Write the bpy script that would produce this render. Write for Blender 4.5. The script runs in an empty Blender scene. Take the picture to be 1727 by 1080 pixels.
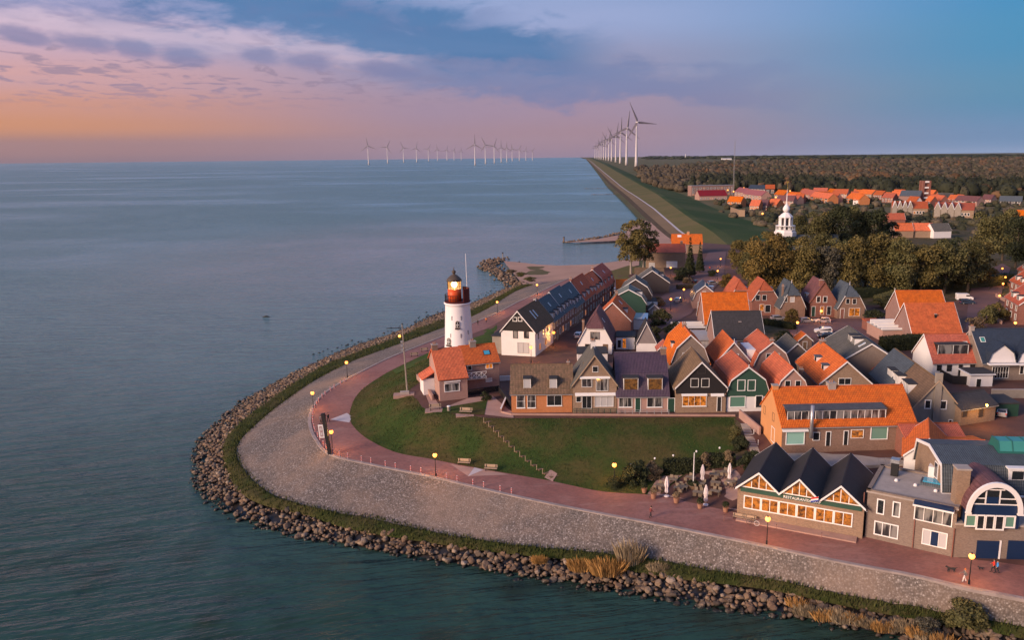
import bpy, bmesh, math, random
import numpy as np
from mathutils import Vector, Matrix, noise as mnoise
from mathutils.geometry import delaunay_2d_cdt
R_ = math.radians
random.seed(7)
sc = bpy.context.scene
COL = sc.collection

# ------------------------------------------------------------------ camera
F, XC, YC, H, ROLL = 1330., 940., 540., 55., R_(0.6)
PITCH = math.atan((540 - 261.5) / F)
fw = Vector((0, math.cos(PITCH), -math.sin(PITCH)))
r0 = Vector((1, 0, 0)); u0 = Vector((0, math.sin(PITCH), math.cos(PITCH)))
cxv = math.cos(ROLL) * r0 - math.sin(ROLL) * u0
cyv = math.sin(ROLL) * r0 + math.cos(ROLL) * u0
cam_d = bpy.data.cameras.new('camera')
cam_d.sensor_width = 36; cam_d.lens = 36 * F / 1727
cam_d.shift_x = -(XC - 863.5) / 1727
cam_d.clip_start = 1; cam_d.clip_end = 60000
cam = bpy.data.objects.new('camera', cam_d); COL.objects.link(cam)
M3 = Matrix((cxv, cyv, -fw)).transposed().to_4x4(); M3.translation = (0, 0, H)
cam.matrix_world = M3
sc.camera = cam
sc.view_settings.view_transform = 'Standard'
sc.view_settings.look = 'None'
sc.view_settings.exposure = 0.38
sc.view_settings.gamma = 1
sc.cycles.use_denoising = True
sc.cycles.max_bounces = 5
sc.cycles.diffuse_bounces = 2
sc.cycles.glossy_bounces = 2
sc.cycles.transmission_bounces = 3
sc.cycles.volume_bounces = 0
sc.cycles.caustics_reflective = False; sc.cycles.caustics_refractive = False

# ------------------------------------------------------------------ sky
def lin(c):
    return tuple(((v / 255) / 12.92 if v / 255 < .04045 else ((v / 255 + .055) / 1.055) ** 2.4) for v in c)
W = bpy.data.worlds.new('World'); sc.world = W; W.use_nodes = True
nt = W.node_tree
SUN_AZ, SUN_EL = R_(-124), R_(19)          # azimuth measured from +Y towards +X: low in the west, left of the frame
class NT:
    def __init__(s, t): s.t = t
    def n(s, ty, **k):
        o = s.t.nodes.new(ty)
        for a, b in k.items(): setattr(o, a, b)
        return o
    def l(s, a, b): s.t.links.new(a, b)
    def setin(s, sock, v):
        if isinstance(v, bpy.types.NodeSocket): s.l(v, sock)
        else: sock.default_value = v
    def math(s, op, a, b=0., c=0., clamp=False):
        o = s.n('ShaderNodeMath', operation=op, use_clamp=clamp)
        for i, v in enumerate((a, b, c)): s.setin(o.inputs[i], v)
        return o.outputs[0]
    def vmath(s, op, a, b=(0, 0, 0)):
        o = s.n('ShaderNodeVectorMath', operation=op); s.setin(o.inputs[0], a); s.setin(o.inputs[1], b)
        return o.outputs[0] if op not in ('DOT_PRODUCT', 'LENGTH') else o.outputs['Value']
    def ramp(s, f, stops, interp='LINEAR'):
        o = s.n('ShaderNodeValToRGB'); o.color_ramp.interpolation = interp
        e = o.color_ramp.elements
        while len(e) < len(stops): e.new(.5)
        for k, (p, c) in zip(e, stops):
            k.position = p; k.color = (*c, 1) if len(c) == 3 else c
        s.setin(o.inputs[0], f); return o.outputs[0]
    def sm(s, v, a, b):
        o = s.n('ShaderNodeMapRange', interpolation_type='SMOOTHSTEP'); s.setin(o.inputs[0], v)
        s.setin(o.inputs[1], a); s.setin(o.inputs[2], b); return o.outputs[0]
    def mix(s, f, a, b, bt='MIX'):
        o = s.n('ShaderNodeMix', data_type='RGBA', blend_type=bt)
        s.setin(o.inputs[0], f); s.setin(o.inputs[6], a); s.setin(o.inputs[7], b); return o.outputs[2]
    def noise(s, v, scale, detail=3, rough=.55, dist=0., dim='3D', out=0):
        o = s.n('ShaderNodeTexNoise', noise_dimensions=dim)
        s.setin(o.inputs['Vector'], v); o.inputs['Scale'].default_value = scale
        o.inputs['Detail'].default_value = detail; o.inputs['Roughness'].default_value = rough
        o.inputs['Distortion'].default_value = dist; return o.outputs[out]
    def comb(s, x, y, z=0.):
        o = s.n('ShaderNodeCombineXYZ')
        for i, v in enumerate((x, y, z)): s.setin(o.inputs[i], v)
        return o.outputs[0]
    def sep(s, v):
        o = s.n('ShaderNodeSeparateXYZ'); s.setin(o.inputs[0], v); return o.outputs
S = NT(nt); nt.nodes.clear()
tc = S.n('ShaderNodeTexCoord'); dx, dy, dz = S.sep(tc.outputs['Generated'])
el = S.math('MAXIMUM', dz, 0.)
az = S.math('ARCTAN2', dx, dy)
hl = S.math('SQRT', S.math('ADD', S.math('MULTIPLY', dx, dx), S.math('MULTIPLY', dy, dy)))
GLOW = -0.9
tt = S.math('DIVIDE', S.math('ADD', S.math('MULTIPLY', dx, math.sin(GLOW)), S.math('MULTIPLY', dy, math.cos(GLOW))), S.math('MAXIMUM', hl, .02))
def eramp(stops):
    return S.ramp(S.math('POWER', el, .5), [(p ** .5, lin(c)) for p, c in stops], 'EASE')
cL = eramp([(0, (140, 114, 122)), (.016, (160, 122, 120)), (.036, (204, 142, 108)), (.055, (204, 146, 126)), (.085, (206, 158, 160)), (.125, (196, 166, 188)), (.16, (146, 146, 188)), (.21, (100, 134, 186)), (.4, (104, 132, 184)), (1, (116, 134, 182))])
cM = eramp([(0, (150, 130, 150)), (.025, (162, 134, 148)), (.06, (156, 136, 160)), (.11, (142, 142, 178)), (.16, (146, 160, 204)), (.22, (130, 156, 204)), (.4, (112, 138, 188)), (1, (116, 134, 182))])
cR = eramp([(0, (136, 158, 192)), (.02, (104, 142, 180)), (.06, (76, 138, 176)), (.12, (48, 134, 182)), (.2, (16, 128, 188)), (.4, (92, 134, 186)), (1, (116, 134, 182))])
cB = eramp([(0, (120, 116, 142)), (.06, (142, 124, 150)), (.16, (150, 138, 164)), (.4, (140, 146, 184)), (1, (116, 134, 182))])
sky = S.mix(S.sm(tt, .99, .72), cL, cM)
sky = S.mix(S.sm(tt, .62, .12), sky, cR)
sky = S.mix(S.sm(tt, .0, -.8), sky, cB)
# cloud deck: direction mapped on a flat layer, so streaks converge at the horizon
q = S.math('ADD', el, .07)
qx, qy = S.math('DIVIDE', dx, q), S.math('DIVIDE', dy, q)
qv = S.comb(qx, qy)
n_fine = S.noise(S.comb(S.math('MULTIPLY', qx, 4.6), S.math('MULTIPLY', qy, 3.2)), 1.15, 4, .55, .6)
n_big = S.noise(S.comb(S.math('MULTIPLY', qx, .55), qy), .42, 5, .58, .5)
dash = S.math('MULTIPLY', S.sm(n_fine, .50, .62), S.math('MULTIPLY', S.sm(el, .045, .08), S.sm(el, .16, .11)))
dash = S.math('MULTIPLY', dash, S.sm(tt, .45, .9))
sky = S.mix(S.math('MULTIPLY', dash, .7), sky, (*lin((140, 124, 152)), 1))
def px_dir(u, v):                            # where the photograph's (u, v) looks, as azimuth and sine of elevation
    d = (fw + (u - XC) / F * cxv - (v - YC) / F * cyv).normalized()
    return math.atan2(d.x, d.y), d.z
def line_d(p, q_):
    (a0, e0), (a1, e1) = px_dir(*p), px_dir(*q_)
    k = (e1 - e0) / (a1 - a0)
    return S.math('SUBTRACT', el, S.math('MULTIPLY_ADD', az, k, e0 - k * a0))
warp = S.math('MULTIPLY_ADD', n_big, .09, -.045)
warp2 = S.math('MULTIPLY_ADD', n_fine, .05, -.025)
# pale lit streak above the row of puffs
d_row = line_d((0, 62), (700, 122))
puffn = S.noise(S.comb(S.math('MULTIPLY', az, 1.0), S.math('MULTIPLY', el, 1.2)), 14, 1, .4)
pn2 = S.n('ShaderNodeTexWave', wave_type='BANDS', bands_direction='X', wave_profile='SIN')
pn2.inputs['Scale'].default_value = 4.3; pn2.inputs['Distortion'].default_value = 5.2; pn2.inputs['Detail'].default_value = 2; pn2.inputs['Detail Scale'].default_value = .9
S.l(S.comb(az, S.math('MULTIPLY', el, .25)), pn2.inputs['Vector'])
in_row = S.math('MULTIPLY', S.sm(az, -.14, -.20), S.sm(az, -1.15, -.95))
d1 = S.math('ABSOLUTE', S.math('ADD', d_row, S.math('MULTIPLY', warp2, .55)))
streak = S.math('MULTIPLY', S.sm(S.math('ABSOLUTE', S.math('ADD', S.math('SUBTRACT', d_row, .018), S.math('MULTIPLY', warp2, .9))), .022, .003), in_row)
sky = S.mix(S.math('MULTIPLY', streak, .6), sky, (*lin((214, 190, 208)), 1))
puff = None
edge = S.noise(S.comb(S.math('MULTIPLY', az, 1.), S.math('MULTIPLY', el, 2.6)), 22, 4, .6)
for u_, v_, wu, wv in ((40, 60, 44, 13), (140, 70, 52, 14), (228, 82, 36, 15), (314, 95, 48, 16), (440, 93, 38, 14), (523, 100, 56, 16), (650, 117, 56, 16), (-90, 52, 60, 12), (-230, 60, 60, 12)):
    a_, e_ = px_dir(u_, v_); wu, wv = wu / F, wv / F
    ex = S.math('DIVIDE', S.math('SUBTRACT', az, a_), wu); ey = S.math('DIVIDE', S.math('ADD', S.math('SUBTRACT', el, e_), S.math('MULTIPLY', S.math('SUBTRACT', az, a_), .10)), wv)
    dd_ = S.math('SQRT', S.math('ADD', S.math('MULTIPLY', ex, ex), S.math('MULTIPLY', ey, ey)))
    m_ = S.sm(S.math('ADD', dd_, S.math('MULTIPLY_ADD', edge, 1.5, -.75)), 1.2, .35)
    puff = m_ if puff is None else S.math('MAXIMUM', puff, m_)
sky = S.mix(S.math('MULTIPLY', puff, .78), sky, (*lin((124, 124, 166)), 1))
# dark blue bank sloping down across the top
mid_n = S.noise(S.comb(S.math('MULTIPLY', az, 1.), S.math('MULTIPLY', el, 2.8)), 9., 6, .62, .3)
d_b = S.math('ADD', line_d((300, 6), (930, 118)), S.math('ADD', S.math('MULTIPLY', warp, .7), S.math('MULTIPLY_ADD', mid_n, .12, -.06)))
bank = S.math('MULTIPLY', S.math('MULTIPLY', S.sm(d_b, -.022, .008), S.sm(d_b, .062, .030)), S.sm(az, .11, -.03))
sky = S.mix(S.math('MULTIPLY', bank, .95), sky, (*lin((60, 112, 166)), 1))
d_c = S.math('ADD', line_d((640, 120), (1300, 150)), S.math('ADD', warp, S.math('MULTIPLY_ADD', mid_n, .12, -.06)))
bank2 = S.math('MULTIPLY', S.sm(S.math('ABSOLUTE', d_c), .034, .008), S.math('MULTIPLY', S.sm(az, -.30, -.10), S.sm(az, .38, .10)))
sky = S.mix(S.math('MULTIPLY', bank2, .7), sky, (*lin((100, 120, 168)), 1))
tl = S.math('MULTIPLY', S.math('MULTIPLY', S.sm(mid_n, .44, .62), S.sm(el, .125, .165)), S.sm(az, .0, -.15))
sky = S.mix(S.math('MULTIPLY', tl, .7), sky, (*lin((84, 112, 164)), 1))
veil = S.math('MULTIPLY', S.sm(n_big, .46, .68), S.sm(el, .05, .12))
sky = S.mix(S.math('MULTIPLY', veil, .42), sky, (*lin((104, 134, 182)), 1))
nis = S.n('ShaderNodeTexSky', sky_type='NISHITA', sun_disc=False)
nis.sun_elevation = R_(4); nis.sun_rotation = SUN_AZ; nis.air_density = 1.4; nis.dust_density = 3
bg = S.n('ShaderNodeBackground'); S.l(sky, bg.inputs[0]); bg.inputs[1].default_value = .80
bg2 = S.n('ShaderNodeBackground'); S.l(nis.outputs[0], bg2.inputs[0]); bg2.inputs[1].default_value = .02
ad = S.n('ShaderNodeAddShader'); S.l(bg.outputs[0], ad.inputs[0]); S.l(bg2.outputs[0], ad.inputs[1])
wo = S.n('ShaderNodeOutputWorld'); S.l(ad.outputs[0], wo.inputs[0])
# ------------------------------------------------------------------ sun
sd = bpy.data.lights.new('sun', 'SUN'); sd.energy = 3.9; sd.angle = R_(22); sd.color = (1, .70, .50)
sun = bpy.data.objects.new('sun', sd); COL.objects.link(sun)
sdir = Vector((math.sin(SUN_AZ) * math.cos(SUN_EL), math.cos(SUN_AZ) * math.cos(SUN_EL), math.sin(SUN_EL)))
sun.rotation_euler = (-sdir).to_track_quat('-Z', 'Y').to_euler()
sun.location = sdir * 300

# ------------------------------------------------------------------ pixel -> place
def ray(u, v): return fw + (u - XC) / F * cxv - (v - YC) / F * cyv
def P(u, v, z=0.):
    d = ray(u, v); t = (z - H) / d.z
    return Vector((d.x * t, d.y * t, z))
def PD(u, v, D):
    d = ray(u, v); return Vector((0, 0, H)) + d * (D / d.y)
def proj(p):
    q_ = Vector(p) - Vector((0, 0, H)); d = q_.dot(fw)
    return XC + F * q_.dot(cxv) / d, YC - F * q_.dot(cyv) / d
def zat(v, x, y):
    lo, hi = -20., 300.
    for _ in range(40):
        m = (lo + hi) / 2
        if proj((x, y, m))[1] > v: lo = m
        else: hi = m
    return lo
def crop(ox, oy, s): return lambda a, b: (ox + a / s, oy + b / s)
c1 = crop(580, 420, 3.6); c2 = crop(820, 440, 4.153); c3 = crop(1060, 440, 4.153); c4 = crop(1340, 440, 3.858)
c5 = crop(1040, 600, 4.153); c6 = crop(1220, 640, 3.375); c9 = crop(1020, 360, 7.196); cA = crop(1120, 440, 9.); cB_ = crop(960, 440, 9.)
cC = crop(1300, 460, 7.715); cD = crop(1600, 400, 6.748); cE = crop(1150, 290, 5.757); cF = crop(1430, 290, 5.815); cR_ = crop(1240, 780, 7.714)
cT = crop(1080, 760, 9.)

# ------------------------------------------------------------------ materials
MATS = {}
def mat(name, col, rough=.8, var=.25, scale=1.0, col2=None, bump=.0, bscale=20., kind=None, metal=0., spec=.3, rnd=0., emit=None, estr=0.):
    if name in MATS: return MATS[name]
    m = bpy.data.materials.new(name); m.use_nodes = True; t = NT(m.node_tree); m.node_tree.nodes.clear()
    b = t.n('ShaderNodeBsdfPrincipled'); o = t.n('ShaderNodeOutputMaterial'); t.l(b.outputs[0], o.inputs[0])
    b.inputs['Roughness'].default_value = rough; b.inputs['Metallic'].default_value = metal
    b.inputs['Specular IOR Level'].default_value = spec
    g = t.n('ShaderNodeNewGeometry'); pos = g.outputs['Position']
    c = (*col, 1); hgt = None
    if kind == 'tile':
        uv = t.n('ShaderNodeUVMap').outputs[0]; ux, uy, _ = t.sep(uv)
        tu, tv = t.math('DIVIDE', ux, .27), t.math('DIVIDE', uy, .40)
        cell = t.comb(t.math('FLOOR', tu), t.math('FLOOR', tv))
        wn = t.n('ShaderNodeTexWhiteNoise', noise_dimensions='2D'); t.l(cell, wn.inputs['Vector'])
        c = t.mix(t.math('MULTIPLY', wn.outputs['Value'], .62), c, (*(col2 or tuple(x * .6 for x in col)), 1))
        big = t.noise(pos, .8, 4, .6)
        c = t.mix(t.math('MULTIPLY', t.sm(big, .42, .72), .6), c, (*tuple(x * .5 + .012 for x in col), 1)); moss = t.noise(pos, 2.6, 5, .7); c = t.mix(t.math('MULTIPLY', t.sm(moss, .58, .76), .55), c, (.06, .05, .03, 1))
        sg = t.math('ABSOLUTE', t.math('SINE', t.math('MULTIPLY', tu, math.pi)))
        rowf = t.math('FRACT', tv)
        c = t.mix(t.math('MULTIPLY', t.sm(rowf, .22, .0), .7), c, (*tuple(x * .3 for x in col), 1))
        oi = t.n('ShaderNodeObjectInfo'); hs = t.n('ShaderNodeHueSaturation'); t.setin(hs.inputs['Color'], c); kk = oi.outputs['Random']; t.setin(hs.inputs['Value'], t.math('MULTIPLY_ADD', kk, .26, .86)); k3 = t.math('FRACT', t.math('MULTIPLY', kk, 9.7)); t.setin(hs.inputs['Saturation'], t.math('MULTIPLY_ADD', k3, .14, .90)); t.setin(hs.inputs['Hue'], t.math('MULTIPLY_ADD', k3, .012, .494)); c = hs.outputs[0]
        hgt = t.math('ADD', sg, t.math('MULTIPLY', rowf, -.5)); bump = bump or .8; bd = .06
    elif kind == 'brick':
        uv = t.n('ShaderNodeUVMap').outputs[0]
        br = t.n('ShaderNodeTexBrick'); t.l(uv, br.inputs['Vector'])
        br.inputs['Scale'].default_value = 1; br.inputs['Brick Width'].default_value = .23; br.inputs['Row Height'].default_value = .085; br.inputs['Mortar Size'].default_value = .012
        c2_ = col2 or tuple(x * .6 for x in col)
        br.inputs['Color1'].default_value = c; br.inputs['Color2'].default_value = (*c2_, 1)
        br.inputs['Mortar'].default_value = (*tuple(.5 * x + .12 for x in col), 1)
        c = br.outputs['Color']
        big = t.noise(pos, .6, 4, .6)
        c = t.mix(t.math('MULTIPLY', t.sm(big, .4, .75), .35), c, (*tuple(x * .6 for x in col), 1))
        hgt = t.math('SUBTRACT', 1., br.outputs['Fac']); bump = bump or .4; bd = .01
    elif kind == 'board':
        uv = t.n('ShaderNodeUVMap').outputs[0]; ux, uy, _ = t.sep(uv)
        fr = t.math('FRACT', t.math('DIVIDE', uy, .2))
        big = t.noise(pos, 1.2, 4, .6)
        c = t.mix(t.math('MULTIPLY', big, .5), c, (*tuple(x * 1.6 + .005 for x in col), 1)); hgt = fr; bump = .6; bd = .02
    else:
        n1 = t.noise(pos, scale, 5, .62)
        c2_ = col2 or tuple(x * .55 for x in col)
        c = t.mix(t.math('MULTIPLY', t.sm(n1, .5 - .28, .5 + .28), min(1, var * 2)), c, (*c2_, 1))
        if bump:
            hgt = t.noise(pos, bscale, 4, .6); bd = .5 / bscale
    if rnd:
        oi = t.n('ShaderNodeObjectInfo'); k = t.math('FRACT', t.math('ADD', oi.outputs['Random'], g.outputs['Random Per Island']))
        hs = t.n('ShaderNodeHueSaturation'); t.setin(hs.inputs['Color'], c)
        t.setin(hs.inputs['Value'], t.math('MULTIPLY_ADD', k, rnd, 1 - rnd * .5))
        k2 = t.math('FRACT', t.math('MULTIPLY', k, 7.31))
        t.setin(hs.inputs['Hue'], t.math('MULTIPLY_ADD', k2, .06, .47)); t.setin(hs.inputs['Saturation'], t.math('MULTIPLY_ADD', k2, .5, .75)); c = hs.outputs[0]
    t.setin(b.inputs['Base Color'], c)
    if hgt is not None and bump:
        bp = t.n('ShaderNodeBump'); bp.inputs['Strength'].default_value = bump; bp.inputs['Distance'].default_value = bd
        t.l(hgt, bp.inputs['Height']); t.l(bp.outputs[0], b.inputs['Normal'])
    if emit:
        b.inputs['Emission Color'].default_value = (*emit, 1); b.inputs['Emission Strength'].default_value = estr
    MATS[name] = m; return m
def matx(name, f):                          # hand-made node material
    m = bpy.data.materials.new(name); m.use_nodes = True; t = NT(m.node_tree); m.node_tree.nodes.clear()
    b = t.n('ShaderNodeBsdfPrincipled'); o = t.n('ShaderNodeOutputMaterial'); t.l(b.outputs[0], o.inputs[0])
    f(t, b, t.n('ShaderNodeNewGeometry').outputs['Position']); MATS[name] = m; return m
M = MATS
mat('white', (.82, .80, .80), .6, .06, .5); mat('frame', (.86, .85, .84), .5, .03)
mat('stucco', (.80, .77, .77), .85, .08, .6, bump=.2, bscale=8)
mat('orange_tile', (.74, .165, .028), .8, kind='tile', col2=(.50, .085, .018), spec=.2)
mat('red_tile', (.52, .11, .042), .75, kind='tile', col2=(.34, .06, .028))
mat('rust_tile', (.52, .12, .045), .75, kind='tile', col2=(.36, .07, .03))
mat('mauve_tile', (.20, .085, .09), .7, kind='tile'); mat('purple_tile', (.085, .05, .085), .45, kind='tile', spec=.5)
mat('brown_tile', (.215, .13, .075), .8, kind='tile', col2=(.08, .07, .035)); mat('ochre_tile', (.24, .15, .085), .8, kind='tile')
mat('grey_tile', (.15, .14, .125), .8, kind='tile', col2=(.09, .09, .07)); mat('dark_tile', (.055, .052, .055), .6, kind='tile')
mat('navy_tile', (.030, .045, .075), .45, kind='tile', spec=.5); mat('slate', (.10, .125, .15), .6, kind='tile'); mat('sage_tile', (.22, .25, .22), .75, kind='tile')
mat('felt', (.05, .05, .055), .85, .3, .7); mat('black_roof', (.035, .033, .036), .6, .3, .5, bump=.2, bscale=3)
mat('brick_brown', (.30, .17, .115), .9, kind='brick'); mat('brick_orange_lamplit', (.60, .215, .06), .9, kind='brick', col2=(.46, .15, .04))  # orange lamplight on the cottage wall is put into this brick colour
mat('brick_red', (.30, .10, .065), .9, kind='brick'); mat('brick_mauve', (.33, .19, .165), .9, kind='brick', col2=(.24, .13, .11))
mat('brick_tan', (.36, .235, .15), .9, kind='brick'); mat('brick_pink', (.48, .285, .235), .9, kind='brick', col2=(.40, .23, .19))
mat('brick_grey', (.27, .205, .165), .9, kind='brick', col2=(.18, .13, .105)); mat('stone_grey', (.33, .29, .25), .9, .25, .7, bump=.2, bscale=6)
mat('ochre_wall', (.66, .31, .13), .9, .12, .5, bump=.15, bscale=6)
mat('boards_black', (.018, .016, .018), .7, kind='board'); mat('boards_green', (.030, .075, .055), .6, kind='board'); mat('boards_dark', (.05, .042, .045), .7, kind='board')
mat('boards_grey', (.22, .19, .19), .8, kind='board')
mat('navy_paint', (.012, .03, .085), .4, .1); mat('green_paint', (.025, .07, .05), .5, .1); mat('teal_metal', (.03, .15, .13), .4, .1); mat('black_metal', (.02, .02, .022), .5, .2); mat('steel', (.5, .5, .52), .35, .15, metal=.7)
mat('grey_paint', (.34, .34, .36), .6, .15); mat('concrete', (.42, .37, .34), .9, .25, .8, bump=.2, bscale=5); mat('timber', (.22, .14, .085), .85, .3, 2); mat('timber_pale', (.46, .34, .24), .85, .25, 2)
mat('plank_white', (.78, .75, .74), .7, .08)
mat('teal_glass', (.05, .26, .23), .15, .1, spec=.6); mat('sky_glass', (.06, .36, .55), .1, .05, spec=.7)
mat('skin', (.55, .34, .25), .6, .05); mat('hair', (.05, .03, .02), .7, .1); mat('jacket_red', (.62, .05, .035), .8, .1); mat('jacket_blue', (.05, .30, .72), .8, .1); mat('cloth_dark', (.03, .03, .035), .85, .1); mat('cloth_grey', (.16, .15, .16), .85, .1); mat('cloth_orange', (.7, .22, .06), .8, .1); mat('cloth_maroon', (.20, .05, .05), .8, .1)
mat('tyre', (.02, .02, .02), .8, .1); mat('rubber', (.02, .02, .02), .9, .1)
mat('terracotta', (.38, .2, .13), .8, .2, 3); mat('canvas', (.80, .72, .72), .9, .08, 3); mat('rattan', (.24, .19, .14), .8, .2, 5)
def glass(name, dark, curtain=0., cc=(.55, .53, .5)):
    def f(t, b, pos):
        n = t.noise(t.vmath('MULTIPLY', pos, (1, 1, .25)), 1.3, 2, .5)
        c = t.mix(t.math('MULTIPLY', t.sm(n, .42, .62), .8) if curtain and curtain < 1 else curtain, (*dark, 1), (*cc, 1)); t.setin(b.inputs['Base Color'], c)
        b.inputs['Roughness'].default_value = .07; b.inputs['Specular IOR Level'].default_value = .8
    return matx(name, f)
glass('glass', (.02, .022, .026)); glass('glass_curtain', (.03, .03, .035), .5, (.30, .29, .28)); glass('glass_blind', (.1, .1, .1), 1, (.50, .50, .52)); glass('glass_teal', (.1, .1, .1), 1, (.30, .55, .48)); glass('glass_green', (.1, .1, .1), 1, (.13, .27, .21))
def lit(name, c1_, c2_, st):
    def f(t, b, pos):
        n = t.noise(pos, 1.9, 4, .65); n2 = t.noise(pos, 6., 2, .5)
        k = t.math('MULTIPLY', t.sm(n, .3, .68), t.math('MULTIPLY_ADD', n2, .8, .6))
        t.setin(b.inputs['Base Color'], (.05, .03, .02, 1)); b.inputs['Roughness'].default_value = .1
        t.setin(b.inputs['Emission Color'], t.mix(k, (*c1_, 1), (*c2_, 1))); b.inputs['Emission Strength'].default_value = st
    return matx(name, f)
lit('glass_lit', (.04, .010, .002), (1., .27, .022), .62); lit('glass_dim', (.02, .012, .008), (.5, .18, .03), .3)
mat('lamp_glow', (.9, .6, .3), .5, 0, emit=(1, .27, .03), estr=3.4); mat('red_glow', (.8, .2, .1), .5, 0, emit=(1, .35, .12), estr=3)
def _pav(t, b, pos):
    br = t.n('ShaderNodeTexBrick'); t.l(pos, br.inputs['Vector']); br.inputs['Scale'].default_value = 1
    br.inputs['Brick Width'].default_value = .42; br.inputs['Row Height'].default_value = .16; br.inputs['Mortar Size'].default_value = .012
    br.inputs['Color1'].default_value = (.30, .120, .092, 1); br.inputs['Color2'].default_value = (.21, .082, .066, 1); br.inputs['Mortar'].default_value = (.20, .11, .10, 1)
    n = t.noise(pos, .12, 5, .6); n2 = t.noise(pos, 1.1, 5, .65)
    c = t.mix(t.math('MULTIPLY', t.sm(n, .38, .68), .5), br.outputs[0], (.37, .19, .16, 1)); c = t.mix(t.math('MULTIPLY', t.sm(n2, .42, .74), .7), c, (.17, .082, .068, 1)); n4 = t.noise(t.vmath('MULTIPLY', pos, (.35, 1.2, 1)), .45, 5, .7); c = t.mix(t.math('MULTIPLY', t.sm(n4, .54, .72), .45), c, (.40, .25, .21, 1))
    t.setin(b.inputs['Base Color'], c); b.inputs['Roughness'].default_value = .75
matx('paving_red', _pav)
mat('paving_street', (.150, .068, .052), .8, .5, .22, (.085, .046, .038), bump=.3, bscale=6); mat('paving_mauve', (.17, .092, .092), .8, .4, .2, (.11, .066, .064)); mat('paving_pale', (.46, .29, .24), .85, .25, .5, bump=.2, bscale=4); mat('paving_white', (.55, .5, .52), .85, .15, .8)
mat('asphalt', (.10, .075, .075), .85, .3, .3); mat('sand', (.46, .285, .215), .95, .35, .06, (.33, .2, .15), bump=.3, bscale=1.5)
mat('kerb', (.40, .33, .31), .9, .4, .6, bump=.3, bscale=3)
def _setts(t, b, pos):
    v = t.n('ShaderNodeTexVoronoi', feature='F1'); t.l(t.vmath('MULTIPLY', pos, (1, 1, 1.)), v.inputs['Vector']); v.inputs['Scale'].default_value = 4.6; v.inputs['Randomness'].default_value = .9
    w = t.sep(v.outputs['Color'])[0]
    c = t.ramp(w, [(0, (.110, .095, .088)), (.5, (.190, .165, .152)), (.85, (.26, .228, .212)), (1, (.42, .38, .355))])
    c = t.mix(t.math('MULTIPLY', t.sm(v.outputs['Distance'], .40, .62), .7), c, (.10, .082, .072, 1))
    n = t.noise(pos, .09, 5, .62); n2 = t.noise(pos, .5, 5, .65)
    c = t.mix(t.math('MULTIPLY', t.sm(n, .42, .68), .6), c, (.30, .215, .165, 1))
    n3 = t.noise(pos, 1.6, 4, .7); c = t.mix(t.math('MULTIPLY', t.sm(n2, .50, .72), .55), c, (.155, .122, .10, 1)); c = t.mix(t.math('MULTIPLY', t.sm(n3, .55, .8), .6), c, (.36, .31, .285, 1))
    t.setin(b.inputs['Base Color'], c); b.inputs['Roughness'].default_value = .75
    bp = t.n('ShaderNodeBump'); b.inputs['Roughness'].default_value = .95; b.inputs['Specular IOR Level'].default_value = .1; bp.inputs['Strength'].default_value = .6; bp.inputs['Distance'].default_value = .08
    t.l(t.math('SUBTRACT', 1., v.outputs['Distance']), bp.inputs['Height']); t.l(bp.outputs[0], b.inputs['Normal'])
matx('basalt_setts', _setts)
def grassm(name, a, b_, c_, sc_=.12, bump=.8):
    def f(t, b, pos):
        n = t.noise(pos, sc_, 5, .6); n2 = t.noise(pos, 1.3, 6, .7); n3 = t.noise(pos, 7., 3, .6)
        c = t.mix(t.sm(n, .36, .64), (*a, 1), (*b_, 1)); c = t.mix(t.math('MULTIPLY', t.sm(n2, .48, .72), .7), c, (*c_, 1))
        t.setin(b.inputs['Base Color'], c); b.inputs['Roughness'].default_value = .95; b.inputs['Specular IOR Level'].default_value = .1
        bp = t.n('ShaderNodeBump'); bp.inputs['Strength'].default_value = bump; bp.inputs['Distance'].default_value = .25
        t.l(t.math('ADD', n2, t.math('MULTIPLY', n3, .5)), bp.inputs['Height']); t.l(bp.outputs[0], b.inputs['Normal'])
    return matx(name, f)
grassm('grass_hill', (.044, .076, .018), (.105, .084, .032), (.030, .042, .013)); grassm('grass_green', (.050, .090, .020), (.068, .092, .026), (.034, .056, .015))
grassm('grass_berm', (.036, .050, .013), (.078, .068, .028), (.022, .028, .009), .2); grassm('field', (.10, .105, .05), (.15, .12, .07), (.07, .09, .035), .01); grassm('dike_outer', (.17, .125, .08), (.21, .15, .10), (.12, .10, .055), .02)
grassm('dike_olive', (.12, .115, .045), (.16, .13, .06), (.09, .09, .035), .02); grassm('dike_green', (.040, .072, .024), (.085, .098, .042), (.03, .052, .018), .012); grassm('garden', (.07, .065, .03), (.12, .09, .06), (.035, .04, .015), .25)
def leafm(name, a, b_, rnd=1.0):
    def f(t, b, pos):
        g = t.n('ShaderNodeNewGeometry'); oi = t.n('ShaderNodeObjectInfo')
        k = g.outputs['Random Per Island']; n = t.noise(pos, .35, 3, .6)
        c = t.mix(t.math('MULTIPLY_ADD', k, .5, t.math('SUBTRACT', n, .25), clamp=True), (*a, 1), (*b_, 1))
        hs = t.n('ShaderNodeHueSaturation'); t.setin(hs.inputs['Color'], c)
        t.setin(hs.inputs['Value'], t.math('ADD', t.math('MULTIPLY_ADD', k, rnd * .7, 1 - rnd * .4), t.math('MULTIPLY_ADD', oi.outputs['Random'], .3, -.1)))
        t.setin(b.inputs['Base Color'], hs.outputs[0]); b.inputs['Roughness'].default_value = .8; b.inputs['Specular IOR Level'].default_value = .15
    return matx(name, f)
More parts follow.
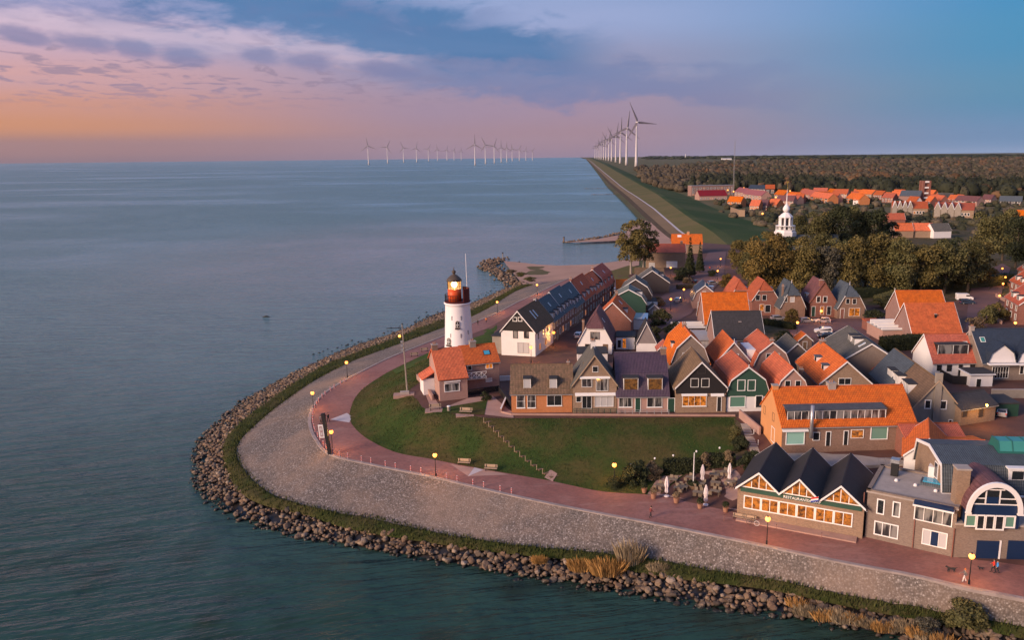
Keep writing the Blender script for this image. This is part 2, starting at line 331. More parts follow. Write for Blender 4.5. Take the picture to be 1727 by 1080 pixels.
leafm('leaf_autumn', (.090, .084, .030), (.185, .140, .046)); leafm('leaf_olive', (.066, .072, .027), (.135, .118, .048)); leafm('leaf_dark', (.022, .032, .016), (.05, .055, .025)); leafm('leaf_gold', (.110, .086, .028), (.20, .135, .040)); leafm('wood_brown', (.078, .063, .045), (.125, .10, .068), .5); leafm('wood_olive', (.055, .053, .034), (.085, .078, .05), .5); leafm('wood_dark', (.022, .028, .017), (.046, .049, .029), .5); leafm('wood_rust', (.11, .066, .036), (.16, .095, .05), .5)
leafm('leaf_orange', (.20, .11, .03), (.33, .16, .035)); leafm('leaf_brown', (.13, .098, .06), (.24, .17, .095)); leafm('leaf_grey', (.065, .062, .045), (.11, .10, .07)); leafm('reed', (.34, .17, .05), (.46, .26, .09)); leafm('reed_pale', (.26, .19, .11), (.34, .27, .17))
leafm('leaf_turf', (.046, .070, .017), (.092, .092, .030), .7)
mat('bark', (.10, .075, .055), .95, .4, 3, bump=.5, bscale=6); mat('bark_pale', (.34, .29, .25), .9, .3, 3)
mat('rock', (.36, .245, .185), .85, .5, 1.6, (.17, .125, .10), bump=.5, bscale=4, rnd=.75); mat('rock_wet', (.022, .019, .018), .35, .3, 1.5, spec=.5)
# ------------------------------------------------------------------ mesh helpers
class MB:
    def __init__(s): s.v = []; s.f = []; s.m = []
    def add(s, vs, fs, mi=0):
        k = len(s.v); s.v += [tuple(p) for p in vs]
        for f in fs: s.f.append(tuple(i + k for i in f)); s.m.append(mi)
        return s
    def poly(s, pts, mi=0): return s.add(pts, [tuple(range(len(pts)))], mi)
    def box(s, x0, y0, z0, x1, y1, z1, mi=0):
        return s.add([(x0, y0, z0), (x1, y0, z0), (x1, y1, z0), (x0, y1, z0), (x0, y0, z1), (x1, y0, z1), (x1, y1, z1), (x0, y1, z1)],
                     [(0, 3, 2, 1), (4, 5, 6, 7), (0, 1, 5, 4), (1, 2, 6, 5), (2, 3, 7, 6), (3, 0, 4, 7)], mi)
    def obox(s, o, a, b, c, mi=0):           # box from corner o along vectors a, b, c
        o, a, b, c = map(Vector, (o, a, b, c))
        if a.cross(b).dot(c) < 0: a, b = b, a
        return s.add([o, o + a, o + a + b, o + b, o + c, o + a + c, o + a + b + c, o + b + c],
                     [(0, 3, 2, 1), (4, 5, 6, 7), (0, 1, 5, 4), (1, 2, 6, 5), (2, 3, 7, 6), (3, 0, 4, 7)], mi)
    def prism(s, poly, d, mi=0):             # polygon extruded along d
        n = len(poly); p = [Vector(x) for x in poly]; d = Vector(d)
        nn = (p[1] - p[0]).cross(p[2] - p[1])
        if nn.dot(d) > 0: p = p[::-1]
        return s.add(p + [x + d for x in p], [tuple(range(n)), tuple(range(2 * n - 1, n - 1, -1))] + [(i, i + n, (i + 1) % n + n, (i + 1) % n) for i in range(n)], mi)
    def lathe(s, prof, n=12, o=(0, 0, 0), mi=0, ph=0.):
        vs = []; ox, oy, oz = o
        for r, z in prof:
            for i in range(n):
                a = ph + 2 * math.pi * i / n; vs.append((ox + r * math.cos(a), oy + r * math.sin(a), oz + z))
        fs = []
        for k in range(len(prof) - 1):
            for i in range(n):
                j = (i + 1) % n; fs.append((k * n + i, k * n + j, (k + 1) * n + j, (k + 1) * n + i))
        fs.append(tuple(range(n))[::-1]); fs.append(tuple(range((len(prof) - 1) * n, len(prof) * n)))
        return s.add(vs, fs, mi)
    def tube(s, pts, rs, n=6, mi=0):
        pts = [Vector(p) for p in pts]; vs = []; fs = []
        if not isinstance(rs, (list, tuple)): rs = [rs] * len(pts)
        for k, p in enumerate(pts):
            d = (pts[min(k + 1, len(pts) - 1)] - pts[max(k - 1, 0)]).normalized()
            a = d.orthogonal().normalized() if abs(d.z) > .95 else d.cross(Vector((0, 0, 1))).normalized()
            b = d.cross(a)
            for i in range(n):
                w = 2 * math.pi * i / n; vs.append(p + rs[k] * (math.cos(w) * a + math.sin(w) * b))
        for k in range(len(pts) - 1):
            for i in range(n):
                j = (i + 1) % n; fs.append((k * n + i, (k + 1) * n + i, (k + 1) * n + j, k * n + j))
        fs.append(tuple(range(n))); fs.append(tuple(range((len(pts) - 1) * n, len(pts) * n))[::-1])
        return s.add(vs, fs, mi)
    def mesh(s, name, mats, smooth=False):
        me = bpy.data.meshes.new(name); me.from_pydata(s.v, [], s.f); me.update()
        if isinstance(mats, str): mats = [mats]
        for k in mats: me.materials.append(M[k])
        me.polygons.foreach_set('material_index', s.m)
        if smooth: me.polygons.foreach_set('use_smooth', [True] * len(s.f))
        uvl = me.uv_layers.new(name='UVMap'); uvs = []
        up = Vector((0, 0, 1))
        for p in me.polygons:
            n = p.normal
            if abs(n.z) > .97: ua, va = Vector((1, 0, 0)), Vector((0, 1, 0))
            else: ua = up.cross(n).normalized(); va = n.cross(ua)
            for vi in p.vertices:
                c = me.vertices[vi].co; uvs += [c.dot(ua), c.dot(va)]
        uvl.data.foreach_set('uv', uvs)
        return me
    def build(s, name, mats, parent=None, smooth=False, loc=None):
        return link(name, s.mesh(name, mats, smooth), parent, loc)
def link(name, me, parent=None, loc=None, rz=None):
    o = bpy.data.objects.new(name, me); COL.objects.link(o)
    if parent is not None: o.parent = parent
    if loc is not None: o.location = loc
    if rz is not None: o.rotation_euler.z = rz
    return o
def tag(o, label=None, cat=None, group=None, kind=None):
    if label: o['label'] = label
    if cat: o['category'] = cat
    if group: o['group'] = group
    if kind: o['kind'] = kind
    return o
def empty(name, loc=(0, 0, 0), rz=0., label=None, cat=None, group=None):
    o = bpy.data.objects.new(name, None); COL.objects.link(o); o.location = loc; o.rotation_euler.z = rz; o.empty_display_size = .5
    return tag(o, label, cat, group)
def copy_tree(o, loc=None, rz=None, label=None, scale=None, parent=None):
    c = o.copy(); COL.objects.link(c)
    if parent is not None: c.parent = parent
    if loc is not None: c.location = loc
    if rz is not None: c.rotation_euler.z = rz
    if scale is not None: c.scale = (scale,) * 3 if not isinstance(scale, (tuple, list)) else scale
    if label: c['label'] = label
    for ch in list(o.children): copy_tree(ch, parent=c)
    return c
def struct(name, mb, mats, smooth=False, kind='structure'): return tag(mb.build(name, mats, None, smooth), kind=kind)
def npmesh(name, V, Fq, mats, mi=None, smooth=False):
    me = bpy.data.meshes.new(name); n = Fq.shape[1]
    me.vertices.add(len(V)); me.vertices.foreach_set('co', np.ascontiguousarray(V, dtype=np.float32).ravel())
    me.loops.add(Fq.size); me.loops.foreach_set('vertex_index', np.ascontiguousarray(Fq, dtype=np.int32).ravel())
    me.polygons.add(len(Fq)); me.polygons.foreach_set('loop_start', np.arange(0, Fq.size, n, dtype=np.int32))
    if isinstance(mats, str): mats = [mats]
    for k in mats: me.materials.append(M[k])
    if mi is not None: me.polygons.foreach_set('material_index', np.asarray(mi, dtype=np.int32))
    if smooth: me.polygons.foreach_set('use_smooth', np.ones(len(Fq), dtype=bool))
    me.update(calc_edges=True); me.validate(); return me

# ------------------------------------------------------------------ curves of the dike
def cr(pts, n=6):
    p = [Vector(x) for x in pts]; out = []
    for i in range(len(p) - 1):
        a, b, c, d = p[max(i - 1, 0)], p[i], p[i + 1], p[min(i + 2, len(p) - 1)]
        for k in range(n):
            t = k / n; out.append(.5 * ((2 * b) + (c - a) * t + (2 * a - 5 * b + 4 * c - d) * t * t + (3 * b - a - 3 * c + d) * t ** 3))
    return out + [p[-1]]
def curve(px, z, n=6): return cr([P(u, v, z) for u, v in px], n)
ZP = 5.5
S_px = [(2100, 1085), (1900, 1045), (1727, 1012), (1616, 990), (1539, 972), (1425, 951), (1300, 924.5), (1125, 889), (969.5, 859.5), (860, 836.5), (720, 804), (625.5, 785), (556, 768), (531, 742), (521, 717), (524, 692), (542, 667), (584, 640), (653, 605), (700, 586), (747, 567), (797, 545), (838, 528), (870, 511), (905, 495), (935, 480), (958, 470)]
I_px = [(2100, 1020), (1900, 985), (1727, 955), (1640, 944), (1600, 938), (1458, 906), (1245, 866), (1180, 848), (1110, 836), (1020, 830), (960, 818.5), (923.5, 810.5), (862, 800), (758, 781), (726, 774.5), (665, 762.5), (614.5, 737), (591, 711), (591.5, 690), (600.5, 669), (620, 650), (659, 625.5), (699, 606), (730, 592), (765, 577), (798, 563), (827, 551), (860, 533), (900, 514), (940, 494), (975, 477)]
G_px = [(2100, 1150), (1900, 1100), (1727, 1060), (1513, 1021), (1422, 1006), (1300, 979), (1191, 963), (1089, 942), (987, 932), (860, 920.6), (720, 897), (625, 875), (542, 861), (475.5, 842), (431, 814), (403, 780.5), (400.5, 750), (431, 717), (475.5, 680.5), (531, 642), (598, 608), (660, 585), (747, 553), (797, 533), (825, 519), (861, 496), (885, 485), (915, 476), (945, 468)]
R_px = [(2100, 1175), (1900, 1118), (1727, 1076), (1513, 1040), (1422, 1022), (1300, 995), (1115, 973), (987, 947), (860, 934.6), (720, 915), (587, 892), (514, 867), (453, 855), (403, 828), (381, 780), (378, 750), (398, 722), (442, 686), (498, 647), (556, 614), (650, 578), (735, 545), (797, 523), (830, 508), (858, 493), (880, 481), (912, 473)]
W_px = [(2100, 1250), (1900, 1180), (1727, 1125), (1513, 1079), (1409, 1057), (1300, 1036.5), (1217, 1031), (1115, 1010), (1013, 998), (949, 983), (860, 973), (720, 945), (600, 925), (475, 900), (437, 889), (381, 867), (350, 844), (331, 817), (330, 780), (332, 750), (356, 725), (409, 678), (475, 642), (531, 614), (590, 588), (666, 563), (699, 550), (735, 531), (797, 512), (830, 498), (858, 485), (875, 477), (905, 470)]
Sc, Ic, Gc, Rc, Wc = curve(S_px, ZP), curve(I_px, ZP), curve(G_px, 2.3), curve(R_px, 1.5), curve(W_px, -.1)
def hit(o, n, line, mx):
    best = None
    for a, b in zip(line, line[1:]):
        e = b.xy - a.xy; den = n.x * e.y - n.y * e.x
        if abs(den) < 1e-9: continue
        w = a.xy - o.xy; t = (w.x * e.y - w.y * e.x) / den; s = (w.x * n.y - w.y * n.x) / den
        if 0 <= s <= 1 and 0 < t < mx and (best is None or t < best): best = t
    return best
def resample(c, step):
    out = [c[0]]; acc = 0.
    for a, b in zip(c, c[1:]):
        L = (b - a).length; p = 0.
        while acc + L - p >= step:
            p += step - acc; acc = 0.; out.append(a.lerp(b, p / L))
        acc += L - p
    return out
Sr = resample(Sc, 1.0)
nrm = []
for i in range(len(Sr)):
    d = (Sr[min(i + 4, len(Sr) - 1)] - Sr[max(i - 4, 0)]).xy.normalized(); nrm.append(Vector((-d.y, d.x)))
# outwards = away from the land: the curve runs right -> left with the land on its right hand side
if nrm[30].y > 0: nrm = [-n for n in nrm]
def offs(line, dflt):
    ts = []; last = dflt
    for p, n in zip(Sr, nrm):
        t = hit(p, n, line, 45); last = t if t is not None else last; ts.append(last)
    return [sum(ts[max(0, i - 3):i + 4]) / len(ts[max(0, i - 3):i + 4]) for i in range(len(ts))]
tG, tR, tW = offs(Gc, 7), offs(Rc, 9), offs(Wc, 13)
tR = [max(a + .8, b) for a, b in zip(tG, tR)]; tW = [max(a + 1.5, b) for a, b in zip(tR, tW)]
def at_off(i, t, z): return (Sr[i].x + nrm[i].x * t, Sr[i].y + nrm[i].y * t, z)
def ribbon(name, cols, mat_, smooth=True, kind='structure', jit=0.):
    mb = MB(); n = len(cols)
    for i in range(len(Sr)):
        for k, c in enumerate(cols):
            x, y, z = c(i)
            if jit and 0 < k < n - 1: z += jit * (mnoise.noise((x * .8, y * .8, 3)) + .5 * mnoise.noise((x * 2.3, y * 2.3, 9)))
            mb.v.append((x, y, z))
    for i in range(len(Sr) - 1):
        for k in range(n - 1):
            mb.f.append((i * n + k, i * n + k + 1, (i + 1) * n + k + 1, (i + 1) * n + k)); mb.m.append(0)
    return struct(name, mb, mat_, smooth, kind)
lerp = lambda a, b, t: a + (b - a) * t
ribbon('stone_slope', [(lambda i, t=t: at_off(i, .05 + (tG[i] - .05) * t, lerp(ZP - .02, 2.3, t))) for t in (0, .2, .4, .6, .8, 1)], 'basalt_setts', jit=.06)
ribbon('grass_berm', [(lambda i, t=t: at_off(i, lerp(tG[i] - .1, tR[i] + .2, t), lerp(2.46, 1.75, t) + (.12 if 0 < t < 1 else -.2))) for t in (0, .12, .3, .5, .7, .88, 1)], 'grass_berm', jit=.22)
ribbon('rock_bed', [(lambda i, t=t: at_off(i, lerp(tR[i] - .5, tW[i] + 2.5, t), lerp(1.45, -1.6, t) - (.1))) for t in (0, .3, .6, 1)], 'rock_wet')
ribbon('kerb', [(lambda i, t=t, z=z: at_off(i, t, z)) for t, z in ((.12, ZP - .3), (.12, ZP + .10), (-.45, ZP + .10), (-.45, ZP - .05))], 'kerb', smooth=False)

# ------------------------------------------------------------------ terrain
T_px = [(735, 600), (722, 625), (708, 645), (690, 660), (705, 676), (722, 692), (800, 702), (866, 706), (1240, 704)]
Tc = cr([P(u, v, 9.4) for u, v in T_px], 3) + [Vector(p) for p in ((38.5, 130, 9.4), (40, 118, 9.2), (60, 114, 8.5), (110, 104, 8), (260, 70, 8))]
def segarr(c): a = np.array([p.to_2d()[:] for p in c]); return a[:-1], a[1:]
Is, Ts = segarr(Ic), segarr(Tc)
def pdist(x, y, seg):
    p = np.stack([x, y], -1)[:, None, :]; a, b = seg; d = b - a
    t = np.clip(((p - a) * d).sum(-1) / np.maximum((d * d).sum(-1), 1e-9), 0, 1)
    return np.sqrt((((a + t[..., None] * d) - p) ** 2).sum(-1)).min(-1)
def pip(x, y, poly):
    c = np.zeros(x.shape, bool); j = len(poly) - 1
    for i in range(len(poly)):
        xi, yi = poly[i][0], poly[i][1]; xj, yj = poly[j][0], poly[j][1]
        m = ((yi > y) != (yj > y)); xs = (xj - xi) * (y - yi) / ((yj - yi) if yj != yi else 1e-9) + xi
        c ^= m & (x < xs); j = i
    return c
I_end = Ic[-1]
hill_poly = [p.to_2d()[:] for p in Ic if p.y < 176 or p.x > 0] ; hill_poly = hill_poly + []
def sst(t): t = np.clip(t, 0, 1); return t * t * (3 - 2 * t)
def plateau(x, y):
    return np.interp(y, [0, 160, 210, 290, 400, 520, 700], [9.4, 9.4, 8.4, 6.2, 4.2, 2.6, 2.0])
VILL = [p.to_2d()[:] for p in Ic] + [(45, 345), (60, 420), (90, 560), (600, 560), (600, -60)]
TOPP = [p.to_2d()[:] for p in Tc] + [(600, 60), (600, 560), (90, 560), (60, 420), (45, 345), (8, 262), (-8, 225), (-16, 205)]
def hN(x, y):
    x = np.asarray(x, float).ravel(); y = np.asarray(y, float).ravel(); out = np.zeros(len(x))
    for s in range(0, len(x), 4000):
        X, Y = x[s:s + 4000], y[s:s + 4000]
        dI, dT = pdist(X, Y, Is), pdist(X, Y, Ts); pl = plateau(X, Y)
        top = pip(X, Y, TOPP)
        k = sst(dI / np.maximum(dI + dT, .01))
        k2 = sst(dI / 14.)
        z = np.where(top, np.where(Y > 165, ZP + (pl - ZP) * np.maximum(k2, sst((X + 4) / 14.)), pl), ZP + (np.minimum(pl, 9.4) - ZP) * np.where(Y > 185, k2, k))
        ins = pip(X, Y, VILL)
        out[s:s + 4000] = np.where(ins, z, np.where(Y > 300, np.minimum(pl, 5), ZP))
    return out
def h(x, y): return float(hN([x], [y])[0])
def PT(u, v, dz=0.):
    z = 7.
    for _ in range(14):
        p = P(u, v, z + dz); z = .5 * z + .5 * h(p.x, p.y)
    p = P(u, v, z + dz); return Vector((p.x, p.y, z))
def G3(x, y, dz=0.): return Vector((x, y, h(x, y) + dz))
def zone(name, poly, mat_, step, off=0., zf=None, kind='structure', smooth=True, jit=0.):
    poly = [Vector((p[0], p[1])) for p in poly]; n = len(poly)
    xs = [p.x for p in poly]; ys = [p.y for p in poly]
    gx, gy = np.meshgrid(np.arange(min(xs) + step / 2, max(xs), step), np.arange(min(ys) + step / 2, max(ys), step)); gx = gx.ravel(); gy = gy.ravel()
    if len(gx):
        m = pip(gx, gy, poly)
        if m.any():
            pa = np.array(poly); m[m] &= pdist(gx[m], gy[m], (pa, np.roll(pa, -1, 0))) > step * .35
        gx, gy = gx[m], gy[m]
    vs = poly + [Vector((a, b)) for a, b in zip(gx, gy)]
    r = delaunay_2d_cdt(vs, [(i, (i + 1) % n) for i in range(n)], [list(range(n))], 1, 1e-5)
    V, Fs = r[0], r[2]
    z = (hN([v.x for v in V], [v.y for v in V]) if zf is None else np.array([zf(v.x, v.y) for v in V])) + off
    if jit: z = z + np.array([jit * (mnoise.noise((v.x * .5, v.y * .5, 1)) + .5 * mnoise.noise((v.x * 1.7, v.y * 1.7, 4))) for v in V])
    mb = MB(); mb.v = [(v.x, v.y, float(zz)) for v, zz in zip(V, z)]; 
    for f in Fs:
        a, b, c = (V[i] for i in f[:3]); cr_ = (b.x - a.x) * (c.y - a.y) - (b.y - a.y) * (c.x - a.x)
        mb.f.append(tuple(f) if cr_ > 0 else tuple(f[::-1])); mb.m.append(0)
    return struct(name, mb, mat_, smooth, kind)
zone('promenade', [p.to_2d() for p in Sc] + [p.to_2d() for p in Ic[::-1]], 'paving_red', 40, zf=lambda x, y: ZP, smooth=False)
# grass hill between the promenade and the upper terrace
iA = min(range(len(Ic)), key=lambda i: (Ic[i].xy - P(1110, 836, ZP).xy).length); iB = min(range(len(Ic)), key=lambda i: (Ic[i].xy - P(728, 593, ZP).xy).length)
Tn = [p.to_2d() for p in Tc]; kT = min(range(len(Tn)), key=lambda i: (Tn[i] - P(1240, 704, 9.4).xy).length)
hill = [p.to_2d() for p in Ic[iA:iB + 1]] + Tn[:kT + 1] + [P(1248, 735, 8.5).xy, P(1240, 775, 6.5).xy, P(1180, 790, 6.2).xy]
zone('grass_hill', hill, 'grass_hill', 1.6, .0, jit=.06)
def turf(name, xs, ys, zs, label, matn, hh=.16, w=.07, seed=1):
    r = np.random.RandomState(seed); n = len(xs); a = r.uniform(0, 6.28, n); H_ = hh * r.uniform(.5, 1.5, n); lx, ly = r.normal(size=n) * .08, r.normal(size=n) * .08; dx_, dy_ = np.cos(a) * w, np.sin(a) * w
    V = np.stack([np.stack([xs - dx_, ys - dy_, zs - .05], -1), np.stack([xs + dx_, ys + dy_, zs - .05], -1), np.stack([xs + lx, ys + ly, zs + H_], -1)], 1).reshape(-1, 3)
    return tag(link(name, npmesh(name, V, np.arange(3 * n).reshape(-1, 3), matn)), label, 'grass', kind='stuff')
_r = np.random.RandomState(4); hx = _r.uniform(-45, 42, 90000); hy = _r.uniform(98, 178, 90000); hp = [(p.x, p.y) for p in hill]; mk = pip(hx, hy, hp); hx, hy = hx[mk], hy[mk]; hx = hx + _r.normal(size=len(hx)) * .05
turf('hill_turf', hx, hy, hN(hx, hy), 'short mown grass on the hill below the lighthouse', 'leaf_turf')
# village paving sheet
vill = [p.to_2d() for p in Tc[:kT + 1]][::-1] + [p.to_2d() for p in Ic[iB:]] + [Vector(p) for p in ((45, 345), (60, 420), (90, 560), (480, 560), (480, 30))] + [p.to_2d() for p in Ic if p.x > 24 and p.y < 105][::1]
vill += [P(1110, 836, ZP).xy, P(1180, 790, 6.2).xy, P(1240, 775, 6.5).xy, P(1248, 735, 8.5).xy]
zone('village_paving', vill, 'paving_street', 5., 0.)
def zpx(name, pts, mat_, off, step=3., dz=0., kind='structure', jit=0.):
    return zone(name, [PT(u, v).xy for u, v in pts], mat_, step, off, kind=kind, jit=jit)
zpx('lighthouse_lawn', [(798, 566), (827, 553), (838, 548), (838, 575), (800, 588), (755, 590), (735, 598), (755, 582)], 'grass_green', .05, 2.)
zpx('lawn_strip', [(735, 598), (728, 594), (700, 607), (661, 626), (668, 632), (700, 618)], 'grass_green', .12, 2.)
zpx('upper_path', [(713, 655), (727, 690), (866, 706), (866, 697), (856, 690), (830, 668), (790, 672), (745, 690), (730, 668)], 'paving_pale', .06, 2.)
zpx('lawn_patch', [(747, 689), (822, 676), (817, 701), (745, 697)], 'grass_hill', .10, 2.)
zpx('hedge_garden', [(1238, 706), (1250, 715), (1262, 772), (1240, 790), (1180, 792), (1238, 770)], 'garden', .08, 2.)
zpx('car_square', [(1330, 548), (1475, 530), (1480, 560), (1420, 600), (1370, 570), (1335, 572)], 'paving_mauve', .05, 4.)
zone('park_ground', [(70, 268), (180, 255), (480, 240), (480, 560), (95, 560), (100, 400), (85, 330)], 'garden', 8., .04)
zpx('side_street', [(1090, 520), (1130, 490), (1180, 455), (1195, 425), (1225, 425), (1220, 470), (1165, 530), (1110, 560)], 'paving_mauve', .12, 4.)
zpx('east_street', [(1640, 470), (1690, 445), (1705, 452), (1680, 520), (1640, 600), (1625, 600), (1632, 520)], 'paving_mauve', .12, 4.)
zpx('park_lawn', [(1225, 490), (1700, 462), (1650, 505), (1230, 530)], 'garden', .05, 5.)
zpx('beach_lawn', [(1028, 458), (1060, 448), (1080, 452), (1075, 475), (1030, 478)], 'dike_olive', .05, 5.)
zpx('back_gardens', [(1130, 560), (1330, 535), (1330, 580), (1130, 590)], 'garden', .05, 4.)
# painted paving triangles on the promenade
def tri(name, pts, mat_, z): mb = MB(); mb.poly([P(u, v, ZP + z) for u, v in pts]); o = mb.build(name, mat_); return tag(o, kind='structure')
tri('paving_inlay', [(759, 783), (790, 804), (858, 801), (830, 795)][::-1], 'paving_pale', .006)
tri('paving_inlay', [(789, 804), (800, 789), (815, 793)][::-1], 'paving_white', .012)
tri('paving_inlay', [(557, 708), (585, 697), (594, 703), (589, 713)][::-1], 'paving_white', .006)

# ------------------------------------------------------------------ water
def _water(t, b, pos):
    x, y, z = t.sep(pos)
    n0 = t.noise(pos, .006, 4, .6)
    # murky green shallows along the dike, deep blue offshore
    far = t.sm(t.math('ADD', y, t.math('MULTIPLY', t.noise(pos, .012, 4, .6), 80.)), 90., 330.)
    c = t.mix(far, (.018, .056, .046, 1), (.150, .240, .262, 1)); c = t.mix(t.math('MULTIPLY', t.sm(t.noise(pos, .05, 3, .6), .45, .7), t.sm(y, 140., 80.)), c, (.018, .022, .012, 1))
    ca, sa = math.cos(.22), math.sin(.22)
    rx = t.math('ADD', t.math('MULTIPLY', x, ca), t.math('MULTIPLY', y, sa)); ry = t.math('SUBTRACT', t.math('MULTIPLY', y, ca), t.math('MULTIPLY', x, sa))
    w1 = t.noise(t.comb(t.math('MULTIPLY', rx, .06), t.math('MULTIPLY', ry, .34)), 1., 4, .58, .15)
    w2 = t.noise(t.comb(t.math('MULTIPLY', rx, .36), t.math('MULTIPLY', ry, 1.5)), 1., 4, .6, .15)
    w3 = t.noise(t.comb(t.math('MULTIPLY', rx, .012), t.math('MULTIPLY', ry, .05)), 1., 3, .55)
    hh = t.math('ADD', t.math('MULTIPLY', w1, 2.7), t.math('ADD', t.math('MULTIPLY', w2, .36), t.math('MULTIPLY', w3, 2.)))
    bp = t.n('ShaderNodeBump'); bp.inputs['Distance'].default_value = 1.; 
    lee = t.sm(t.vmath('LENGTH', t.vmath('MULTIPLY', t.vmath('SUBTRACT', pos, (-70., 470., 0.)), (.0045, .0026, 0.))), 1., .1)     # sheltered water off the beach
    slick = t.sm(t.noise(t.comb(t.math('MULTIPLY', x, .0012), t.math('MULTIPLY', y, .004)), 1., 5, .62, .5), .48, .64)
    calm = t.math('MAXIMUM', t.math('MULTIPLY', lee, t.math('MULTIPLY_ADD', slick, .5, .5)), t.math('MULTIPLY', slick, t.math('MULTIPLY', t.sm(y, 110., 260.), .55)))
    t.setin(bp.inputs['Strength'], t.math('MULTIPLY', t.math('SUBTRACT', 1.1, t.math('ADD', t.math('MULTIPLY', t.sm(n0, .42, .66), .5), t.math('MULTIPLY', calm, .6))), .72))
    t.l(hh, bp.inputs['Height'])
    # choppy water: unresolved wave slopes lower the mirror share towards the horizon
    df = t.n('ShaderNodeBsdfDiffuse'); t.setin(df.inputs['Color'], c); t.l(bp.outputs[0], df.inputs['Normal'])
    gl = t.n('ShaderNodeBsdfGlossy'); t.setin(gl.inputs['Roughness'], t.math('MULTIPLY_ADD', lee, -.12, .2)); t.setin(gl.inputs['Color'], t.mix(lee, (.74, .95, .98, 1), (1, 1, 1, 1))); t.l(bp.outputs[0], gl.inputs['Normal'])
    fr = t.n('ShaderNodeFresnel'); fr.inputs['IOR'].default_value = 1.33; t.l(bp.outputs[0], fr.inputs['Normal'])
    mx = t.n('ShaderNodeMixShader'); t.setin(mx.inputs[0], t.math('MULTIPLY', t.math('MINIMUM', fr.outputs[0], .8), t.math('MULTIPLY_ADD', calm, .75, .62), clamp=True)); t.l(df.outputs[0], mx.inputs[1]); t.l(gl.outputs[0], mx.inputs[2])
    out_ = [n for n in t.t.nodes if n.type == 'OUTPUT_MATERIAL'][0]; t.l(mx.outputs[0], out_.inputs['Surface']); t.t.nodes.remove(b)
matx('water', _water)
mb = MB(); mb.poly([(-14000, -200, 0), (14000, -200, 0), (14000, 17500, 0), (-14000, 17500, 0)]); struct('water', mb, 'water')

# ------------------------------------------------------------------ land to the north
coast = [(880, 470), (849, 441), (880, 444), (907, 446.5), (940, 448.5), (1003, 447), (1040, 442), (1061, 438), (1068, 428), (1060, 410), (1052, 398), (1060, 385), (1076, 367.5), (1051, 341), (1023, 313.5), (1006.7, 291), (994, 275), (988, 268.3)]
land = [P(u, v, 1.2).xy for u, v in coast] + [Vector((500, 17000)), Vector((14000, 17000)), Vector((14000, 300)), Vector((400, 300)), Vector((60, 300))]
zone('polder', land, 'field', 9000, zf=lambda x, y: 1.2, smooth=False)
sand = [(858, 452), (849, 440), (880, 443), (907, 446), (940, 448), (1003, 446.5), (1040, 441.5), (1062, 437.5), (1078, 436), (1078, 448), (1028, 457), (985, 470), (950, 474), (905, 480), (884, 482)]
zone('beach', [P(u, v, 1.3).xy for u, v in sand], 'sand', 6, zf=lambda x, y: 1.3 + .4 * mnoise.noise((x * .05, y * .05, 0)))
bi_ = _r.randint(0, len(Sr), 16000); bt = _r.uniform(-.12, 1.1, 16000); bo = np.array(tG)[bi_] + (np.array(tR)[bi_] - np.array(tG)[bi_]) * bt; bx_ = np.array([Sr[i].x + nrm[i].x * o for i, o in zip(bi_, bo)]) + _r.normal(size=16000) * .3; by_ = np.array([Sr[i].y + nrm[i].y * o for i, o in zip(bi_, bo)]) + _r.normal(size=16000) * .3
turf('berm_turf', bx_, by_, 2.5 - .75 * bt, 'rough grass along the berm above the rocks', 'leaf_turf', .42, .08, 2)
sand2 = [(1052, 396), (1046, 396), (1010, 403), (952, 409.5), (1000, 408), (1046, 406), (1062, 415), (1070, 428), (1068, 440), (1120, 436), (1190, 410), (1150, 385), (1110, 380), (1080, 369), (1062, 384)]
zone('beach_cove', [P(u, v, 1.4).xy for u, v in sand2], 'sand', 12, zf=lambda x, y: 1.45 + .3 * mnoise.noise((x * .03, y * .03, 0)))
def ycurve(px, z):
    w = sorted([(P(u, v, z).y, P(u, v, z).x) for u, v in px]); return [a for a, b in w], [b for a, b in w]
e = [(ycurve([(1095, 388), (1076, 367), (1051, 340.5), (1023, 313), (1006.7, 290.5), (994, 275), (987.5, 268)], -.2), -.2),
     (ycurve([(1125, 391), (1088, 358), (1060, 332), (1030, 308), (1010, 288), (996, 274), (989, 268)], 2.5), 2.5),
     (ycurve([(1145.5, 391), (1101, 351.7), (1073, 332), (1051, 318), (1015, 288), (997, 272.5), (990, 267.5)], 4.), 4.),
     (ycurve([(1150, 391), (1104, 351.7), (1075, 332), (1052.5, 318), (1016, 288), (997.4, 272.5), (990.2, 267.5)], 4.), 4.),
     (ycurve([(1210, 394), (1168, 371), (1106.7, 326.7), (1056.7, 299), (1018, 276.7), (995.5, 267)], 7.), 7.),
     (ycurve([(1235, 396), (1180, 371), (1114, 326.7), (1061, 299), (1020, 276.7), (996.2, 267)], 7.), 7.),
     (ycurve([(1290, 380), (1240, 365.5), (1197, 348), (1162, 332), (1095.5, 308), (1059, 291), (1024, 275), (1001, 267)], 1.3), 1.3)]
ysamp = [415 * (1.09 ** k) for k in range(42)]; ysamp = [y for y in ysamp if y < 12500]
def strip(name, a, b, mat_, dz=0.):
    mb = MB(); n = len(ysamp)
    for y in ysamp:
        for (cy, cx_), z in (e[a], e[b]): mb.v.append((float(np.interp(y, cy, cx_)), y, lerp(1.0, z, min(1, max(0, (y - 415) / 90))) + dz))
    for i in range(n - 1): mb.f.append((2 * i, 2 * i + 1, 2 * i + 3, 2 * i + 2)); mb.m.append(0)
    return struct(name, mb, mat_, True)
mat('dike_stone', (.10, .08, .062), .95, .5, .3, bump=.6, bscale=1., spec=.05); strip('dike_foot', 0, 1, 'dike_stone'); strip('dike_outer_slope', 1, 2, 'dike_outer'); strip('dike_path', 2, 3, 'paving_white'); strip('dike_bank', 3, 4, 'dike_olive'); strip('dike_crest', 4, 5, 'dike_green'); strip('dike_inner_slope', 5, 6, 'dike_green')
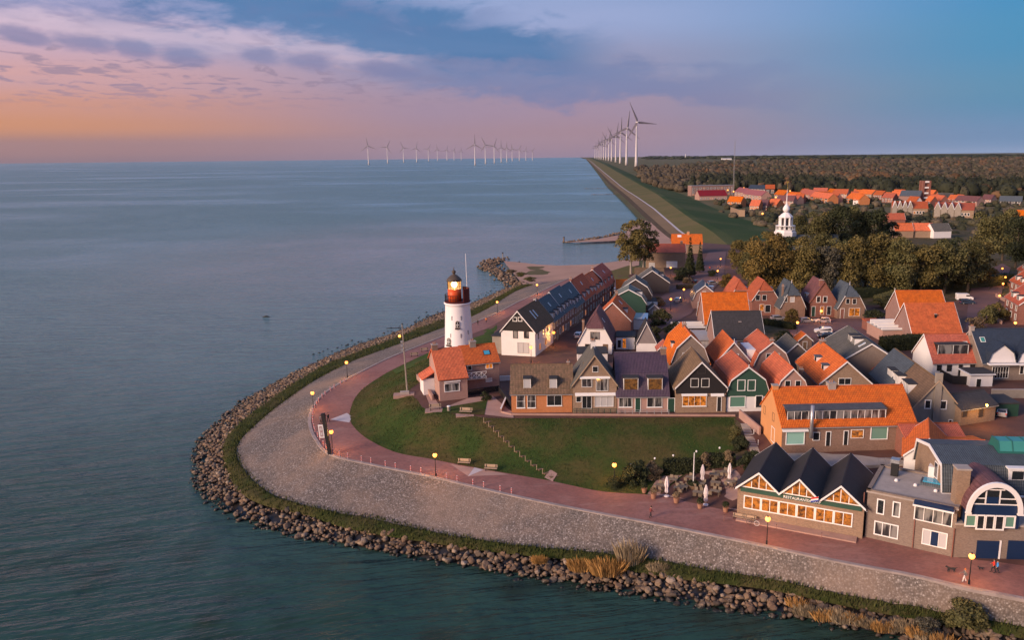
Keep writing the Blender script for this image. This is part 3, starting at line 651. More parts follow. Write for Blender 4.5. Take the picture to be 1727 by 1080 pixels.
# ------------------------------------------------------------------ houses
PROF = {'gable': [(0, 0), (.5, 1), (1, 0)],
        'gambrel': [(0, 0), (.13, .50), (.5, 1), (.87, .50), (1, 0)],
        'half': [(0, 0), (.24, .54), (.5, 1), (.76, .54), (1, 0)],
        'flat': [(0, 0), (1, 0)],
        'mono': [(0, 0), (1, 1)]}
class House:
    def __init__(s, name, label, A, B, dep, ev=None, rv=None, em=None, rm=None, ridge='y', prof='gable', ah=0., rot=None, wall='brick_brown', roof='orange_tile',
                 hip=None, over=.3, og=.25, barge='white', cat='house', group=None, world=False, w=None, gutter=True, base=-2.5, th=.16, dz=0., rlen=None, walls=True):
        if world: a = Vector((A[0], A[1])); b = Vector((B[0], B[1])) if B else None; s.g = h(*a) + dz
        else:
            a3 = PT(*A, ah); s.g = a3.z + dz; a = a3.xy
            b = None
            if B is not None: b = P(B[0], B[1], s.g + ah).xy
        if rot is not None:
            r = R_(rot)
            if w is None: w = (b - a).length if rot else (b.x - a.x)
        else:
            d = b - a; r = math.atan2(d.y, d.x)
            if w is None: w = d.length
        s.A, s.r, s.w, s.d = a, r, w, dep
        s.X = Vector((math.cos(r), math.sin(r), 0)); s.Y = Vector((-math.sin(r), math.cos(r), 0)); s.O = Vector((a.x, a.y, s.g))
        s.ridge, s.over, s.og = ridge, over, og
        e_ = em if em is not None else (ah if ah else zat(ev, *(s.O + s.X * w * .5).xy) - s.g)
        mid = s.O + s.X * w * .5 + s.Y * (dep * .5 if ridge == 'x' else (hip or 0))
        rr = rm if rm is not None else (zat(rv, *mid.xy) - s.g)
        s.e, s.rz = e_, rr
        pf = PROF[prof] if isinstance(prof, str) else prof
        s.prof = [(a_, e_ + t * (rr - e_)) for a_, t in pf]
        s.root = empty(name, s.O, r, label, cat, group)
        L = dep if ridge == 'y' else w; sp = w if ridge == 'y' else dep; s.L, s.sp = L, sp
        pt = (lambda q, l, z: (q * sp, l, z)) if ridge == 'y' else (lambda q, l, z: (l, q * sp, z))
        s.pt = pt
        mb = MB(); pr = s.prof; ap = max(range(len(pr)), key=lambda i: pr[i][1])
        s.hip = hip
        if walls:
            for l in (0, L):
                p = pr if not (hip and l == 0) else [x for i, x in enumerate(pr) if i != ap]
                ring = [pt(0, l, base)] + [pt(q, l, z) for q, z in p] + [pt(1, l, base)]
                if (l == 0) == (ridge == 'y'): ring = ring[::-1]
                mb.poly(ring)
            for q, z in (pr[0], pr[-1]):
                ring = [pt(q, 0, base), pt(q, L, base), pt(q, L, z), pt(q, 0, z)]
                if (q == 0) == (ridge == 'y'): ring = ring[::-1]
                mb.poly(ring)
            s.wall = mb.build('wall', wall, s.root)
        mb = MB()
        if prof == 'flat':
            mb.box(-.15, -.15, e_ + .004, w + .15, dep + .15, e_ + .22)
        else:
            for i in range(len(pr) - 1):
                (q0, z0), (q1, z1) = pr[i], pr[i + 1]
                l0 = l1 = -og
                if hip:
                    if i + 1 == ap: l1 = hip
                    if i == ap: l0 = hip
                if i == 0 and over:
                    k = over / max(((q1 - q0) * sp), .3); q0, z0 = q0 - (q1 - q0) * k, z0 - (z1 - z0) * k
                if i == len(pr) - 2 and over:
                    k = over / max(((q1 - q0) * sp), .3); q1, z1 = q1 + (q1 - q0) * k, z1 + (z1 - z0) * k
                poly = [Vector(pt(q0, l0, z0)), Vector(pt(q1, l1, z1)), Vector(pt(q1, L + og, z1)), Vector(pt(q0, L + og, z0))]
                n = (poly[1] - poly[0]).cross(poly[3] - poly[0]).normalized()
                if n.z < 0: n = -n
                mb.prism([p + n * .01 for p in poly], n * th)
            if hip:
                (qa, za), (qb, zb) = pr[ap - 1], pr[ap + 1]; qm, zm = pr[ap]
                dzv = .25 * (zm - za) / (hip + og)
                poly = [Vector(pt(qa, -og - .25, za - dzv)), Vector(pt(qb, -og - .25, zb - dzv)), Vector(pt(qm, hip, zm))]
                n = (poly[1] - poly[0]).cross(poly[2] - poly[0]).normalized()
                if n.z < 0: n = -n
                mb.prism([p + n * .012 for p in poly], n * th)
        s.roof = mb.build('roof', roof, s.root)
        if prof not in ('flat', 'mono'):
            for i in range(1, len(pr) - 1):
                if pr[i][1] >= pr[i - 1][1] and pr[i][1] >= pr[i + 1][1]:
                    mb = MB(); q, z = pr[i]; mb.tube([pt(q, (hip or 0) - og, z + th), pt(q, L + og, z + th)], .14, 6); mb.build('ridge_tiles', roof, s.roof)
        if barge and prof != 'flat':
            for l, sg in ((-og, -1), (L + og, 1)):
                mb = MB()
                for i in range(len(pr) - 1):
                    (q0, z0), (q1, z1) = pr[i], pr[i + 1]
                    if hip and sg < 0 and ap in (i, i + 1): continue
                    p0, p1 = Vector(pt(q0, l, z0)), Vector(pt(q1, l, z1))
                    if i == 0: p0 = p0 + (p0 - p1).normalized() * over
                    if i == len(pr) - 2: p1 = p1 + (p1 - p0).normalized() * over
                    dirv = Vector(pt(0, sg * .07, 0))
                    mb.obox(p0 + Vector((0, 0, -.06)), p1 - p0, dirv, Vector((0, 0, .30)))
                if mb.f: mb.build('bargeboard', barge, s.root)
                if hip and sg < 0:
                    (qa, za), (qb, zb) = pr[ap - 1], pr[ap + 1]; mb = MB(); mb.obox(pt(qa, -og - .28, za - .25), Vector(pt(qb, 0, zb)) - Vector(pt(qa, 0, za)), pt(0, .08, 0), (0, 0, .2)); mb.build('gutter', 'frame', s.root)
        if gutter and prof != 'flat':
            for k, (i, j) in enumerate(((0, 1), (len(pr) - 1, len(pr) - 2))):
                q0, z0 = pr[i]; q1, z1 = pr[j]; o_ = over * (-1 if k == 0 else 1) / sp
                zz = z0 - over * (z1 - z0) / max(abs((q1 - q0) * sp), .3)
                mb = MB(); a_ = Vector(pt(q0 + o_, -og, zz - .10)); mb.obox(a_, pt(0, L + 2 * og, 0), pt((-.1 if k == 0 else .1) / sp, 0, 0), (0, 0, .12)); mb.build('gutter', 'grey_paint', s.root)
    def loc(s, wpt): q = Vector(wpt) - s.O; return Vector((q.dot(s.X), q.dot(s.Y), q.z))
    def wr(s, p): return s.O + s.X * p[0] + s.Y * p[1] + Vector((0, 0, p[2]))
    FR = {'F': lambda s: (Vector((0, 0, 0)), Vector((1, 0, 0)), Vector((0, -1, 0))), 'R': lambda s: (Vector((s.w, 0, 0)), Vector((0, 1, 0)), Vector((1, 0, 0))),
          'L': lambda s: (Vector((0, s.d, 0)), Vector((0, -1, 0)), Vector((-1, 0, 0))), 'B': lambda s: (Vector((s.w, s.d, 0)), Vector((-1, 0, 0)), Vector((0, 1, 0)))}
    def face(s, f):
        if isinstance(f, str): return s.FR[f](s)
        return (Vector((0, f, 0)), Vector((1, 0, 0)), Vector((0, -1, 0)))     # plane parallel to the front at depth f
    def fpx(s, f, u, v):                    # pixel -> (u, z) on a face
        o, ua, n = s.face(f); ow = s.wr(o); nw = s.X * n.x + s.Y * n.y; d = ray(u, v)
        t = (ow - Vector((0, 0, H))).dot(nw) / d.dot(nw); p = s.loc(Vector((0, 0, H)) + d * t) - o
        return p.dot(ua), p.z
    def rect(s, f, px):
        (a, b), (c, d) = s.fpx(f, px[0], px[3]), s.fpx(f, px[2], px[1]); return a, b, c - a, d - b
    def win(s, f, r, px=True, nx=1, ny=1, pane='glass', frame='frame', name='window', bar=.07, sill=False, parent=None, proud=.10):
        u, z, w, hh = s.rect(f, r) if px else r
        o, ua, n = s.face(f); up = Vector((0, 0, 1)); mb = MB(); b = bar
        def bx(u0, z0, du, dz_, t=proud): mb.obox(o + ua * u0 + up * z0 + n * .004, ua * du, up * dz_, n * t)
        bx(u - b * .5, z - b * .5, w + b, b); bx(u - b * .5, z + hh - b * .5, w + b, b); bx(u - b * .5, z + b * .5, b, hh - b); bx(u + w - b * .5, z + b * .5, b, hh - b)
        for i in range(1, nx): bx(u + w * i / nx - b * .3, z + b * .5, b * .6, hh - b, proud * .75)
        for i in range(1, ny): bx(u + b * .5, z + hh * i / ny - b * .3, w - b, b * .6, proud * .65)
        fr = mb.build(name, frame, parent or s.root)
        if (parent is None or parent.parent is None or True):
            mb = MB(); mb.obox(o + ua * (u + .01) + up * (z + .01) + n * .003, ua * (w - .02), up * (hh - .02), n * .018)
            pn = mb.build('pane', pane, fr if (parent is None) else parent)
        if sill:
            mb = MB(); mb.obox(o + ua * (u - .12) + up * (z - .14) + n * .005, ua * (w + .24), up * .1, n * .16); mb.build('sill', 'frame', fr if parent is None else parent)
        return fr
    def door(s, f, r, px=True, col='green_paint', frame='frame', glass_top=False):
        u, z, w, hh = s.rect(f, r) if px else r; o, ua, n = s.face(f); up = Vector((0, 0, 1))
        mb = MB(); mb.obox(o + ua * u + up * z + n * .004, ua * w, up * hh, n * .03); dr = mb.build('door', col, s.root)
        mb = MB()
        for (u0, z0, du, dz_) in ((u - .1, z, .1, hh + .1), (u + w, z, .1, hh + .1), (u, z + hh, w, .1)): mb.obox(o + ua * u0 + up * z0 + n * .004, ua * du, up * dz_, n * .07)
        mb.build('frame', frame, dr)
        return dr
    def awning(s, f, r, px=True, col='frame', out=.35):
        u, z, w, hh = s.rect(f, r) if px else r; o, ua, n = s.face(f); up = Vector((0, 0, 1)); mb = MB()
        a = o + ua * u + up * (z + hh) + n * .01; mb.prism([a, a + n * out - up * hh * .5, a + n * out - up * hh, a - up * hh * .2], ua * w); return mb.build('awning', col, s.root)
    def board(s, f, z, matn, off=.05, name='gable_boarding', top=True):
        """cladding over the upper part of the front gable above height z (or px row)"""
        pr = s.prof; pts = []
        def at(z_):
            out = []
            for (q0, z0), (q1, z1) in zip(pr, pr[1:]):
                if (z0 - z_) * (z1 - z_) < 0: out.append(q0 + (q1 - q0) * (z_ - z0) / (z1 - z0))
            return out
        if z <= s.e: ring = [(0, z)] + pr + [(1, z)]
        else: qs = at(z); ring = [(qs[0], z)] + [p for p in pr if p[1] > z] + [(qs[-1], z)]
        if s.hip: mx = max(p[1] for p in ring); ring = [p for p in ring if p[1] < mx - .01]
        mb = MB(); mb.prism([(q * s.sp, -.004, zz - .02) for q, zz in ring], (0, -off, 0)); return mb.build(name, matn, s.root)
    def slope(s, k):                         # k: 'F','B' for ridge x, 'L','R' for ridge y -> fn (l, z) -> local point on the (first matching) slope
        return s.prof if k in ('F', 'L') else [(q, z) for q, z in s.prof[::-1]]
    def q_at(s, k, z):
        pr = s.slope(k)
        for (q0, z0), (q1, z1) in zip(pr, pr[1:]):
            if z0 <= z <= z1 + 1e-6: return q0 + (q1 - q0) * (z - z0) / max(z1 - z0, 1e-6)
        return max(pr, key=lambda p: p[1])[0]
    def dormer(s, k, l, z0, wd, hd, pane='glass', nx=2, wall='white', roof='felt', px=None, slopez=.0, frame='frame', proud=0.):
        """box dormer on slope k; l = centre along the ridge axis, z0 = sill height; px gives the face rectangle for slope F"""
        if px is not None:                   # find depth where the roof meets the bottom edge
            um, vb = (px[0] + px[2]) / 2, px[3]; d = ray(um, vb); best = None
            for i in range(200):
                z_ = s.e + (s.rz - s.e) * i / 199; y = s.q_at('F', z_) * s.sp
                o = s.wr((0, y, 0)); t = (o - Vector((0, 0, H))).dot(s.Y) / d.dot(s.Y); p = s.loc(Vector((0, 0, H)) + d * t)
                if best is None or abs(p.z - z_) < best[0]: best = (abs(p.z - z_), y, p.z)
            y = best[1]; (ua, za), (ub, zb) = s.fpx(y, px[0], px[3]), s.fpx(y, px[2], px[1]); l, z0, wd, hd = (ua + ub) / 2, za, ub - ua, zb - za
        pr = s.slope(k); sg = 1 if k in ('F', 'L') else -1
        q0 = s.q_at(k, z0) - sg * proud / s.sp; z1 = z0 + hd; q1 = s.q_at(k, min(z1, s.rz - .05))
        if abs(q1 - q0) * s.sp < .6: q1 = q0 + sg * .6 / s.sp
        pt = s.pt; mb = MB()
        tri_ = [Vector(pt(q0, l - wd / 2, z0 - .1)), Vector(pt(q0, l - wd / 2, z1)), Vector(pt(q1, l - wd / 2, z1)), Vector(pt(q1, l - wd / 2, z0 - .1))]
        mb.prism(tri_, pt(0, wd, 0)); dm = mb.build('dormer', wall, s.root)
        mb = MB(); a = Vector(pt(q0 - sg * .2 / s.sp, l - wd / 2 - .12, z1 + .004)); mb.obox(a, pt(0, wd + .24, 0), Vector(pt(q1 + sg * .1 / s.sp, 0, z1 + slopez)) - Vector(pt(q0 - sg * .2 / s.sp, 0, z1)), (0, 0, .14)); mb.build('dormer_roof', roof, dm)
        n = Vector(pt(-sg, 0, 0)); n = n.normalized(); ua = Vector(pt(0, 1, 0)); o = Vector(pt(q0, l - wd / 2, z0)); b = .08; mb = MB()
        def bx(u0, zz, du, dz_, t): mb.obox(o + ua * u0 + Vector((0, 0, zz)) + n * .004, ua * du, Vector((0, 0, dz_)), n * t)
        bx(0, 0, wd, .12, .07); bx(0, hd - .1, wd, .1, .07)
        for i in range(nx + 1): bx(min(wd - b, max(0, wd * i / nx - b / 2)), .12, b, hd - .22, .065)
        mb.build('frame', frame, dm)
        mb = MB(); mb.obox(o + ua * .03 + Vector((0, 0, .06)) + n * .003, ua * (wd - .06), Vector((0, 0, hd - .1)), n * .02); mb.build('pane', pane, dm)
        return dm
    def sky(s, k, l, z, w=.8, hh=1.2, pane='sky_pane', frame='frame'):
        pr = s.slope(k); q = s.q_at(k, z); q2 = s.q_at(k, z + .3)
        if abs(q2 - q) < 1e-4: return
        a, b = Vector(s.pt(q, l, z)), Vector(s.pt(q2, l, z + .3)); up = (b - a).normalized(); al = Vector(s.pt(0, 1, 0)).normalized(); n = al.cross(up)
        if n.z < 0: n = -n
        o = a - al * w / 2 - up * hh / 2 + n * .16; mb = MB(); mb.obox(o, al * w, up * hh, n * .10); sk = mb.build('skylight', frame, s.root)
        mb = MB(); mb.obox(o + al * .1 + up * .1 + n * .09, al * (w - .2), up * (hh - .2), n * .03); mb.build('pane', pane, sk)
    def chim(s, q, l, up=1.0, w=.8, m='brick_brown', dep=None, pots=2):
        z = np.interp(q, [p[0] for p in s.prof], [p[1] for p in s.prof]); x, y, _ = s.pt(q, l, 0); d = dep or w
        mb = MB(); mb.box(x - w / 2, y - d / 2, z - 1.2, x + w / 2, y + d / 2, s.rz + up); c = mb.build('chimney', m, s.root)
        mb = MB(); mb.box(x - w / 2 - .08, y - d / 2 - .08, s.rz + up + .002, x + w / 2 + .08, y + d / 2 + .08, s.rz + up + .14); mb.build('cap', 'concrete', c)
        for i in range(pots): mb = MB(); mb.lathe([(.13, 0), (.10, .4)], 8, (x + (i - (pots - 1) / 2) * .34, y, s.rz + up + .14)); mb.build('chimney_pot', 'terracotta', c)
    def finial(s, hgt=.9):
        q, z = max(s.prof, key=lambda p: p[1]); l = (s.hip or 0) - s.og; mb = MB(); x, y, _ = s.pt(q, l, 0)
        mb.tube([(x, y, z - .1), (x, y, z + hgt)], [.09, .05], 6); mb.build('finial', 'white', s.root)
    def blk(s, name, mats, x0, y0, z0, x1, y1, z1): mb = MB(); mb.box(x0, y0, z0, x1, y1, z1); return mb.build(name, mats, s.root)
mat('sky_pane', (.35, .48, .6), .08, .02, spec=.9)
def R4(c, x0, y0, x1, y1): a = c(x0, y0); b = c(x1, y1); return (a[0], a[1], b[0], b[1])

# ---- front row on the terrace
T0 = 697
x = House('brick_cottage', 'low brick house glowing orange, moss brown roof, first of the front row beside the path', (863, T0), (965, T0), 8, ev=662.5, rv=616, ridge='x', rot=0, wall='brick_orange_lamplit', roof='brown_tile', barge=None)
for a in (215, 290): x.win('F', R4(c2, a, 940, a + 54, 1030), nx=1, ny=2, pane='glass_curtain', sill=True)
x.win('F', R4(c2, 427, 943, 528, 1015), nx=2, sill=True, pane='glass')
for a in (262, 445): x.dormer('F', 0, 0, 0, 0, px=R4(c2, a, 828, a + 50, 900), nx=1, wall='timber', pane='glass_blind')
x.chim(.5, x.w - .6, .5, .5, 'brick_brown', pots=1)
x = House('gabled_house', 'narrow brown brick house with pointed gable and balcony door, second in the front row', (966, T0), (1040, T0), 10, ev=650, rv=601, rot=0, wall='brick_tan', roof='grey_tile', barge='timber_pale')
x.win('F', R4(c2, 745, 740, 783, 780)); x.win('F', R4(c2, 670, 820, 740, 885), nx=2, ny=1, pane='glass_curtain'); x.win('F', R4(c2, 770, 822, 853, 912), nx=3, pane='glass_curtain')
x.awning('F', R4(c2, 655, 810, 868, 826)); x.awning('F', R4(c2, 622, 924, 905, 944), out=.5)
x.win('F', R4(c2, 630, 950, 665, 990)); x.win('F', R4(c2, 672, 948, 737, 1035), nx=2); x.win('F', R4(c2, 762, 948, 890, 1022), nx=3, pane='glass_blind'); x.chim(.5, 6.5, 1.2, .8, 'stucco')
x = House('purple_roofed_house', 'wide house with dark purple tile roof and two big dormer windows, front row', (1041, T0), (1127, T0), 11, ev=666, rv=596, ridge='x', prof=[(0, 0), (.22, .52), (.5, 1), (1, 0)], rot=0, wall='brick_pink', roof='purple_tile', barge=None)
for a in (962, 1132): x.dormer('F', 0, 0, 0, 0, px=R4(c2, a, 822, a + 103, 912), nx=1, pane='glass_dim', wall='white')
x.win('F', R4(c2, 930, 945, 1022, 1025), nx=3, pane='glass_curtain', sill=True); x.door('F', R4(c2, 1044, 958, 1080, 1062)); x.win('F', R4(c3, 130, 945, 235, 1025), nx=2, pane='glass_curtain', sill=True); x.door('F', R4(c3, 275, 965, 322, 1060))
x.chim(.5, x.w - .3, .9, 1., 'brick_brown')
x = House('black_boarded_house', 'black boarded gable house with white bargeboards and warm lit window', (1139, T0), (1224, T0), 11, ev=654, rv=612, rot=0, wall='brick_tan', roof='ochre_tile')
x.board('F', x.fpx('F', 1180, 664)[1], 'boards_black'); 
for a in (435, 510): x.win('F', R4(c3, a, 825, a + 55, 885), proud=.13, nx=1)
x.win('F', R4(c3, 485, 745, 540, 790), frame='boards_dark', proud=.11, pane='glass_curtain'); x.win('F', R4(c3, 378, 945, 545, 1018), nx=4, pane='glass_lit', sill=True); x.door('F', R4(c3, 620, 955, 650, 1055), col='boards_black')
x.awning('F', R4(c3, 370, 930, 550, 946)); x.awning('F', R4(c3, 575, 930, 668, 948))
x = House('green_gabled_house', 'dark green bell gable house with white trim beside the orange gable wall', (1225, 695), (1295, 695), 12, ev=658, rv=620, rot=2, wall='stucco', roof='rust_tile', prof=[(0, 0), (.08, .42), (.40, .86), (.5, 1), (.60, .86), (.92, .42), (1, 0)])
x.board('F', x.fpx('F', 1260, 669)[1], 'boards_green'); x.finial(.6)
for a in (762, 834): x.win('F', R4(c3, a, 835, a + 55, 910), proud=.13, bar=.12)
x.win('F', R4(c3, 708, 950, 818, 1025), pane='glass_green', bar=.12, sill=True); x.win('F', R4(c3, 888, 945, 938, 1030), bar=.1)
# ---- second rows behind
x = House('orange_gambrel_house', 'orange roofed gambrel house with small white dormer, behind the black boarded house', c3(300, 705), c3(560, 700), 12, em=4.6, ah=4.6, rv=566, rot=0, wall='brick_grey', roof='orange_tile', prof='gambrel')
x.win('F', R4(c3, 378, 645, 405, 690)); x.dormer('L', 4, 6.2, 1.6, 1.4, nx=1); x.chim(.5, 8, .6)
x = House('narrow_orange_house', 'narrow pointed gable house with bright orange roof between two gambrel houses', c3(620, 705), c3(845, 700), 11, ah=4.2, rv=578.5, rot=0, wall='brick_mauve', roof='orange_tile')
x.win('F', R4(c3, 690, 652, 773, 695), nx=3, pane='glass_blind'); x.finial(); x.blk('side_extension', 'white', x.w - .4, .5, 0, x.w + 1.6, 7, 6.4); x.dormer('R', 6, 6, 2, 1.4)
x = House('brown_gambrel_house', 'mauve brick gambrel house with two tall windows, right of the narrow orange house', c3(878, 725), c3(1125, 720), 12, ah=4.0, rv=578.5, rot=0, wall='brick_mauve', roof='rust_tile', prof='gambrel')
for a in (962, 1022): x.win('F', R4(c3, a, 650, a + 38, 712))
x.chim(.5, .6, .4, .7)
x = House('pink_gambrel_house', 'pink brick gambrel house with bright orange roof behind the long orange house', c3(1030, 930), c3(1262, 930), 12, ah=3.6, rv=623, rot=0, wall='brick_pink', roof='orange_tile', prof='gambrel')
for a in (1095, 1167): x.win('F', R4(c3, a, 840, a + 40, 890))
x.chim(.85, 2, -.6, .6)
x = House('broad_orange_house', 'broad ochre gable house with large orange roof and two pale dormers', c4(165, 800), c4(492, 795), 16, ah=4.2, rv=611, rot=-2, wall='brick_tan', roof='orange_tile')
x.win('F', R4(c4, 285, 765, 368, 806), nx=2); x.dormer('L', 4, 5.6, 1.5, 1.1, nx=1, roof='slate'); x.dormer('L', 9.5, 5.8, 1.5, 1.1, nx=1, roof='slate'); x.chim(.5, 15, .5, 1)
x = House('grey_roofed_barn', 'low pale grey roofed house behind the broad orange house', c4(-95, 640), c4(55, 610), 9, ah=3.2, rm=6.5, rot=-2, wall='brick_grey', roof='grey_tile')
x = House('charcoal_roofed_house', 'long charcoal roofed house with white verges in the middle of the village', c3(610, 552), c3(958, 556), 10, ah=4.4, rv=526, ridge='x', rot=0, wall='brick_mauve', roof='dark_tile')
x.chim(.3, x.w * .55, -2, .5, 'black_metal', pots=0); x.finial(.5)
x = House('orange_ridge_house', 'long orange roofed house with white verges behind the charcoal roof', c3(537, 440), c3(855, 440), 11, ah=4.2, rv=494.5, ridge='x', rot=0, wall='brick_mauve', roof='orange_tile')
x = House('flat_roofed_annex', 'stepped flat roofed annexes with white edges left of the orange roof', c3(402, 480), c3(536, 480), 9, ah=2.8, rm=2.8, rot=0, wall='brick_mauve', roof='felt', prof='flat')
for k in range(3): x.blk('parapet', 'white', -.3, 2.2 * k, 2.95, x.w + .2, 2.2 * k + .3, 3.4 + .2 * k)
x = House('conservatory', 'white framed glass conservatory beside the charcoal roofed house', c3(470, 555), c3(606, 555), 5, ah=2.6, rm=3.6, rot=0, wall='white', roof='grey_paint', prof='mono', ridge='x')
x.win('F', (.1, .6, x.w - .2, 1.8), px=False, nx=5, pane='glass_blind')
# ---- houses around the car square
def hiph(lbl, A, B, rv, wall, roof, kn, ew, lit_=None, name='half_hipped_house', ev=None, dep=10, wins=()):
    x = House(name, lbl, A, B, dep, ev=ev, rv=rv, rot=0, wall=wall, roof=roof, prof='half', hip=2.6); x.finial(1.)
    for w_ in wins: x.win('F', *w_[:1], **(w_[1] if len(w_) > 1 else {}))
    x.dormer('R', 5, x.e + (x.rz - x.e) * .38, 2.2, 1.5, roof='sky_pane'); return x
x = hiph('brick house with half hipped grey roof and orange lit window, rightmost on the car square', cC(862, 600), cC(1240, 610), 480, 'brick_brown', 'slate', 0, 0, ev=519.5, wins=((R4(cC, 975, 340, 1027, 405),), (R4(cC, 1060, 340, 1115, 410),), (R4(cC, 1012, 462, 1160, 568), dict(nx=2, pane='glass_lit'))))
x.door('F', R4(cC, 902, 470, 955, 600), col='brick_red')
x = House('red_brick_house', 'red brick pointed gable house with chimney and striped awnings on the car square', cC(505, 585), cC(840, 585), 10, ev=508, rv=476, rot=0, wall='brick_red', roof='mauve_tile', barge='brick_red')
for a in (592, 678): x.win('F', R4(cC, a, 310, a + 55, 388), bar=.12)
x.door('F', R4(cC, 528, 442, 578, 570)); x.win('F', R4(cC, 640, 440, 692, 545), pane='glass_lit'); x.win('F', R4(cC, 725, 440, 785, 548)); x.dormer('R', 4, 5.5, 1.8, 1.3, roof='sky_pane'); x.dormer('L', 5, 5, 1.8, 1.3, roof='sky_pane'); x.chim(.42, 1, .4, 1, 'brick_red')
x = hiph('grey half hipped house behind the gold bush on the car square', cC(120, 600), cC(445, 600), 477, 'brick_brown', 'slate', 0, 0, ev=518, wins=((R4(cC, 172, 312, 217, 383),), (R4(cC, 252, 318, 308, 385), dict(pane='glass_blind'))))
x.chim(.18, 3, -1, .5)
x = House('mauve_half_hipped_house', 'brick house with orange hip and mauve roof behind a dark tree', c3(862, 385), c3(1050, 385), 10, ev=506, rv=474, rot=0, wall='brick_red', roof='rust_tile', prof='half', hip=2.4)
for a in (890, 935): x.win('F', R4(c3, a, 240, a + 32, 278))
x.win('F', R4(c3, 918, 305, 950, 350), pane='glass_lit'); x.win('F', R4(c3, 955, 310, 995, 362)); x.dormer('R', 5, x.e + 1.5, 2, 1.4, roof='sky_pane')
x = House('orange_half_hipped_house', 'orange hipped house peeking above the long orange ridge', c3(700, 350), c3(870, 350), 10, ev=505, rv=473, rot=0, wall='brick_red', roof='rust_tile', prof='half', hip=2.4); x.dormer('R', 5, x.e + 1.5, 2, 1.4, roof='sky_pane')
x = House('white_edged_gambrel_house', 'brick gambrel house with thick white verge and navy roof, leftmost on the square', cA(435, 730), cA(790, 730), 11, ev=505, rv=482, rot=-6, wall='brick_mauve', roof='navy_tile', prof='gambrel'); x.finial()
x.door('F', R4(cA, 512, 630, 558, 728), col='black_metal'); x.win('F', R4(cA, 580, 465, 635, 545), pane='glass_blind'); x.dormer('R', 6, x.e + 1.6, 2, 1.5, roof='sky_pane')
# ---- right: orange pair, white house, navy roof, grey gables
x = House('front_orange_house', 'large orange tiled roof with white verges, nearer of the orange pair', c4(768, 470), c4(1110, 482), 11, ah=3.4, rv=512, ridge='x', rot=-1, wall='brick_mauve', roof='orange_tile'); x.chim(.25, x.w * .55, -2.2, .4, 'black_metal', pots=0)
x = House('rear_orange_house', 'orange tiled roof with finial, farther of the orange pair', c4(702, 365), c4(1015, 370), 11, ah=3.8, rv=491, ridge='x', rot=-1, wall='brick_mauve', roof='orange_tile'); x.finial()
x = House('white_edged_annex', 'low annexes with white flat roofs left of the orange pair', c4(575, 455), c4(765, 465), 10, ah=2.8, rm=2.8, rot=0, wall='brick_pink', roof='grey_paint', prof='flat')
for k in range(4): x.blk('parapet', 'white', -.3, 2.4 * k, 3.0, x.w * .9, 2.4 * k + .35, 3.4 + .25 * k)
x = House('brick_garage', 'low maroon brick garage beside the white edged annexes', c4(488, 405), c4(578, 405), 5, ah=2.4, rm=2.4, rot=0, wall='brick_red', roof='red_tile', prof='flat')
x = House('long_slate_house', 'long weathered grey roof with two white dormers and thin skylights', c4(330, 640), c4(720, 640), 17, ah=4.2, rv=581, rot=-5, w=10, wall='brick_grey', roof='grey_tile')
x.dormer('L', 8, 6, 1.8, 1.5); x.dormer('L', 5, 6, 1.8, 1.5); x.sky('L', 12, 8.4, .6, 1.6); x.sky('L', 2, 6.6, .6, 1.6)
x = House('grey_gabled_house', 'grey rendered gable house with centre chimney and white dormers down its left slope', c4(748, 1055), c4(1072, 1055), 22, ev=692, rv=643, rot=-5, wall='stone_grey', roof='ochre_tile', barge='timber_pale')
x.win('F', R4(c4, 845, 908, 888, 962), bar=.14); x.win('F', R4(c4, 945, 912, 990, 966), bar=.14); x.win('F', R4(c4, 1000, 1035, 1025, 1068), bar=.1); x.blk('chimney_stack', 'stone_grey', x.w * .5 - .55, -.25, .2, x.w * .5 + .55, .35, x.rz + 1.4)
for l, k in ((6, 3.2), (11, 2.6), (14.5, 2.4)): x.dormer('L', l, x.e + 1.2, k, 2., nx=4, pane='glass_blind')
mb = MB(); q_ = x.prof; mb.obox((-.35, 11, x.e - .15), (x.w * .5 + .35, 0, x.rz - x.e + .15), (0, 11.3, 0), Vector((-.5, 0, .5)) * .5); mb.build('slate_roof', 'slate', x.root)
x = House('white_house', 'white house with orange roof and wide dark dormer, dark terrace in front', c4(895, 760), c4(1205, 757), 9, ev=611, rv=564.5, ridge='x', rot=1, wall='white', roof='rust_tile')
x.dormer('F', 0, 0, 0, 0, px=R4(c4, 930, 545, 1135, 615), nx=2, wall='black_metal', pane='glass_curtain', roof='felt')
for a, b in ((925, 665), (990, 668), (1140, 668)): x.win('F', R4(c4, a, b, a + 33, b + 50), frame='black_metal')
x.door('F', R4(c4, 1063, 668, 1095, 750), col='black_metal', frame='grey_paint'); x.sky('F', x.w - 2, x.rz - 1.6, .9, .7, pane='sky_pane')
x = House('navy_roofed_house', 'house with navy tiled roof and two white gambrel dormers at the right edge', c4(1215, 780), c4(1600, 790), 11, ev=611, rv=556, ridge='x', rot=0, wall='brick_grey', roof='navy_tile', barge='concrete')
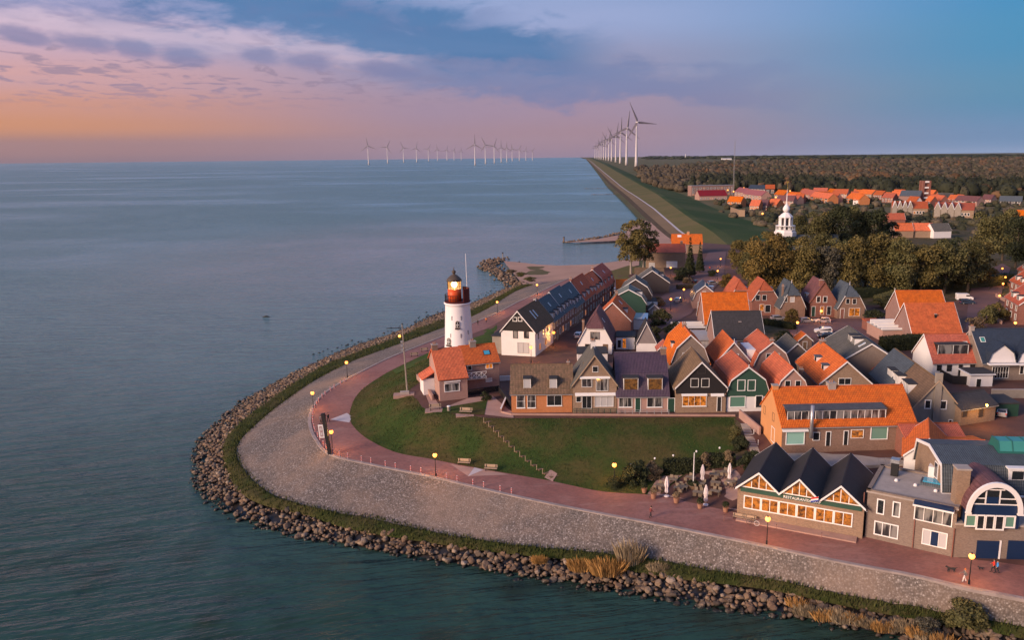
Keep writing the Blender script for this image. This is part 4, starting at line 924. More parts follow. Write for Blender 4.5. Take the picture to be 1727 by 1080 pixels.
for a, b in ((1250, 1432), (1440, 1622)):
    u0_, z0_ = x.fpx('F', *c4(a, 660)); u1_, _ = x.fpx('F', *c4(b, 660)); zt = x.fpx('F', *c4(a, 545))[1]; wd = u1_ - u0_; hh = zt - z0_
    ring = [(0, 0), (wd * .1, hh * .5), (wd * .5, hh), (wd * .9, hh * .5), (wd, 0)]
    mb = MB(); mb.prism([(u0_ + q, -.4, z0_ + z) for q, z in ring], (0, 4.2, 0)); dm = mb.build('dormer', 'white', x.root)
    mb = MB(); mb.prism([(u0_ + wd * .5 + (q - wd * .5) * .8, -.41, z0_ + .2 + z * .8) for q, z in ring], (0, -.04, 0)); mb.build('gable_panel', 'stucco', dm)
    mb = MB()
    for (p, q) in zip(ring, ring[1:]): mb.obox((u0_ + p[0], -.7, z0_ + p[1] + .01), (q[0] - p[0], 0, q[1] - p[1]), (0, 4.6, 0), (0, 0, .22))
    mb.build('dormer_roof', 'navy_tile', dm)
    mb = MB(); mb.box(u0_ - .1, -1.5, z0_ - .35, u0_ + wd + .1, -.02, z0_ - .1); mb.build('balcony', 'white', x.root)
x.win('F', R4(c4, 1280, 690, 1395, 765), nx=6, ny=2, pane='glass'); x.win('F', R4(c4, 1462, 685, 1493, 738)); x.sky('F', 1.4, x.rz - 1.8, 1., 1.2, pane='teal_glass'); x.chim(.5, 0, .6, .8, 'concrete')
x = House('flat_shed', 'small grey flat roofed shed with white fascia in front of the navy roofed house', c4(1140, 820), c4(1288, 820), 4, ev=636, rm=2.6, em=2.6, rot=0, wall='stucco', roof='felt', prof='flat')
x.blk('fascia', 'white', -.5, -.5, 2.45, x.w + .3, 4.2, 2.6); x.door('F', R4(c4, 1180, 770, 1215, 825), col='black_metal')
x = House('tiled_shed', 'low brick shed with grey tile roof lit by an orange wall lamp', c4(1075, 1075), c4(1300, 1040), 6, ev=686.5, rv=663, ridge='x', wall='brick_tan', roof='dark_tile', barge=None)
for a in (1090, 1195): x.door('F', R4(c4, a, 960, a + 35, 1020), col='boards_dark', frame='timber')
x = House('green_garage', 'low dark green garage doors beside the lamp lit shed', c4(1300, 1015), c4(1456, 1015), 5, ev=684, em=2.3, rm=2.3, rot=0, wall='green_paint', roof='felt', prof='flat')
x = House('terrace_garage_roof', 'narrow dark boarded house between the long orange house and the grey gable', c6(940, 330), c6(1035, 330), 9, ev=686, em=6, rm=6, rot=0, wall='boards_dark', roof='felt', prof='flat')
x.win('F', R4(c6, 975, 175, 1000, 198)); x.win('F', R4(c6, 1003, 243, 1023, 265))
# ---- the street of row houses behind the lighthouse
_p0, _p1 = PT(846, 599), PT(903, 602); O_, dirS = Vector((_p0.x, _p0.y)), Vector((math.sin(R_(15.2)), math.cos(R_(15.2)))); RW = (_p1 - _p0).length; crs = Vector((dirS.y, -dirS.x))
row = [(0, 15.6, 5.8, 10.6, 'brown_tile', 'stucco', 'white house with black boarded gable and brown roof at the head of the street'),
       (15.6, 27, 5.6, 10.4, 'navy_tile', 'brick_brown', 'navy roofed terraced house next to the white and black house'),
       (27.2, 37.6, 5.9, 11.0, 'navy_tile', 'brick_brown', 'navy roofed terraced house with a row of white dormers, second along the street'),
       (38, 49, 5.4, 10.6, 'navy_tile', 'brick_tan', 'navy roofed terraced house with white verge, third along the street'),
       (50, 65, 5.6, 11.0, 'red_tile', 'brick_red', 'red roofed terraced house with white dormers, nearest of the red roofs'),
       (65.2, 79, 5.3, 10.3, 'orange_tile', 'brick_red', 'middle terraced house with brighter orange roof among the red roofs'),
       (79.4, 95, 5.6, 11.0, 'red_tile', 'brick_red', 'red roofed gambrel house at the far end of the terrace')]
for k, (t0, t1, e_, r_, rf, wl, lb) in enumerate(row):
    a = O_ + dirS * t0; b = a + crs * RW
    x = House('terraced_house' if k else 'black_gabled_house', lb, a, b, t1 - t0, em=e_, rm=r_, world=True, wall=wl, roof=rf, prof='gambrel' if k == 6 else 'gable', barge='white', group=None if k in (0,) else 'houses along the street terrace')
    if k == 0:
        x.board('F', x.fpx('F', 870, 558.5)[1], 'boards_black')
        for a_ in (188, 225): x.win('F', R4(c2, a_, 397, a_ + 26, 423), proud=.12, bar=.12)
        for a_ in (190, 266): x.win('F', R4(c2, a_, 490, a_ + 30, 542), frame='black_metal', pane='glass_curtain')
        x.win('F', R4(c2, 222, 577, 298, 645), nx=2, frame='grey_paint', pane='glass_blind'); x.sky('R', 6, 8.6, .5, 2.4); x.sky('R', 8, 8.6, .5, 2.); x.chim(.5, 14, .4, .6, 'white', pots=0)
        for u in (2, 6.5, 10): x.win('R', (u, 3.6, 1.1, 1.7), px=False, pane='glass_curtain')
        for u in (3, 8): x.win('R', (u, .8, 1.4, 1.6), px=False, pane='glass_lit')
        x.blk('side_porch', 'stone_grey', -2.6, 1, -1, .0, 7, 4.2); x.blk('porch_roof', 'felt', -2.9, .8, 4.2, .1, 7.2, 4.4)
    else:
        L = t1 - t0
        for i in range(3): x.dormer('R', L * (i + .5) / 3, e_ + .3, 1.3, 1.5, nx=1, pane='glass_curtain')
        for i in range(4):
            if i == 1: x.door('R', (L * (i + .3) / 4, 0, .95, 2.2), px=False, col='green_paint' if k % 2 else 'boards_dark')
            else: x.win('R', (L * (i + .2) / 4, .8, 1.2, 1.6), px=False, pane='glass_lit' if (k + i) % 4 == 0 else 'glass_curtain')
            x.win('R', (L * (i + .25) / 4, 3.5, 1.0, 1.4), px=False, pane='glass_curtain')
        x.sky('R', L * .5, r_ - 1.8, .5, 1.2)
        if k in (4, 6): x.chim(.5, .5, .7, .8, 'brick_red')
# ---- right side of the street
x = House('white_gambrel_house', 'white rendered half hipped house with mauve roof facing the camera', c2(645, 650), c2(880, 655), 12, ev=578, rv=527, rot=-8, wall='stucco', roof='mauve_tile', prof='half', hip=3.)
x.win('F', R4(c2, 730, 500, 793, 550), nx=2, frame='timber', pane='glass_curtain'); x.win('F', R4(c2, 693, 585, 735, 625), frame='timber'); x.door('F', R4(c2, 820, 588, 850, 655), col='timber', frame='timber'); x.chim(.1, 4, -2.5, .5, 'brick_brown'); x.sky('R', 4, 7.2, .5, 1.2)
x = House('small_orange_house', 'orange roofed house with chimney tucked behind the white gambrel house', cB_(380, 900), cB_(760, 920), 12, ah=4.2, rv=511, rot=-10, w=9.5, wall='brick_red', roof='orange_tile'); x.chim(.5, 11, .8, .7); x.sky('R', 7, 7.6, .6, 1.3); x.dormer('R', 4, 5.4, 1.6, 1.3)
x = House('sage_roofed_house', 'house with sage green tiled roof behind the orange one', cB_(640, 640), cB_(900, 640), 9, ah=4.6, rv=489, rot=-6, w=10, wall='boards_green', roof='sage_tile', prof='gambrel'); x.dormer('R', 3, 6.3, 1.8, 1.3, wall='white')
x = House('olive_roofed_house', 'house with weathered olive roof beyond the sage roof', cB_(760, 520), cB_(1000, 520), 9, ah=4.6, rm=9.5, rot=-6, w=10, wall='boards_dark', roof='grey_tile', prof='gambrel'); x.win('R', (3, 2, 1.2, 1.5), px=False)
x = House('orange_cross_house', 'bright orange roofed house with white side wall by the parked dark cars', cB_(715, 420), cB_(1095, 435), 8, ah=3.6, rv=472.5, ridge='x', rot=-3, wall='white', roof='orange_tile'); x.win('R', (2, 1.5, 1.4, 1.5), px=False)
x = House('grey_dormer_house', 'dark grey gable house with skylight and small dormers beyond the orange roof', cB_(1000, 330), cB_(1260, 330), 11, ah=3.8, rv=457, rot=-6, wall='boards_dark', roof='grey_tile', w=12); x.sky('R', 3, 7, .8, 1.4, pane='white'); x.dormer('R', 4, 5.2, 1.5, 1.2); x.dormer('R', 7, 5.2, 1.5, 1.2)
x = House('brown_shed', 'low brown roofed shed with white gable end below the beach villa', c9(370, 770), c9(700, 790), 8, ah=3, rv=452.5, ridge='x', rot=-4, wall='white', roof='brown_tile', barge=None)
x = House('beach_villa', 'ochre brick villa with brown roof and pale garage door beside the beach tree', c9(500, 660), c9(880, 705), 13, em=7, rv=412, ridge='x', rot=-6, wall='brick_tan', roof='red_tile', ev=430)
x.win('F', R4(c9, 535, 600, 605, 668), pane='glass_blind'); x.blk('garage_door', 'white', x.w * .52, -.08, 0, x.w * .8, -.004, 3); x.chim(.5, x.w - 1.5, 1.2, 1.1); x.win('R', (3, 3.5, 1.4, 2.2), px=False, pane='glass_blind')
x = House('orange_villa', 'large bright orange roofed villa behind the beach villa', c9(815, 372), c9(1185, 378), 12, ah=5, rv=395.5, ridge='x', rot=-6, wall='brick_tan', roof='orange_tile', barge=None); x.sky('F', 4, 8.5, 2, 1.6, pane='white'); x.chim(.5, x.w * .55, 1.3, 1.3, 'ochre_wall'); x.win('R', (3, 1.5, 1.5, 1.8), px=False)
x = House('flat_white_garage', 'white flat roofed garage block with dark front near the bushy path', cB_(1030, 640), cB_(1330, 640), 8, ah=2.9, rm=2.9, rot=-4, wall='brick_red', roof='felt', prof='flat'); x.blk('fascia', 'white', -.3, -.35, 2.2, x.w + .2, -.1, 3.2)
x = House('glass_veranda', 'white flat roofed extension with pale blue glass roof beside the small pink shed', cB_(860, 890), cB_(1180, 890), 8, ah=2.8, rm=2.8, rot=-8, wall='stucco', roof='sky_pane', prof='flat')
x = House('flat_kitchen', 'dark flat roofed annex with lit doorway beside the white gambrel house', c2(910, 620), c2(1040, 625), 6, ev=565, em=3, rm=3, rot=-6, wall='stucco', roof='felt', prof='flat'); x.win('F', R4(c2, 920, 555, 945, 610)); x.win('F', R4(c2, 955, 545, 980, 612), pane='glass_lit')
x = House('pink_shed', 'small pinkish shed with steep boarded gable and finial', c2(1052, 640), c2(1190, 640), 6, ev=579, rv=546, rot=-4, wall='stucco', roof='dark_tile'); x.board('F', x.e - .05, 'boards_grey'); x.finial(.5)
x = House('low_garden_shed', 'low grey shed behind the pointed front row gable', c2(640, 720), c2(850, 720), 6, em=2.2, rm=2.2, ev=600, rot=0, wall='stucco', roof='felt', prof='flat')
for (u_, v_, rf, lb) in ((1150, 604, 'dark_tile', 'tiny dark roofed shed behind the orange gambrel house'), (1205, 600, 'grey_tile', 'tiny grey roofed shed beside the narrow orange house'), (1346, 590, 'orange_tile', 'tiny orange roofed shed beside the car square hedge'), (1478, 645, 'red_tile', 'tiny red roofed shed between the broad orange and the grey gable house'), (1110, 606, 'rust_tile', 'tiny rust roofed shed behind the purple roofed house'), (1094, 535, 'grey_tile', 'tiny grey roofed shed by the flat white garage'), (1662, 632, 'rust_tile', 'tiny rust roofed shed right of the white house'), (1420, 612, 'dark_tile', 'tiny dark roofed shed below the long slate house')):
    x = House('garden_shed', lb, (u_, v_), (u_ + 30, v_), 3.4, em=2.2, rm=3.6, rot=0, w=3.2, wall='boards_grey' if rf[0] in 'gd' else 'brick_brown', roof=rf, cat='shed'); x.door('F', (1.1, 0, .9, 1.9), px=False, col='timber')
# ---- long orange house with ochre side
x = House('long_orange_house', 'long orange roofed house with ochre gable, wide strip dormer and steel flue', c6(328, 440), c6(975, 400), 11, ev=717, rv=653, ridge='x', rot=2, wall='brick_brown', roof='orange_tile', barge=None, base=-4, dz=-1.2)
mb = MB(); mb.prism([(-.01, 0, -4), (-.01, x.d, -4), (-.01, x.d, x.e), (-.01, x.d / 2, x.rz), (-.01, 0, x.e)], (-.05, 0, 0)); mb.build('gable_wall', 'ochre_wall', x.root)
x.dormer('F', 0, 0, 0, 0, px=R4(c6, 365, 172, 930, 240), nx=14, pane='glass_curtain', wall='black_metal', roof='slate', slopez=.3)
x.win('F', R4(c6, 355, 298, 462, 372), pane='glass_teal', bar=.12); x.win('F', R4(c6, 508, 302, 548, 348)); x.door('F', R4(c6, 582, 300, 610, 380), col='black_metal'); x.door('F', R4(c6, 683, 295, 710, 375), col='black_metal'); x.win('F', R4(c6, 725, 287, 798, 335), pane='glass_lit'); x.win('F', R4(c6, 836, 268, 936, 342), pane='glass_green', bar=.12)
x.awning('F', R4(c6, 332, 278, 480, 296), out=.5); x.chim(.5, x.w * .45, .7, 1.2, 'concrete'); x.chim(.5, .3, .5, .9, 'ochre_wall', pots=0)
for r in (R4(c6, 232, 150, 243, 192), R4(c6, 281, 188, 293, 232)): x.win('L', (x.fpx('L', r[0], r[3])[0], x.fpx('L', r[0], r[3])[1], .9, 1.3), px=False, frame='timber')
x.win('L', (x.fpx('L', *c6(273, 360))[0], x.fpx('L', *c6(273, 345))[1], 1.6, 2.4), px=False, bar=.1, pane='glass_blind')
fu, fz = x.fpx(-.6, *c6(500, 300)); mb = MB(); mb.tube([(fu, -.6, fz - 1), (fu, -.6, x.fpx(-.6, *c6(500, 150))[1])], .28, 12); mb.build('flue', 'steel', x.root, True)
tz = x.fpx('F', *c6(400, 400))[1] - .6
mb = MB(); mb.box(.0, -5.5, tz - .5, x.w + 1.5, -.02, tz); mb.build('roof_terrace', 'concrete', x.root); x.blk('terrace_wall', 'ochre_wall', .3, -5.2, -4, x.w * .9, -5.0, tz - .5)
LONG = x
for i in range(9): mb = MB(); mb.tube([(x.w * .62 + i * 1.1, -5.3, tz), (x.w * .62 + i * 1.1, -5.3, tz + 1)], .03, 5); mb.build('railing_post', 'steel', x.root)
mb = MB(); mb.tube([(x.w * .62, -5.3, tz + 1), (x.w * .62 + 8.8, -5.3, tz + 1)], .03, 5); mb.tube([(x.w * .62, -5.3, tz + .5), (x.w * .62 + 8.8, -5.3, tz + .5)], .025, 5); mb.build('railing', 'steel', x.root)
x = House('red_roofed_shed', 'low house with plain rust red roof behind the flat roofed brick building', c6(1045, 345), c6(1380, 345), 6, ah=3.2, rv=716, ridge='x', rot=0, wall='brick_red', roof='rust_tile', barge=None)
x = House('pink_gabled_shed', 'small pinkish white gable house with orange roof beside the roof terrace', c6(1032, 430), c6(1150, 430), 9, ah=4.2, rv=741, rot=-24, w=6, wall='stucco', roof='orange_tile'); x.win('F', (2.0, 4.0, .5, 1.0), px=False, frame='timber'); x.win('F', (3.0, 4.0, .5, 1.0), px=False, frame='timber')
x = House('orange_outbuilding', 'orange roofed outbuilding joined behind the navy gambrel building', c6(1130, 420), c6(1500, 400), 7, ah=4, rv=744, ridge='x', rot=-4, wall='stucco', roof='orange_tile', barge=None)
# ---- restaurant with three gables on the promenade
Z = ZP
RA = P(*cR_(20, 700), Z); RB = P(*cR_(1650, 1000), Z)
dR = (RB - RA).xy; rotR = math.degrees(math.atan2(dR.y, dR.x))
zig = [(0, -.0), (.175, 1), (.345, 0), (.50, 1), (.665, 0), (.82, 1), (1, 0)]
x = House('restaurant', 'restaurant with three dark zigzag gables and glowing orange windows on the promenade', RA.xy, RB.xy, 11.5, em=4.4, rm=6.9, world=True, wall='brick_tan', roof='black_roof', prof=zig, cat='restaurant', og=.5, base=-1)
RES = x
e_ = x.e
# eaves from the photo
W_ = x.w
x.blk('sign_board', 'boards_green', .4, -.16, e_ - .55, W_ - .3, -.006, e_ + .02)
# glazing band
bu0, bz0 = x.fpx('F', *cR_(110, 600)); bu1, bz1 = x.fpx('F', *cR_(1530, 640))
b0 = x.fpx('F', *cR_(110, 590))[1]; b1 = x.fpx('F', *cR_(110, 430))[1]
u0r, u1r = x.fpx('F', *cR_(110, 500))[0], x.fpx('F', *cR_(1530, 730))[0]
for i in range(6):
    uu = u0r + (u1r - u0r) * i / 6; x.win('F', (uu + .08, b0, (u1r - u0r) / 6 - .16, b1 - b0), px=False, nx=2, pane='glass_lit', bar=.14)
for (qa, qm, qb) in ((0, .175, .345), (.345, .50, .665), (.665, .82, 1)):
    zr = x.rz; zb = e_ + .12
    def pt_(q): return q * W_
    a0, a1 = lerp(qa, qm, .30), lerp(qb, qm, .30)
    top = lambda q: e_ + (zr - e_) * (1 - abs(q - qm) / ((qm - qa) if q < qm else (qb - qm))) - .45
    mb = MB(); mb.prism([(pt_(a0), -.03, zb + .1), (pt_(a1), -.03, zb + .1), (pt_(qm), -.03, top(qm))], (0, -.02, 0)); gw = mb.build('gable_window', 'glass_lit', x.root)
    mb = MB(); mb.box(pt_(lerp(qa, qm, .15)), -.12, zb, pt_(lerp(qb, qm, .15)), -.004, zb + .12)
    for f_ in (.35, 0, -.35):
        q = qm + f_ * ((qm - qa) if f_ < 0 else (qb - qm)); mb.box(pt_(q) - .05, -.12, zb + .12, pt_(q) + .05, -.004, max(zb + .3, top(q) - .02))
    mb.build('frame', 'frame', gw)
x.blk('promenade_step', 'paving_pale', .2, -1.6, -.5, W_ - .6, -.02, .18)
mb = MB(); mb.tube([(W_ * .655, -.2, e_ - .1), (W_ * .655, -1.0, e_ + .9)], .03, 5); fl = mb.build('flag_staff', 'white', x.root)
mb = MB()
for k, mi in ((0, 0), (1, 1), (2, 2)): mb.add([(W_ * .655 - .9, -1.0, e_ + .55 - .22 * k), (W_ * .655 + .02, -.95, e_ + .85 - .22 * k), (W_ * .655 + .02, -.95, e_ + .63 - .22 * k), (W_ * .655 - .9, -1.0, e_ + .33 - .22 * k), (W_ * .655 - .9, -.98, e_ + .55 - .22 * k), (W_ * .655 + .02, -.93, e_ + .85 - .22 * k), (W_ * .655 + .02, -.93, e_ + .63 - .22 * k), (W_ * .655 - .9, -.98, e_ + .33 - .22 * k)], [(0, 1, 2, 3), (7, 6, 5, 4), (0, 4, 5, 1), (3, 2, 6, 7)], mi)
mat('flag_red', (.6, .03, .03), .8, .05); mat('flag_blue', (.03, .06, .35), .8, .05)
mb.build('flag', ['flag_red', 'white', 'flag_blue'], fl)
def text(parent, s_, size, loc, mname, rx=math.pi / 2, rz=0, name='lettering', bold=.004):
    cu = bpy.data.curves.new(name, 'FONT'); cu.body = s_; cu.size = size; cu.extrude = .008; cu.offset = bold; cu.align_x = 'CENTER'
    o = bpy.data.objects.new(name, cu); COL.objects.link(o); dg = bpy.context.evaluated_depsgraph_get(); me = bpy.data.meshes.new_from_object(o.evaluated_get(dg)); me.materials.clear(); me.materials.append(M[mname])
    bpy.data.objects.remove(o); o = link(name, me, parent, loc); o.rotation_euler = (rx, 0, rz); return o
text(x.root, 'RESTAURANT', .52, (W_ * .475, -.19, e_ - .46), 'frame'); text(x.root, 'DE KAAP', .42, (W_ * .62, -.19, e_ - .44), 'frame')
# interior diners seen as chairs and tables behind glass are left to the lit panes
# ---- flat roofed brick building
BA = P(1458, 906, Z); BB = P(1607, 940.5, Z)
x = House('flat_roofed_brick_house', 'flat roofed brown brick building with white windows right of the restaurant', BA.xy, BB.xy, 9.5, em=6.3, rm=6.3, world=True, wall='brick_grey', roof='concrete', prof='flat', cat='building', base=-1)
x.win('F', R4(c6, 873, 690, 918, 762), bar=.14); x.win('F', R4(c6, 962, 705, 1008, 778), bar=.14, pane='glass_curtain')
x.win('F', (x.fpx('F', *c6(858, 880))[0], x.fpx('F', *c6(858, 880))[1], x.fpx('F', *c6(990, 905))[0] - x.fpx('F', *c6(858, 880))[0], 1.8), px=False, nx=3, bar=.14, pane='glass_curtain')
for px_ in ((800, 700), (1083, 880)): u_ = x.fpx('F', *c6(*px_))[0]; mb = MB(); mb.tube([(u_, -.12, -.4), (u_, -.12, 4.0 if px_[0] > 900 else 6.2)], .07, 6); mb.build('downpipe', 'brick_red', x.root)
ub, _ = x.fpx('F', *c6(1085, 800)); ue, _ = x.fpx('F', *c6(1302, 800))
zb = x.fpx('F', *c6(1085, 795))[1]; zt = x.fpx('F', *c6(1085, 700))[1]
x.win('F', (ub, zb, ue - ub, zt - zb), px=False, nx=4, bar=.12, pane='glass_curtain'); x.blk('sun_blind', 'navy_paint', ub - .1, -.9, zt + .1, ue + .1, -.01, zt + .5); x.blk('fascia', 'white', ub - .2, -.95, zt - .12, ue + .2, -.012, zt + .095)
zz = x.fpx('F', *c6(1132, 935))[1]; ua_ = x.fpx('F', *c6(1132, 910))[0]; ud = x.fpx('F', *c6(1270, 935))[0]; x.win('F', (ua_, zz, ud - ua_, 2.0), px=False, nx=3, bar=.12, pane='glass_blind'); x.blk('porch_door', 'navy_paint', lerp(ua_, ud, .35), -.09, zz, lerp(ua_, ud, .64), -.03, zz + 1.9)
x.blk('rooflight', 'slate', x.w * .52, 5.3, 6.5, x.w * .52 + 4.6, 7.2, 6.95); o_ = x.blk('rooflight_glass', 'sky_glass', x.w * .52 + .3, 5.5, 6.95, x.w * .52 + 4.3, 7.0, 7.1)
x.blk('vent_stack', 'black_metal', 1.6, 6.5, 6.4, 2.5, 7.4, 8.4); x.blk('vent_cap', 'steel', 1.5, 6.4, 8.4, 2.6, 7.5, 8.9); x.blk('roof_hatch', 'white', x.w * .58, 7.6, 6.4, x.w * .58 + 2, 9.0, 8.4)
for (a, b) in ((2.6, 5), (5, 4.6), (7.5, 4.0)): mb = MB(); mb.lathe([(.25, 6.4), (.25, 6.7), (.1, 6.85)], 8, (a, b, 0)); mb.build('roof_vent', 'white', x.root)
for q0, q1 in (((0, 0), (x.w, 0)), ((0, 0), (0, 9.5)), ((0, 9.3), (x.w, 9.3))):
    mb = MB(); mb.box(q0[0] - .15, q0[1] - .15, 6.53, max(q1[0], q0[0] + .25) + .1, max(q1[1], q0[1] + .25) + .1, 6.75); mb.build('parapet', 'brick_grey', x.root)
FLAT = x
# ---- slate gambrel building with barrel dormer
A2 = FLAT.wr((FLAT.w + .02, 0, 0)); d2 = Vector((math.cos(R_(-6)), math.sin(R_(-6)), 0))
x = House('barrel_dormer_house', 'large building with slate gambrel roof, arched white barrel window and navy garage doors', A2.xy, (A2 + d2 * 18).xy, 9, em=4.4, rm=4.4, prof='flat', world=True, wall='brick_grey', roof='concrete', cat='building', base=-1)
BIG = x
m0 = x.loc(FLAT.wr((8.5, 4.2, 0))); mx, my = m0.x, m0.y; Dp = 11.
zk = x.wr((mx, my + Dp / 2, 0)); rz_ = zat(752, zk.x, zk.y) - x.g; pf = [(my, 6.6), (my + .9, 9.9), (my + Dp / 2, rz_), (my + Dp - .9, 9.9), (my + Dp, 6.6)]
mb = MB()
for xx in (mx, mx + 24): mb.poly([(xx, my, -1)] + [(xx, a, b) for a, b in pf] + [(xx, my + Dp, -1)])
mb.poly([(mx, my, -1), (mx + 24, my, -1), (mx + 24, my, 6.6), (mx, my, 6.6)]); mb.build('upper_wall', 'brick_tan', x.root)
mb = MB()
for (a, b), (c, d) in zip(pf, pf[1:]):
    n_ = Vector((0, b - d, c - a)).normalized(); mb.prism([Vector((mx - .3, a, b)) + n_ * .01, Vector((mx + 24, a, b)) + n_ * .01, Vector((mx + 24, c, d)) + n_ * .01, Vector((mx - .3, c, d)) + n_ * .01], n_ * .18)
rf_ = mb.build('main_roof', 'slate', x.root)
mb = MB()
for (a, b), (c, d) in zip(pf, pf[1:]): mb.obox((mx - .45, a, b - .15), (0, c - a, d - b), (.14, 0, 0), (0, 0, .42))
mb.build('bargeboard', 'white', rf_); mb = MB(); mb.box(mx - .4, my - .35, 6.35, mx + 24, my - .1, 6.55); mb.build('gutter', 'white', rf_)
yb = -.5
f_ = lambda a, b: x.fpx(yb, *c6(a, b))
ua_, zc = f_(1392, 752); ue_ = f_(1684, 765)[0]; wd = ue_ - ua_; rad = wd / 2; ry = f_(1540, 600)[1] - zc; cxx = ua_ + rad
def arc(k=1., z0=0.): return [(cxx - rad * k * math.cos(math.pi * i / 18), zc + z0 + (ry - z0) * k * math.sin(math.pi * i / 18)) for i in range(19)]
ring = arc()
mb = MB(); mb.prism([(u, yb, z) for u, z in ring], (0, .3, 0)); bay = mb.build('arched_gable', 'navy_paint', x.root)
mb = MB()
for p, q in zip(ring, ring[1:]): mb.obox((p[0], yb - .25, p[1] + .01), (q[0] - p[0], 0, q[1] - p[1]), (0, my + 4.5, 0), Vector((((p[0] + q[0]) / 2 - cxx) / rad, 0, ((p[1] + q[1]) / 2 - zc) / ry + .15)).normalized() * .2)
mb.build('barrel_roof', 'mauve_tile', bay)
mb = MB(); ri, ro = arc(.93), arc(1.10)
for i in range(18): mb.prism([(ri[i][0], yb - .4, ri[i][1]), (ri[i + 1][0], yb - .4, ri[i + 1][1]), (ro[i + 1][0], yb - .4, ro[i + 1][1]), (ro[i][0], yb - .4, ro[i][1])], (0, .35, 0))
mb.box(ua_ - rad * .12, yb - .4, zc - .22, ua_ + rad * .1, yb - .05, zc - .004); mb.box(ue_ - rad * .1, yb - .4, zc - .22, ue_ + rad * .14, yb - .05, zc - .004); mb.build('arch_trim', 'white', bay)
gz = zc + ry * .27
mb = MB(); mb.prism([(u, yb - .005, max(z, gz)) for u, z in arc(.90)][1:-1], (0, -.03, 0)); mb.build('pane', 'glass', bay)
mb = MB(); uL, uR = f_(1490, 700)[0], f_(1570, 700)[0]
for uu in (uL, uR): mb.box(uu - .07, yb - .12, gz, uu + .07, yb - .04, zc + ry * .80)
for zz_, q0, q1 in ((zc + ry * .80, uL - .5, uR + .5), (zc + ry * .48, ua_ + rad * .18, uL), (zc + ry * .48, uR, ue_ - rad * .18), (gz, ua_ + rad * .08, ue_ - rad * .08)): mb.box(q0, yb - .115, zz_, q1, yb - .045, zz_ + .13)
mb.build('frame', 'white', bay)
mb = MB(); mb.box(uL + .1, yb - .10, gz + .15, uR - .1, yb - .045, zc + ry * .55); mb.build('balcony_door', 'navy_paint', bay)
zw1 = f_(1370, 772)[1]; zw0 = f_(1370, 835)[1]
mb = MB(); mb.box(ua_ - .1, yb + .02, 4.3, ue_ + .1, my, zc + .02); mb.build('bay_wall', 'navy_paint', x.root)
us = [f_(a, 800)[0] for a in (1375, 1440, 1490, 1545, 1600, 1662)]
for i in range(5): x.win(yb + .02, (us[i] + .06, (zw0 if i in (0, 4) else zw0 - .35), us[i + 1] - us[i] - .12, zw1 - zw0 + (0 if i in (0, 4) else .35)), px=False, bar=.17, pane='glass_green' if i in (0, 4) else 'glass')
for a, b in ((1440, 1568), (1617, 1790)):
    u0_, u1_ = x.fpx('F', *c6(a, 960))[0], x.fpx('F', *c6(b, 960))[0]; zt_ = x.fpx('F', *c6(a, 918))[1]
    gd = x.blk('garage_door', 'navy_paint', u0_, -.07, .0, u1_, -.004, zt_)
    for k in range(5): mb = MB(); mb.box(u0_ + .05, -.085, .1 + k * zt_ / 5, u1_ - .05, -.072, (k + 1) * zt_ / 5); mb.build('door_panel', 'navy_paint', gd)
    x.blk('door_post', 'white', u1_ + .004, -.1, 0, u1_ + .22, -.004, zt_ + .1)
uu = x.fpx('F', *c6(1308, 900))[0]; mb = MB(); mb.tube([(uu, -.12, -.3), (uu, -.12, 3.9)], .07, 6); mb.build('downpipe', 'brick_red', x.root)
cu = x.fpx(1.2, *c6(1318, 700))[0]; ce = x.fpx(1.2, *c6(1392, 700))[0]; x.blk('chimney_stack', 'brick_tan', cu, 1.2, 3.5, ce, 2.6, x.fpx(1.2, *c6(1350, 520))[1]); x.blk('chimney_cap', 'concrete', cu - .1, 1.1, x.fpx(1.2, *c6(1350, 520))[1] + .003, ce + .1, 2.7, x.fpx(1.2, *c6(1350, 510))[1])
dl = x.fpx(my, *c6(1625, 600))[0]; mb = MB(); mb.box(dl, my + .3, 8.2, dl + 2.2, my + 2.5, 9.9); dm = mb.build('dormer', 'white', x.root); mb = MB(); mb.box(dl + .4, my + .26, 8.5, dl + 1.8, my + .296, 9.6); mb.build('pane', 'glass', dm); mb = MB(); mb.box(dl - .25, my, 9.904, dl + 2.45, my + 2.9, 10.1); mb.build('dormer_roof', 'white', dm)
gy = my + Dp / 2 - .2; gx = x.fpx(gy, *c6(1535, 400))[0]; gz0 = rz_ - .6
x.blk('roof_greenhouse', 'teal_metal', gx, gy - 1.6, gz0, gx + 9, gy + 1.6, gz0 + .7)
mb = MB(); mb.prism([(gx + .1, gy - 1.5, gz0 + .7), (gx + .1, gy + 1.5, gz0 + .7), (gx + .1, gy + .9, gz0 + 1.9), (gx + .1, gy - .9, gz0 + 1.9)], (8.8, 0, 0)); gh = mb.build('greenhouse_glass', 'teal_glass', x.root)
for i in range(6): mb = MB(); mb.prism([(gx + .06 + i * 1.7, gy - 1.56, gz0 + .7), (gx + .06 + i * 1.7, gy + 1.56, gz0 + .7), (gx + .06 + i * 1.7, gy + .95, gz0 + 1.96), (gx + .06 + i * 1.7, gy - .95, gz0 + 1.96)], (.12, 0, 0)); mb.build('glazing_bar', 'teal_metal', gh)
mb = MB(); mb.box(mx - .08, my + 2.6, 7.2, mx - .004, my + 3.8, 9.4); sw = mb.build('side_window', 'white', x.root); mb = MB(); mb.box(mx - .11, my + 2.75, 7.35, mx - .084, my + 3.65, 9.25); mb.build('pane', 'glass', sw)
